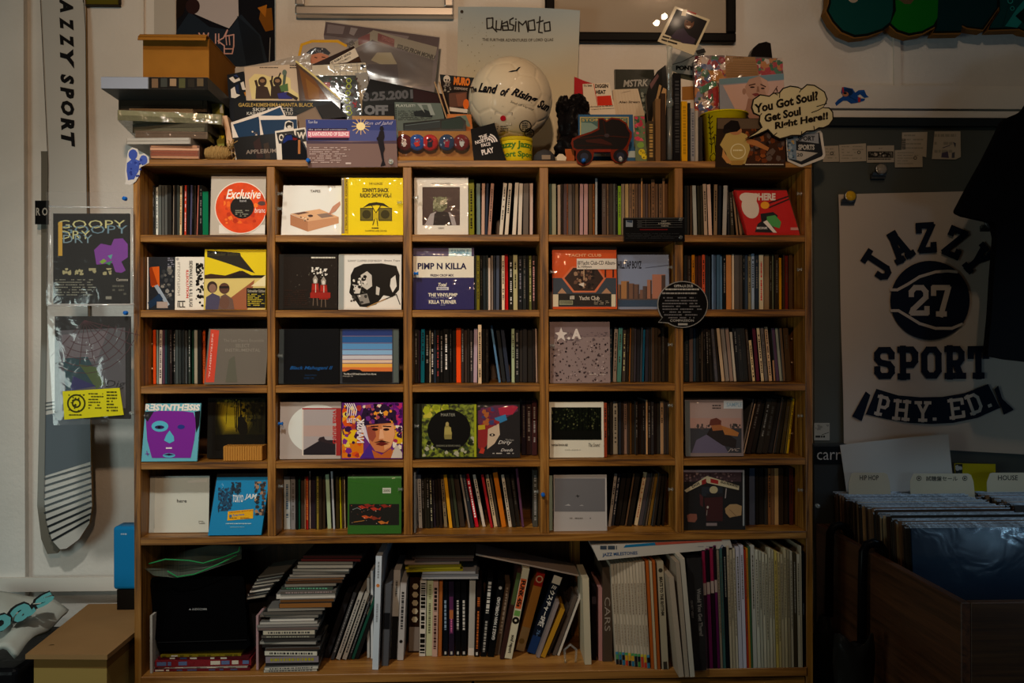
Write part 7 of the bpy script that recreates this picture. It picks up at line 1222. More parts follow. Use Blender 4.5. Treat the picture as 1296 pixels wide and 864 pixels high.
# ------------------------------------------------------------------ left side
# --- snowboards against the wall: two nested boards hung nose down
def board(name, label, pts, y, face, lean=2, thick=.009):
    pl = Pl((85, 400), y, lean); mb = MB(); loc = [pl.loc(*p) for p in pts]; mb.prism(loc, -thick, 0, pm(face, .35, coat=.2), pm('8a6c40', .4)); o = mb.build(name, None, pl.M); tag(o, label, 'snowboard', 'pair of nested snowboards'); return o, pl, loc
o, pl, lc = board('snowboard', 'rear snowboard with only its grey edge showing behind the white one', [(43, -30), (100, -30), (104, 620), (92, 670), (72, 700), (60, 701), (52, 682), (47, 640), (52, 420), (52, 200)], .30, '6a665c')
o, pl, lc = board('snowboard', 'white snowboard with black lettering and navy striped tip', [(50, -30), (105, -30), (108.5, 12), (109.5, 220), (112, 420), (115, 584), (116.5, 640), (113, 662), (100, 682), (84, 694), (76, 695), (66, 684), (59, 660), (56, 630), (59, 420), (61, 210)], .275, 'b8b8b4')
a = Art(pl, (0, 0, 1), .35, .2)
for ch, y0, y1 in (('J', -28, -4), ('A', -2, 16), ('Z', 22, 40), ('Z', 43, 61), ('Y', 63, 88), ('S', 94, 108), ('P', 110, 126), ('O', 128, 147), ('R', 149, 165), ('T', 168, 187)):
    a.textr(ch, (75 + (y0 * .012), y0), (76 + (y1 * .012), y1), 17, '1a1a1c', .06, .25)
a.p([(57.2, 525), (114.5, 515), (114.8, 584), (56.6, 602)], '27303e')
for i in range(3): a.line([(57.5, 510 + i * 4.5), (113.6, 502 + i * 4)], 1.6, '1c1e22')
for i in range(10):
    y0, y1 = 606 + i * 8.6, 589 + i * 7.6; xl, xr = 56.8 + max(0, i - 5) * 2.0 + max(0, i - 8) * 1.5, 115.3 - max(0, i - 8) * 2.5
    a.line([(xl, y0), (xr, y1)], 2.6, '1c1e22')
a.line([(50.6, -20), (61.4, 210), (59.4, 420), (56.4, 630)], .8, '3a342c').line([(105, -20), (108.8, 40), (110, 220), (112, 420), (115.5, 600)], .8, '4a443c'); a.build('board_graphic', o)
mb = MB(); p = [pl.loc(*q) for q in R4(45, 254, 62, 284)]; mb.prism([(p[0][0], p[0][1]), (p[1][0], p[1][1]), (p[2][0], p[2][1]), (p[3][0], p[3][1])], .0015, .003, pm('0f0f10', .4)); so = mb.build('edge_label', o); so['label'] = 'black rectangular tag with pale letters'
a = Art(pl, (0, 0, 1), .4, lift=.0032); a.text('R O', 46.5, 263, 61, 273, 'a8a49c', .02); a.build('label_lettering', o)
# --- zip bags pinned on the shelf side
def hung(name, label, x0, y0, x1, y1, y, cat='bag'):
    pl = Pl(((x0 + x1) / 2, y0), y, 0); mb = MB(); loc = [pl.loc(*p) for p in R4(x0, y0, x1, y1)]; mb.prism(loc, -.009, -.001, pm('1a1a1c', .3)); o = mb.build(name, None, pl.M); tag(o, label, cat, 'clear bags pinned to the shelf side'); return o, pl, loc
LQ = (0, 220, 2.7)
o, pl, lc = hung('bagged_cd', 'black cover with purple blob figure in clear bag, upper of two', 67, 270, 163, 384, -.012, 'bagged cd'); a = Art(pl, LQ, .3)
a.rect(185, 145, 440, 438, '171a1c')
for t_, y0, dx, c_ in (('GOOPY', 158, 0, 'c8c890'), ('GOOPY', 176, 8, '6a8ca0'), ('DRY', 194, 10, 'c8c890'), ('DRY', 208, 18, '7a98a8')):
    w_ = 240 if len(t_) > 3 else 110; a.text(t_, 198 + dx, y0, 198 + dx + w_ - 10, y0 + 28, c_, -.005)
a.p([(322, 260), (345, 238), (380, 245), (390, 222), (420, 220), (437, 240), (437, 285), (415, 300), (430, 330), (415, 338), (395, 335), (385, 305), (330, 310)], '7a3c9c').p([(340, 300), (355, 290), (365, 298), (350, 308)], '7aa83c').p([(368, 280), (385, 275), (380, 292)], '5aa8a0').p([(360, 305), (385, 296), (375, 312)], '3c8c5c')
for x in (228, 270, 318, 366): a.specks(x - 14, 322, x + 16, 346, 8, 8, ['a8a47c'], x)
a.rows(190, 360, 330, 420, 7, '7a7c70', 4, hgt=.4).text('Cannons', 398, 356, 438, 366, 'b0aca0', .02).rect(362, 418, 382, 428, '8a8a80').rect(200, 165, 214, 280, 'c8a040').rows(385, 380, 436, 420, 3, '55564e', 6); a.build('print', o)
P_B = [(160, 60), (225, 45), (466, 70), (468, 95), (466, 452), (160, 452)]
def bag(o, pl, quad, n, seed, amp=.004, z=.003, mat=None): return crum(o, pl, [pl.loc(x / 2.7, 220 + y_ / 2.7) for x, y_ in quad], n, amp, mat or film('fff', .07, .1, .25, 25, .03), seed, z)
bag(o, pl, ((160, 62), (466, 62), (467, 455), (160, 452)), 10, 4)
mb = MB()
for q in ([(172, 112), (455, 118)], [(170, 450), (462, 446)]): mb.tube([Vector((*pl.loc(x / 2.7, 220 + y_ / 2.7), .006)) for x, y_ in q], .0018, film('fff', .25, .1, .1, 20, .35), 8)
for q in ([(175, 118), (178, 440)], [(455, 118), (458, 440)]): mb.tube([Vector((*pl.loc(x / 2.7, 220 + y_ / 2.7), .005)) for x, y_ in q], .0022, film('fff', .25, .12, .5, 40, .22), 8)
mb.build('bag_seam', o)
o, pl, lc = hung('bagged_cd', 'grey cover with globe net and yellow tag in clear bag, lower of two', 69, 400, 164, 530, -.009, 'bagged cd'); a = Art(pl, LQ, .3)
a.p([(200, 535), (428, 525), (430, 800), (208, 815)], '55555c').p([(210, 550), (370, 535), (330, 640), (215, 640)], '6a646c').p([(215, 630), (300, 625), (350, 715), (225, 740)], '23424c').p([(270, 650), (330, 660), (358, 718), (330, 735), (300, 690)], '4a5c34').p([(250, 690), (330, 725), (240, 740)], '2a2c64')
for i in range(6): a.ring(290, 500, 60 + i * 24, 62 + i * 24, '4a2c34', 30, 10, 125)
for i in range(8): an = math.radians(20 + i * 15); a.line([(290, 500), (290 + 200 * math.cos(an), 500 + 150 * math.sin(an))], 2, '4a2c34')
a.text('Dig', 362, 705, 430, 735, '2a2a30', .0, .25); a.build('print', o)
bag(o, pl, ((162, 462), (462, 458), (466, 850), (185, 858)), 10, 9)
ts = MB(); tl_ = [pl.loc(x / 2.7, 220 + y_ / 2.7) for x, y_ in ((220, 742), (414, 730), (428, 822), (226, 838))]; ts.prism(tl_, .008, .0086, pm('d4d020', .4)); yt_ = ts.build('yellow_tag', o)
a = Art(pl, LQ, .4, lift=.0088); a.ring(267, 783, 26, 32, '3a3c10', 20, ky=1.0).ring(267, 783, 10, 16, '3a3c10', 14).specks(240, 752, 296, 812, 20, 5, ['3a3c10'], 4).rows(308, 748, 362, 806, 6, '4a4c14', 3, hgt=.45).rows(370, 742, 412, 815, 7, '4a4c14', 5, hgt=.5).rows(242, 820, 300, 828, 1, '3a3c10', 6); a.build('tag_print', yt_)
# --- blue box behind the shelf, carton and shirts in the lower left corner
mb = MB(); y = .20; mb.box((X(142, y), y, Z(741, y)), (VX[0][0] - .002, y + .06, Z(662, y)), pm('1478b4', .4)); o = mb.build('blue_case', origin=(X(154, y), y + .03, Z(741, y))); bv = o.modifiers.new('round', 'BEVEL'); bv.width = .008; bv.segments = 3; tag(o, 'bright blue rounded case tucked beside the shelf side', 'case')
a = Art(Pl((150, 700), y - .0002, 0), (0, 520, 2.51), .4); a.rows(384, 388, 405, 398, 1, '9ab8d0', 4, fill=1); q_ = a.build('case_logo', o); q_.matrix_world = Pl((150, 700), y - .0002, 0).M
q_.matrix_local = Matrix.Translation(-o.location) @ Pl((150, 700), y - .0002, 0).M
mb = MB(); mb.box((X(146, y), y + .005, .8575), (VX[0][0] - .004, y + .055, Z(741.4, y)), pm('1a1612', .6)); o = mb.build('dark_gap_filler', origin=(X(156, y), y + .03, .8575)); tag(o, 'dark narrow filler block in the gap under the blue case', 'stand')  # block added in place of the dark gap below the blue case
# carton: top face corners from the photo
zt = .856
cq = [at_z(32, 827, zt), at_z(142, 853 + 0, zt)]
A_, B_, C_, D_ = [at_z(px, py, zt) for px, py in ((32, 828), (142, 837), (182, 756), (133, 750))]
C_ = at_z(164, 752, zt)
ctn = empty('flat_carton', (A_.x, A_.y, 0), 'flat brown cardboard carton lying in the lower left corner', 'carton'); lo = ctn.location.copy(); cm = pm('94724a', .75, mott=.1, bscale=14)
xl, xr = A_.x, VX[0][0] - .012; yf, yk = A_.y, min(D_.y, .26)
mb = MB(); top = [Vector((A_.x, A_.y, zt)), Vector((xr, A_.y - .01, zt)), Vector((xr, yk, zt)), Vector((D_.x, yk, zt))]
mb.hexa([p - Vector((0, 0, .010)) for p in top] + top, cm); o = mb.build('carton_lid', ctn); o.location = -lo
ins = [Vector((p.x + (.012 if i in (0, 3) else -.006), p.y + (.012 if i < 2 else -.006), zt - .0105)) for i, p in enumerate(top)]
mb = MB(); mb.hexa([p - Vector((0, 0, .022)) for p in ins] + ins, pm('7c5c30', .75)); o = mb.build('carton_side', ctn); o.location = -lo
ins2 = [p - Vector((0, 0, .0225)) for p in ins]; mb = MB(); mb.hexa([Vector((p.x - .003, p.y, .0)) for p in ins2] + [Vector((p.x, p.y, p.z)) for p in ins2], pm('9c8248', .7)); o = mb.build('carton_base', ctn); o.location = -lo
mb = MB(); q_ = at_z(65, 816, zt + .0004); mb.poly([q_ + Vector(v) for v in ((-.006, -.002, 0), (.006, 0, 0), (.004, .004, 0), (-.003, .003, 0))], pm('3a2a14', .8)); o = mb.build('torn_mark', ctn); o.location = -lo
# folded white shirt in a bag with teal letters, on a dark heap of bagged shirts
hp = at(25, 830, -.02); R = random.Random(6); hz = Z(800, 0.02)
for i in range(5):
    zb_, ztp = i * (hz - .03) / 5, (i + 1) * (hz - .03) / 5; mb = MB(); w_, d_ = .14 + R.uniform(-.01, .01), .15; cx_ = A_.x - w_ - .02; 
    mb.box((-w_, -d_, 0), (w_, d_, ztp - zb_ - .001), pm(['15151a', '22222a', '1c1a1c', '2a2a2e', '121214'][i], .3, bump=.4, bscale=30)); o = mb.build('folded_shirt', None, Matrix.Translation((cx_ + R.uniform(-.01, .0), .06, zb_ + .0)) @ Matrix.Rotation(R.uniform(-.08, .08), 4, 'Z')); bv = o.modifiers.new('soft', 'BEVEL'); bv.width = .012; bv.segments = 3; tag(o, '%s dark bagged shirt from the floor in the left corner pile' % ordinal(i), 'shirt', 'pile of dark bagged shirts')
wq = [at(px, py, y_) for px, py, y_ in ((-60, 842, -.10), (18, 816, -.09), (84, 762, .16), (-40, 752, .20))]
def fnw(u, v):
    p = (wq[0] * (1 - u) + wq[1] * u) * (1 - v) + (wq[3] * (1 - u) + wq[2] * u) * v; return tuple(p - wq[0] + Vector((0, 0, .012 * math.sin(u * 7 + v * 3) * math.sin(v * 6) - .03 * max(0, u - .85) / .15)))
o = bumpy('white_shirt_bag', Matrix.Translation(wq[0]), 16, 16, fnw, pm('b8bcb4', .4, bump=.2, bscale=25), None, True, .012); tag(o, 'white folded shirt with teal printed letters in clear bag', 'shirt')
mb = MB(); TEAL = pm('5aa4a8', .5); BLK = pm('16181a', .5)
def onw(px, py): # point on shirt plane
    n_ = (wq[1] - wq[0]).cross(wq[3] - wq[0]).normalized(); d_ = ray(px, py); t_ = (wq[0] - CAM).dot(n_) / d_.dot(n_); return CAM + d_ * t_ + n_ * (.014 if n_.z > 0 else -.014) - wq[0]
for ch, p0, p1, hh_ in (('o', (-6, 812), (22, 797), 20), ('a', (24, 797), (50, 781), 19), ('s', (52, 778), (74, 765), 13)):
    for bold, m_, dz, sh in ((.12, BLK, 0, (-2, -1)), (.04, TEAL, .0012, (0, 0))):
        v, f = glyphs(ch, bold); l = math.hypot(p1[0] - p0[0], p1[1] - p0[1]); ux, uy = (p1[1] - p0[1]) / l * hh_, -(p1[0] - p0[0]) / l * hh_; g_ = .08 if bold > .1 else 0
        mb.mesh([onw(p0[0] + (p1[0] - p0[0]) * (g * (1 + 2 * g_) - g_) + ux * (k * (1 + 2 * g_) - g_) + sh[0], p0[1] + (p1[1] - p0[1]) * (g * (1 + 2 * g_) - g_) + uy * (k * (1 + 2 * g_) - g_) + sh[1]) + Vector((0, 0, dz)) for g, k in v], f, m_)
mb.build('letter_print', o)
# ------------------------------------------------------------------ right side: steel door, notes, poster, letters
DY = WY - .0175
E5 = (1020, 0, 3.927); E6 = (1020, 200, 3.927); E7 = (1020, 400, 4.319); E8 = (1020, 540, 4.319); E9 = (1020, 660, 4.2355)
for i, (lb, pts, rows_) in enumerate((('plain note leftmost on the steel door', [(85, 726), (162, 723), (165, 803), (85, 805)], 2), ('second note from left with faint printed table', [(165, 720), (298, 712), (300, 800), (168, 806)], 3), ('note with bold black banner print', [(303, 724), (438, 722), (438, 806), (303, 808)], 0), ('receipt-like note with barcode edge, upper middle', [(478, 658), (604, 655), (598, 782), (475, 745)], 3), ('note with printed table below the receipt', [(442, 746), (578, 742), (580, 830), (442, 832)], 3), ('curled note with purple stamp, rightmost on door', [(640, 653), (768, 652), (770, 780), (745, 792), (626, 790)], 1))):
    o, a, pl, lc = wallcard('paper_note', lb, 'note', pts, DY - .0012 - (.001 if i == 4 else 0), 'a89e8c', .0006, E5, .6)
    xs, ys = [p[0] for p in pts], [p[1] for p in pts]; x0, x1, y0, y1 = min(xs) + 12, max(xs) - 12, min(ys) + 14, max(ys) - 8
    if rows_: a.rows(x0, y0, x1, y1, rows_ + 2, '8a8474', i + 2, hgt=.35)
    if i in (0, 1, 4): a.ell(x1 - 25, (y0 + y1) / 2 - 5, 9, 9, '4a463e').ell(x1 - 25, (y0 + y1) / 2 - 5, 5, 5, 'a89e8c')
    if i == 2:
        a.rect(308, 752, 434, 784, '2a2824').specks(312, 756, 430, 780, 26, 7, ['a89e8c', '6a655a'], 5).rows(308, 788, 432, 798, 1, '2a2824', 3, fill=1).rows(362, 736, 385, 742, 1, '5a564c', 2)
    if i == 3:
        for j in range(9): a.rect(474 + 2, 690 + j * 6, 495, 693 + j * 6, '2a2a28')
    if i == 5: a.p([(675, 760), (705, 752), (710, 785), (672, 782)], '4a4254').p([(725, 760), (740, 755), (738, 785), (724, 784)], '4a4a50').line([(680, 735), (715, 722)], 4, '55505a').p([(730, 705), (745, 712), (742, 735)], '4a4a54')
mb = MB()
def clip(px, py, label, disc):
    p = at(px, py, DY - .012); c = empty('magnet_clip', (p.x, DY - .008, p.z), label, 'clip', 'steel magnet clips on the door'); mt = pm('7a7c7c', .3, metal=.9)
    b_ = MB(); b_.box((-.018, -.002, -.016), (.018, .0085, -.002), mt); b_.build('clip_jaw', c); b_ = MB(); b_.box((-.018, -.012, -.004), (.018, -.004, .004), mt, Matrix.Rotation(.5, 4, 'X')); b_.build('clip_lever', c)
    b_ = MB(); b_.lathe([(.0155, 0), (.0165, .002), (.0165, .006), (.014, .008), (.013, .0076)], mt, Matrix.Translation((.004, -.006, .006)) @ Matrix.Rotation(math.radians(80), 4, 'X'), 22); b_.build('clip_cup', c)
    b_ = MB(); b_.lathe([(.0135, .0078), (.0134, .0086), (.0005, .009)], pm(disc, .3, coat=.3), Matrix.Translation((.004, -.006, .006)) @ Matrix.Rotation(math.radians(80), 4, 'X'), 22); b_.build('clip_disc', c)
clip(1112, 218, 'steel magnet clip with pale round face under the notes', '8a8478')
clip(1073, 252, 'steel magnet clip with yellow disc at poster corner', 'c8a024')
clip(1250, 285, 'small steel magnet clip beside the black shirt', '4a4c4c')
# big paper poster, wavy
pl = Pl((1165, 400), DY - .006, 0); cs = [pl.loc(*p) for p in ((1061, 246), (1300, 240), (1300, 575), (1068, 562))]
def fnp(u, v):
    x = (cs[0][0] * (1 - u) + cs[1][0] * u) * v + (cs[3][0] * (1 - u) + cs[2][0] * u) * (1 - v); y_ = (cs[0][1] * (1 - u) + cs[1][1] * u) * v + (cs[3][1] * (1 - u) + cs[2][1] * u) * (1 - v); return (x, y_, .0022 * math.sin(v * 9) * (1 - u) ** 2 + .0012 * math.sin(u * 7))
po = bumpy('sport_poster', pl.M, 16, 24, fnp, pm('b6ab9e', .7, mott=.05, bscale=8)); tag(po, 'cream poster with navy basketball and block lettering on the door', 'poster')
a = Art(pl, E6, .6, lift=.0052); NV = '141a28'
def curve_word(word, cx, cy, r, a0, a1, h, w, cw):
    n = len(word)
    for i, ch in enumerate(word):
        an = math.radians(a0 + (a1 - a0) * i / (n - 1)); mx, my = cx + r * math.cos(an), cy + r * math.sin(an); dx, dy = -math.sin(an), math.cos(an)
        if ch != ' ': a.slab(ch, (mx - dx * cw / 2, my - dy * cw / 2), (mx + dx * cw / 2, my + dy * cw / 2), h, w, NV)
curve_word('JAZZY', 612, 705, 236, -147, -40, 146, 30, 82)
a.build('poster_lettering', po); a = Art(pl, E6, .6, lift=.0052)
a.ell(612, 707, 197, 196, NV, 48)
LT = 'b6ab9e'
a.line([(418, 655), (450, 655), (500, 628), (560, 590), (640, 566), (700, 562), (745, 566)], 14, LT).line([(420, 758), (455, 758), (500, 785), (560, 822), (640, 846), (720, 846), (770, 825)], 14, LT)
a.slab('2', (510, 782), (600, 782), 150, 26, LT).slab('7', (622, 782), (712, 782), 150, 26, LT)
a.build('basketball_emblem', po); a = Art(pl, E7, .6, lift=.0052); a.slab('SPORT', (378, 340), (985, 334), 168, 34, NV, .36)
a.build('poster_lettering', po); a = Art(pl, E7, .6, lift=.0052)
bn = [(380, 396), (500, 432), (620, 442), (740, 440), (860, 420), (990, 370), (1055, 500), (930, 555), (800, 582), (680, 588), (560, 582), (440, 562), (322, 535)]; a.p([bn[0], bn[1], bn[-2], bn[-1]], NV); a.z -= a.st
for k in range(1, 5): a.p([bn[k], bn[k + 1], bn[11 - k], bn[12 - k]], NV); a.z -= a.st
a.p([bn[5], bn[6], bn[7]], NV)
a.z += a.st
a.p([(322, 410), (348, 430), (305, 560), (300, 572), (248, 546)], NV).p([(1022, 400), (1045, 378), (1066, 450), (1130, 510), (1075, 538), (1068, 520), (1060, 490)], NV)
for ch, p, q_ in (('P', (372, 535), (432, 548)), ('H', (470, 562), (555, 570)), ('Y', (595, 573), (670, 574)), ('.', (680, 572), (715, 572)), ('E', (785, 562), (862, 552)), ('D', (900, 540), (965, 515)), ('.', (985, 505), (1020, 490))):
    a.slab(ch, p, q_, 108 if ch != '.' else 108, 17, 'b6ab9e')
a.build('banner_emblem', po)
# paper, yellow card, sticker, car-audio box
o, a, pl, lc = wallcard('white_paper_sheet', 'blank white sheet standing in front of the poster foot', 'paper', [(1063, 563), (1152, 553), (1200, 549), (1208, 625), (1074, 640)], .24, 'a8a49c', .001, rough=.5, lean=2)
o, a, pl, lc = wallcard('yellow_card', 'olive yellow card standing behind the record dividers', 'card', [(1208, 586), (1260, 587), (1260, 625), (1210, 625)], .27, 'a89c14', .003, rough=.45, lean=2); a.rect(1209, 587, 1218, 612, '2a2c28').specks(1209, 587, 1218, 612, 8, 3, ['a8a8a0'], 3)
o, a, pl, lc = wallcard('small_sticker', 'small white square sticker on the steel door edge', 'sticker', [(1030.5, 535), (1050, 535), (1050, 557), (1030.5, 557)], DY - .001, '9a9c94', .0004, rough=.5); a.rows(1032, 551, 1049, 556, 1, '2a2c2c', 2, fill=1).specks(1032, 537, 1049, 550, 8, 3, ['7a7c78'], 4).line([(1040, 550), (1049, 547)], .7, '2a2c2c')
mb = MB(); y = .252; mb.box((X(1030, y), y, Z(690, y)), (X(1074, y), DY - .002, Z(566, y)), pm('2c2e2e', .5)); o = mb.build('audio_box', origin=(X(1052, y), (y + DY) / 2, Z(690, y))); tag(o, 'dark grey equipment box with black lettered strip behind record bin', 'box')
pl = Pl((1050, 578), y - .001, 0); a = Art(pl, E8, .35); a.rect(44, 108, 190, 204, '0c0d0e').text('carrozzeria', 60, 138, 360, 180, 'a8a49e', -.0)
a.mb = MB(); a.z = .0003; a.rect(44, 108, 232, 204, '0c0d0e').text('carro', 60, 138, 232, 180, 'a8a49e', -.005); q_ = a.build('brand_strip', o); q_.matrix_local = Matrix.Translation(-o.location) @ pl.M
# painted wooden letters high on the wall
WD = pm('7a5428', .6)
def letter(lb, face, inner, cols, y=WY - .05, dep=.03):
    o, a, pl, lc = wallcard('wooden_letter', lb, 'letter', face, y, WD, dep, E5, .5); a.p([(x, y_) for x, y_ in inner], '0c1210'); cx_ = sum(p[0] for p in inner) / len(inner); cy_ = sum(p[1] for p in inner) / len(inner)
    a.p([(cx_ + (x - cx_) * .93, cy_ + (y_ - cy_) * .9) for x, y_ in inner], cols[0]); return a
J = [(95, 60), (108, 20), (112, -200), (440, -200), (438, 60), (425, 120), (380, 158), (300, 185), (235, 192), (170, 165), (125, 115)]
a = letter('teal rounded wooden graffiti letter, leftmost above the door', J, [(x + 6, y_ - 6) for x, y_ in J], ['08403c']); a.ell(235, -10, 26, 24, 'a89a86')
S_ = [(425, -200), (660, -200), (680, 0), (672, 80), (640, 140), (580, 172), (510, 185), (450, 165), (412, 130), (440, 60)]
a = letter('bright green wooden graffiti letter between teal ones', S_, [(x, y_ - 7) for x, y_ in S_], ['0a6418']); a.p([(440, -10), (470, 5), (490, 20), (520, 20), (545, -10), (545, -40), (440, -40)], '5a4a34')
M_ = [(655, -200), (960, -200), (960, 40), (905, 120), (880, 155), (800, 145), (775, 132), (770, 170), (630, 172), (640, 150)]
a = letter('dark teal angular wooden graffiti letter', M_, [(x, y_ - 7) for x, y_ in M_], ['07282c'])
K_ = [(950, -200), (1200, -200), (1200, 180), (1080, 160), (1060, 150), (905, 155), (915, 130), (960, 60)]
a = letter('teal striped wooden graffiti letter at the right edge', K_, [(x, y_ - 6) for x, y_ in K_], ['0a3638']); a.p([(990, 130), (1050, 40), (1084, 0), (1120, -30), (1120, 60), (1080, 100), (1050, 138)], '1c7470').line([(1020, -20), (975, 140)], 5, '0a2c2c').ring(1015, 5, 10, 14, '2a8c84', 12).ring(1025, 42, 8, 11, '2a8c84', 12).p([(1084, 40), (1040, 80), (1084, 120)], '0c1a1a')
o, a, pl, lc = wallcard('diver_sticker', 'blue cut-out swimmer with snorkel stuck on the wall rail', 'sticker', [(145, 512), (160, 495), (185, 478), (175, 460), (180, 435), (192, 432), (210, 436), (232, 440), (245, 460), (262, 448), (290, 446), (300, 470), (312, 482), (290, 486), (270, 468), (255, 476), (270, 488), (295, 490), (290, 500), (255, 510), (225, 515), (205, 500), (185, 500), (165, 515), (152, 526)], WY - .0235, '1c4c98', .001, E5, .5)
a.ell(208, 458, 26, 20, '16305c').ell(196, 468, 16, 12, 'b07858').p([(178, 435), (186, 432), (190, 460), (182, 462)], 'b02c3c').ell(194, 463, 9, 6, '1c2430').p([(258, 484), (272, 484), (270, 508), (258, 508)], 'b02c2c').line([(215, 480), (250, 500)], 5, '123a78').line([(260, 455), (290, 452)], 4, '2c64b4')
# black T-shirt hanging in front of the poster (nearer than the door)
ty = .10
TS = [(1310, 120), (1296, 140), (1272, 150), (1262, 172), (1248, 200), (1230, 232), (1211, 268), (1222, 273), (1240, 277), (1258, 281), (1262, 300), (1258, 350), (1255, 400), (1250, 450), (1275, 455), (1320, 460), (1420, 460), (1420, 110), (1360, 105)]
pl = Pl((1290, 300), ty, 0); mb = MB(); mb.prism([pl.loc(*p) for p in TS], -.03, 0, pm('09090b', .85)); o = mb.build('black_tshirt', None, pl.M); bv = o.modifiers.new('soft', 'BEVEL'); bv.width = .009; bv.segments = 3; tag(o, 'plain black T-shirt hanging at the right edge before the poster', 'shirt')
mb = MB(); hk = at(1365, 100, ty + .015); mb.tube([hk + Vector((-.12, 0, -.03)), hk, hk + Vector((.12, 0, -.03))], .004, pm('2a2a2a', .4), 8); mb.tube([hk, hk + Vector((0, 0, .05)), hk + Vector((.02, 0, .07)), hk + Vector((.03, .0, .05))], .002, pm('8a8a8a', .3, metal=1), 8); q_ = mb.build('hanger', o); q_.matrix_local = pl.M.inverted()
mb = MB(); z_ = hk.z + .07; mb.tube([(hk.x - .3, ty + .015, z_), (2.2, ty + .015, z_)], .008, pm('8a8a88', .3, metal=.9), 10)
# ------------------------------------------------------------------ record bin
PX = X(1045, .25) ; zb = Z(657, .25, 1045)
BX0 = .878; BX1 = BX0 + .018; BY0, BY1 = -.45, .25; BZ = 1.045
M_BIN = wood('y', '38200c', '52301a', '643c20', seed=5.0); M_BINX = wood('x', '38220e', '4e3216', '5c3e1e', seed=6.0)
bin_ = empty('record_bin', (1.3, -.1, 0), 'tall wooden record bin at right with sloping view of sleeves', 'bin'); lo = bin_.location.copy()
def bb_(name, a_, b_, m):
    q = MB(); q.box(a_, b_, m); o = q.build(name, bin_); o.location = -lo; bv = o.modifiers.new('edge', 'BEVEL'); bv.width = .0015; bv.segments = 1
bb_('side_panel', (BX0, BY0, 0.0), (BX1, BY1, BZ), M_BIN); bb_('front_panel', (BX1, BY0, 0.0), (2.0, BY0 + .018, BZ), M_BINX); bb_('bin_floor', (BX1, BY0 + .018, .775), (2.0, BY1, .798), M_BINX); bb_('divider', (1.262, BY0 + .018, .80), (1.274, BY1, BZ - .02), M_BIN); bb_('back_panel', (BX1, BY1 - .012, .8), (2.0, BY1, BZ), M_BIN)
REC = .315; y0, y1 = -.185, .222; N1 = 84; R = random.Random(12)
shared = {}
def record(lb, x, y, z, lean, col, film_=True, grp=None, top='8a929a'):
    if col not in shared:
        mb = MB(); mb.box((0, 0, 0), (REC, .0028, REC), pm(col, .4)); mb.box((-.001, .0004, REC), (REC + .001, .0022, REC + .0025), pm(top, .25, bump=.8, bscale=90, spec=.5, coat=.4, mott=.4)); me = mb.build('record_sleeve').data; bpy.data.objects.remove(bpy.data.objects[-1]) if False else None; shared[col] = me
        for ob in list(COL.objects):
            if ob.data is me: bpy.data.objects.remove(ob)
    o = link('record_sleeve', shared[col]); o.matrix_world = Matrix.Translation((x, y, z)) @ Matrix.Rotation(math.radians(-lean), 4, 'X'); tag(o, lb, 'record', grp); return o
cols = ['6a4c34', '4a3828', '8a6844', '3a2c22', '5a4634', '2c2620', '9a8464', '443830', '6c5440', '34302c']
step = (y1 - y0) / N1
for i in range(N1):
    y = y0 + i * step; z = .809 + R.uniform(-.008, .006)
    record('%s record from the front in the left row of the bin' % ordinal(i), .925 + R.uniform(-.005, .005), y, z, 5, cols[R.randrange(10)], grp='records in the left row of the bin')
f0 = record('front record in bin wrapped in glossy bluish sleeve', .925, y0 - .008, .806, 5, '0c1c2c', grp='records in the left row of the bin')
pl = Pl((1240, 740), y0 - .009, 6); mb = MB(); q = [(.0, .0), (REC, .0), (REC, REC), (.0, REC)]
R2 = random.Random(5); bumpy('glossy_sleeve', None, 8, 8, lambda u, v: (REC * u, -.002 - (R2.uniform(0, .004) if 0 < u < 1 and 0 < v < 1 else 0), REC * v), film('a8d8ff', .10, .15, .3, 14, .03), f0)
for i in range(46):
    y = .02 + i * .0044; record('%s record from the front in the right row of the bin' % ordinal(i), 1.282 + R.uniform(-.004, .004), y, .809 + R.uniform(-.008, .006), 5, cols[R.randrange(10)], grp='records in the right row of the bin')
def tab(lb, x0, x1, pt, pb, y, text, deco=False):
    zt_ = Z(pt, y); n_ = round((y - (zt_ - .807) * math.tan(math.radians(5)) - y0) / step); y = y0 + n_ * step + .0036 + (zt_ - .807) * math.tan(math.radians(5))
    pl = Pl(((x0 + x1) / 2, pt), y, 5); loc = [pl.loc(*p) for p in ((x0, pb), (x0 + 4, pt + 1), (x0 + 7, pt), (x1 - 7, pt), (x1 - 3, pt + 2), (x1, pb))]; v0 = .81 - pl.O.z
    loc = [(loc[0][0] - .01, v0), loc[0], loc[1], loc[2], loc[3], loc[4], loc[5], (loc[5][0] + .02, v0)]
    mb = MB(); mb.prism(loc, -.0012, 0, pm('a89c84', .6)); o = mb.build('divider_card', None, pl.M); tag(o, lb, 'divider card', 'genre divider cards in the bin'); a = Art(pl, (0, 0, 1), .5); a.text(text, x0 + (14 if not deco else 20), pt + 3.2, x1 - (14 if not deco else 20), pt + 9.5, '2a2a28', .01)
    if deco:
        for x in (x0 + 11, x1 - 11): a.ring(x, pt + 6, 2.4, 3.2, '2a2a28', 14).ell(x, pt + 6, 1.2, 1.2, '2a2a28')
    a.build('card_lettering', o)
tab('beige divider card lettered for hip hop', 1074, 1126, 598, 610, .205, 'HIP HOP'); tab('beige divider card with Japanese characters', 1152, 1232, 599, 609, .2, '試聴盤セール', True); tab('beige divider card lettered for house', 1249, 1302, 598, 610, .215, 'HOUSE')
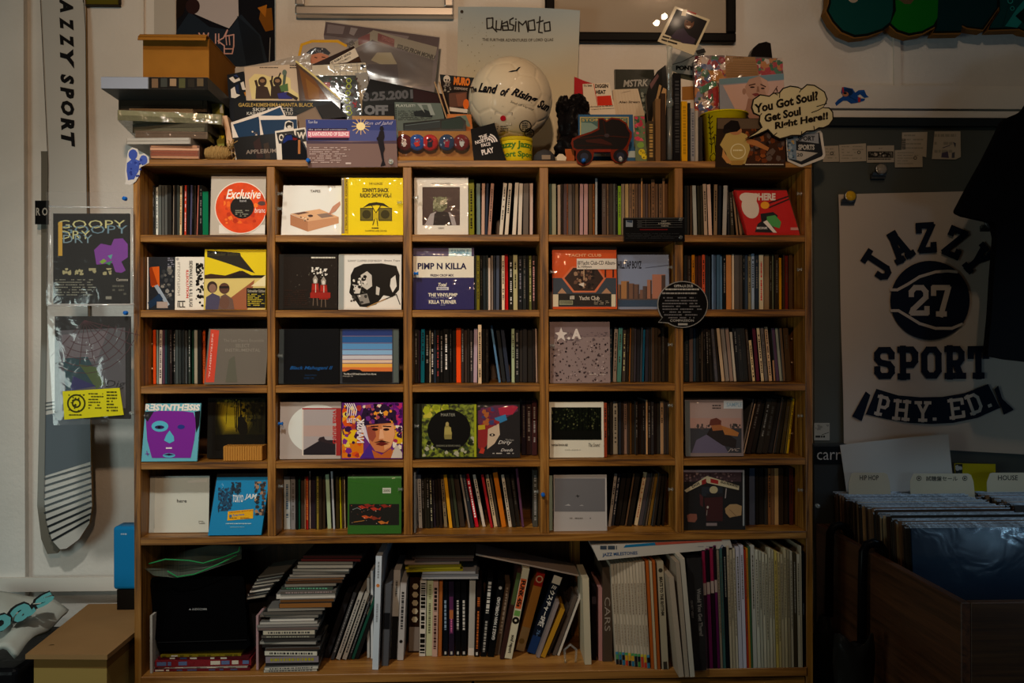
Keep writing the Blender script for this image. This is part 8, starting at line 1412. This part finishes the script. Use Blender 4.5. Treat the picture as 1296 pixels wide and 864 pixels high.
# --- umbrellas hooked on the bin side
for i, (px, pt, y, yb, lb) in enumerate(((1078, 655, .12, 835, 'black umbrella hooked on bin, farther one'), (1117, 678, -.07, 850, 'black umbrella hooked on bin, nearer one'))):
    hx = BX0 - .012; zt_ = BZ + .022; u = empty('umbrella', (hx, y, .35), lb, 'umbrella', 'umbrellas hooked over the bin side'); lo2 = u.location.copy(); bk = pm('0a0a0b', .3); mb = MB()
    pts = [Vector((BX1 + .016, y, BZ - .04)), Vector((BX1 + .014, y, BZ + .004)), Vector((BX1 + .004, y, zt_ - .004)), Vector((BX0 + .009, y, zt_)), Vector((BX0 - .006, y, zt_ - .004)), Vector((BX0 - .014, y, BZ + .004)), Vector((BX0 - .016, y, BZ - .05)), Vector((BX0 - .018, y, BZ - .2))]
    mb.tube([p - lo2 for p in pts], .0105, bk, 12); mb.build('umbrella_handle', u)
    mb = MB(); mb.lathe([(.012, BZ - .2 - .35), (.03, BZ - .26 - .35), (.038, BZ - .4 - .35), (.03, BZ - .6 - .35), (.008, .02)], pm('161616', .5, bump=.5, bscale=30), Matrix.Translation((BX0 - .03 - u.location.x, 0, 0)), 14); mb.build('umbrella_canopy', u)
# translucent wet-umbrella bags hanging by the bin
for i, (px, y, col, lb) in enumerate(((1062, .21, '171614', 'grey plastic umbrella bag hanging low left of the bin'), (1120, -.16, '1a1917', 'grey plastic umbrella bag hanging lower, nearer the camera'))):
    p = at(px, 760 if i == 0 else 805, y); w_ = .042; hgt = .35
    def fnb(u, v, p=p, w_=w_, i=i): return (-w_ + 2 * w_ * u, -.03 * math.sin(u * math.pi) + .006 * math.sin(v * 17 + u * 9), -.35 * (1 - v) + .012 * math.sin(u * 8 + i))
    o = bumpy('umbrella_bag', Matrix.Translation((min(p.x, BX0 - .075), y, p.z)), 10, 10, fnb, pm(col, .35, bump=.4, bscale=35), None, True, .003); tag(o, lb, 'bag', 'umbrella bags beside the bin')
# ------------------------------------------------------------------ push pins and the two hanging plaques
PIN = {}
def pin(px, py, y, label, col='clear', d='front'):
    """small push pin: head towards d, needle into the wood"""
    k = (col, d)
    mat = M_CLEAR if col == 'clear' else pm('1860b8', .3, coat=.4)
    p = at(px, py, y); rot = {'front': Matrix.Rotation(math.pi / 2, 4, 'X'), 'right': Matrix.Rotation(math.pi / 2, 4, 'Y'), 'left': Matrix.Rotation(-math.pi / 2, 4, 'Y')}[d]
    o = empty('push_pin', p, label, 'push pin', 'push pins on the shelf')
    if k not in PIN:
        a_ = MB(); a_.lathe([(.0042, .004), (.0048, .005), (.0030, .0065), (.0026, .010), (.0040, .0125), (.0046, .0132), (.0040, .0142), (.0005, .0145)], mat, rot, 14); h = a_.build('pin_head', o)
        b_ = MB(); b_.lathe([(.0005, -.003), (.0006, .0042)], pm('b8b8b4', .2, metal=1), rot, 6); n_ = b_.build('pin_needle', o); PIN[k] = (h.data, n_.data)
    else:
        link('pin_head', PIN[k][0], o); link('pin_needle', PIN[k][1], o)
pin(391, 204, -.006, 'blue push pin at lower left corner of the flyer', 'blue'); pin(495, 204.5, -.009, 'clear push pin at lower right corner of the flyer'); pin(738, 204, -.011, 'blue push pin on the front wheel of the roller skate', 'blue'); pin(785, 203, -.011, 'clear push pin on the rear wheel of the roller skate')
pin(687, 625, -.001, 'blue push pin on divider in the fifth row', 'blue')
pin(160, 252, -.014, 'blue push pin holding the upper clear bag', 'blue'); pin(161, 396, -.013, 'blue push pin holding the lower clear bag', 'blue')
L_ = VX
def wpin(px, py, y, side, label, col='clear'):
    c = min(range(5), key=lambda i: abs((VP_[i][1] + VP_[i + 1][0]) / 2 - px)); x = VX[c][1] if side == 'right' else VX[c + 1][0]
    pin(px, py, y, label, col, side); o = [o_ for o_ in COL.objects if o_.get('label') == label][-1]; o.location.x = x; o.location.y = y
for px, py, side, lb in ((352, 245, 'right', 'clear push pin left of the tape recorder cover, upper'), (358, 264, 'right', 'clear push pin left of the tape recorder cover, lower'), (505, 256, 'left', 'clear push pin at right of the bright yellow CD'), (527, 250, 'right', 'clear push pin at left of the leafy-head CD'), (353, 450, 'right', 'clear push pin left of the black script CD'), (180, 526, 'right', 'clear push pin left of the purple face CD'), (524, 539, 'right', 'clear push pin left of the mossy green CD'), (702, 344, 'right', 'clear push pin left of the orange sail CD'), (846, 338, 'left', 'clear push pin right of the skyline CD'), (1008, 245, 'left', 'clear push pin right of the red leaning CD'), (1012, 341, 'left', 'clear push pin on right wall of second row'), (845, 436, 'left', 'clear push pin on right wall, third row fourth column'), (849, 513, 'left', 'clear push pin high on right wall, fourth row fourth column'), (1012, 526, 'left', 'clear push pin on right wall of fourth row'), (355, 615, 'right', 'clear push pin left of the green CD row'), (503, 619, 'left', 'clear push pin right of the green fish CD'), (678, 622, 'left', 'clear push pin near the blue pin, fifth row middle'), (847, 619, 'left', 'clear push pin on right wall, fifth row fourth column'), (1006, 620, 'left', 'clear push pin on right wall of fifth row'), (699, 437, 'right', 'clear push pin left of the star CD')):
    wpin(px, py, .012, side, lb)
wpin(359, 536, .012, 'right', 'blue push pin left of the white disc CD', 'blue'); wpin(526, 346, .008, 'right', 'blue push pin left of the navy CD', 'blue')
for px, py, lb in ((168.5, 522, 'clear push pin on the left side panel, fourth row'), (860, 278.5, 'clear push pin at upper corner of black plaque'), (860, 301, 'clear push pin at lower corner of black plaque')): pin(px, py, -.0005 if px < 200 else -.006, lb)
# black boxed tape pinned over the top row
o, a, pl, lc = card('black_obi_box', 'black flat pack with red line pinned below the top row CDs', 'pack', (770, 215, 9.09), [(182, 548), (875, 545), (880, 820), (182, 815)], -.0185, '0d0e10', 0, .0165, .3, .2, stand=False)
a.rect(186, 550, 870, 558, '4a4a48').rect(200, 578, 280, 655, '7a8490').p([(205, 580), (278, 578), (270, 610), (215, 600)], '2c3c50').line([(330, 580), (850, 578)], 3, '5a5c5c').line([(330, 605), (850, 602)], 3, '5a5c5c').line([(330, 632), (850, 630)], 3, '5a5c5c').line([(330, 658), (850, 656)], 3, '5a5c5c').line([(430, 570), (430, 660)], 3, '4a4c4c').rect(335, 580, 385, 655, '2a2c2e').text('LAST', 612, 582, 668, 600, '9a988e', .02).text('A FAREWELL', 570, 608, 716, 626, '9a988e', .02).text('TOKYO', 605, 636, 690, 652, '9a988e', .02).rect(360, 680, 680, 694, '5a1418').rows(200, 730, 860, 800, 4, '33363a', 3, hgt=.3)
# round black speech-bubble plaque
pts = [(32 * math.cos(t_) , 29.5 * math.sin(t_)) for t_ in [2 * math.pi * i / 40 for i in range(40)]]
out = []
for x, y_ in pts:
    out.append((864 + x * 1.0, 385 + y_))
i0 = min(range(40), key=lambda i: (out[i][0] - 840) ** 2 + (out[i][1] - 404) ** 2); out[i0] = (833, 408); 
o, a, pl, lc = card('round_plaque', 'round black speech-bubble plaque with white print pinned on divider', 'plaque', (0, 0, 1), out, -.008, '8a8a88', 0, .004, .35, .1, stand=False)
inn = [(864 + (x - 864) * .968, 385 + (y_ - 385) * .965) for x, y_ in out]; a.p(inn, '0c0c0d')
a.text('OPPA-LA DUB', 853, 360, 877, 363.5, 'a8a8a4', .03).rows(842, 365, 888, 369, 1, 'a8a8a4', 3, fill=1).rows(838, 370, 892, 374, 1, '8a8a88', 5, fill=1)
for i in range(8): w_ = 26 * math.sqrt(max(.05, 1 - ((376 + i * 3.6 - 385) / 30) ** 2)); a.rows(864 - w_, 376 + i * 3.6, 864 + w_, 379 + i * 3.6, 1, '66666a', 10 + i)
a.text('COMPASSION', 848, 404, 878, 407, '9a9a96', .02).rect(858, 409, 870, 411.5, '9a9a96')

# cardboard strip behind the flyer and a bluish sleeve at the left of the fifth row's middle compartment
card('cardboard_strip', 'thin cardboard strip peeking above the flyer', 'card', T3, [(545, 768), (925, 770), (930, 860), (930, None), (550, None)], .004, 'a07c54', 0, .004, .7)
mb = MB(); y_ = .02; x_ = X(523.5, y_); z_ = HZ[5][1]; h_ = Z(594, y_) - z_; mb.box((x_, y_, z_ + .0004), (x_ + .0035, y_ + .12, z_ + h_ * .96), pm('8a9aa8', .25)); o = mb.build('sleeve_edge', origin=(x_, y_, z_)); tag(o, 'pale blue plastic sleeve edge at left of fifth row middle compartment', 'cd case')
q = MB(); q.box((-.0008, -.001, .001), (.0045, .121, h_ * .99), M_BAG); q.build('plastic_sleeve', o)
pin(1033, 639, -.0005, 'clear push pin just right of the shelf by the fifth row')
# ------------------------------------------------------------------ prints belonging to cards
for a_, o_ in PEND:
    if a_.mb.f: a_.build('print', o_)
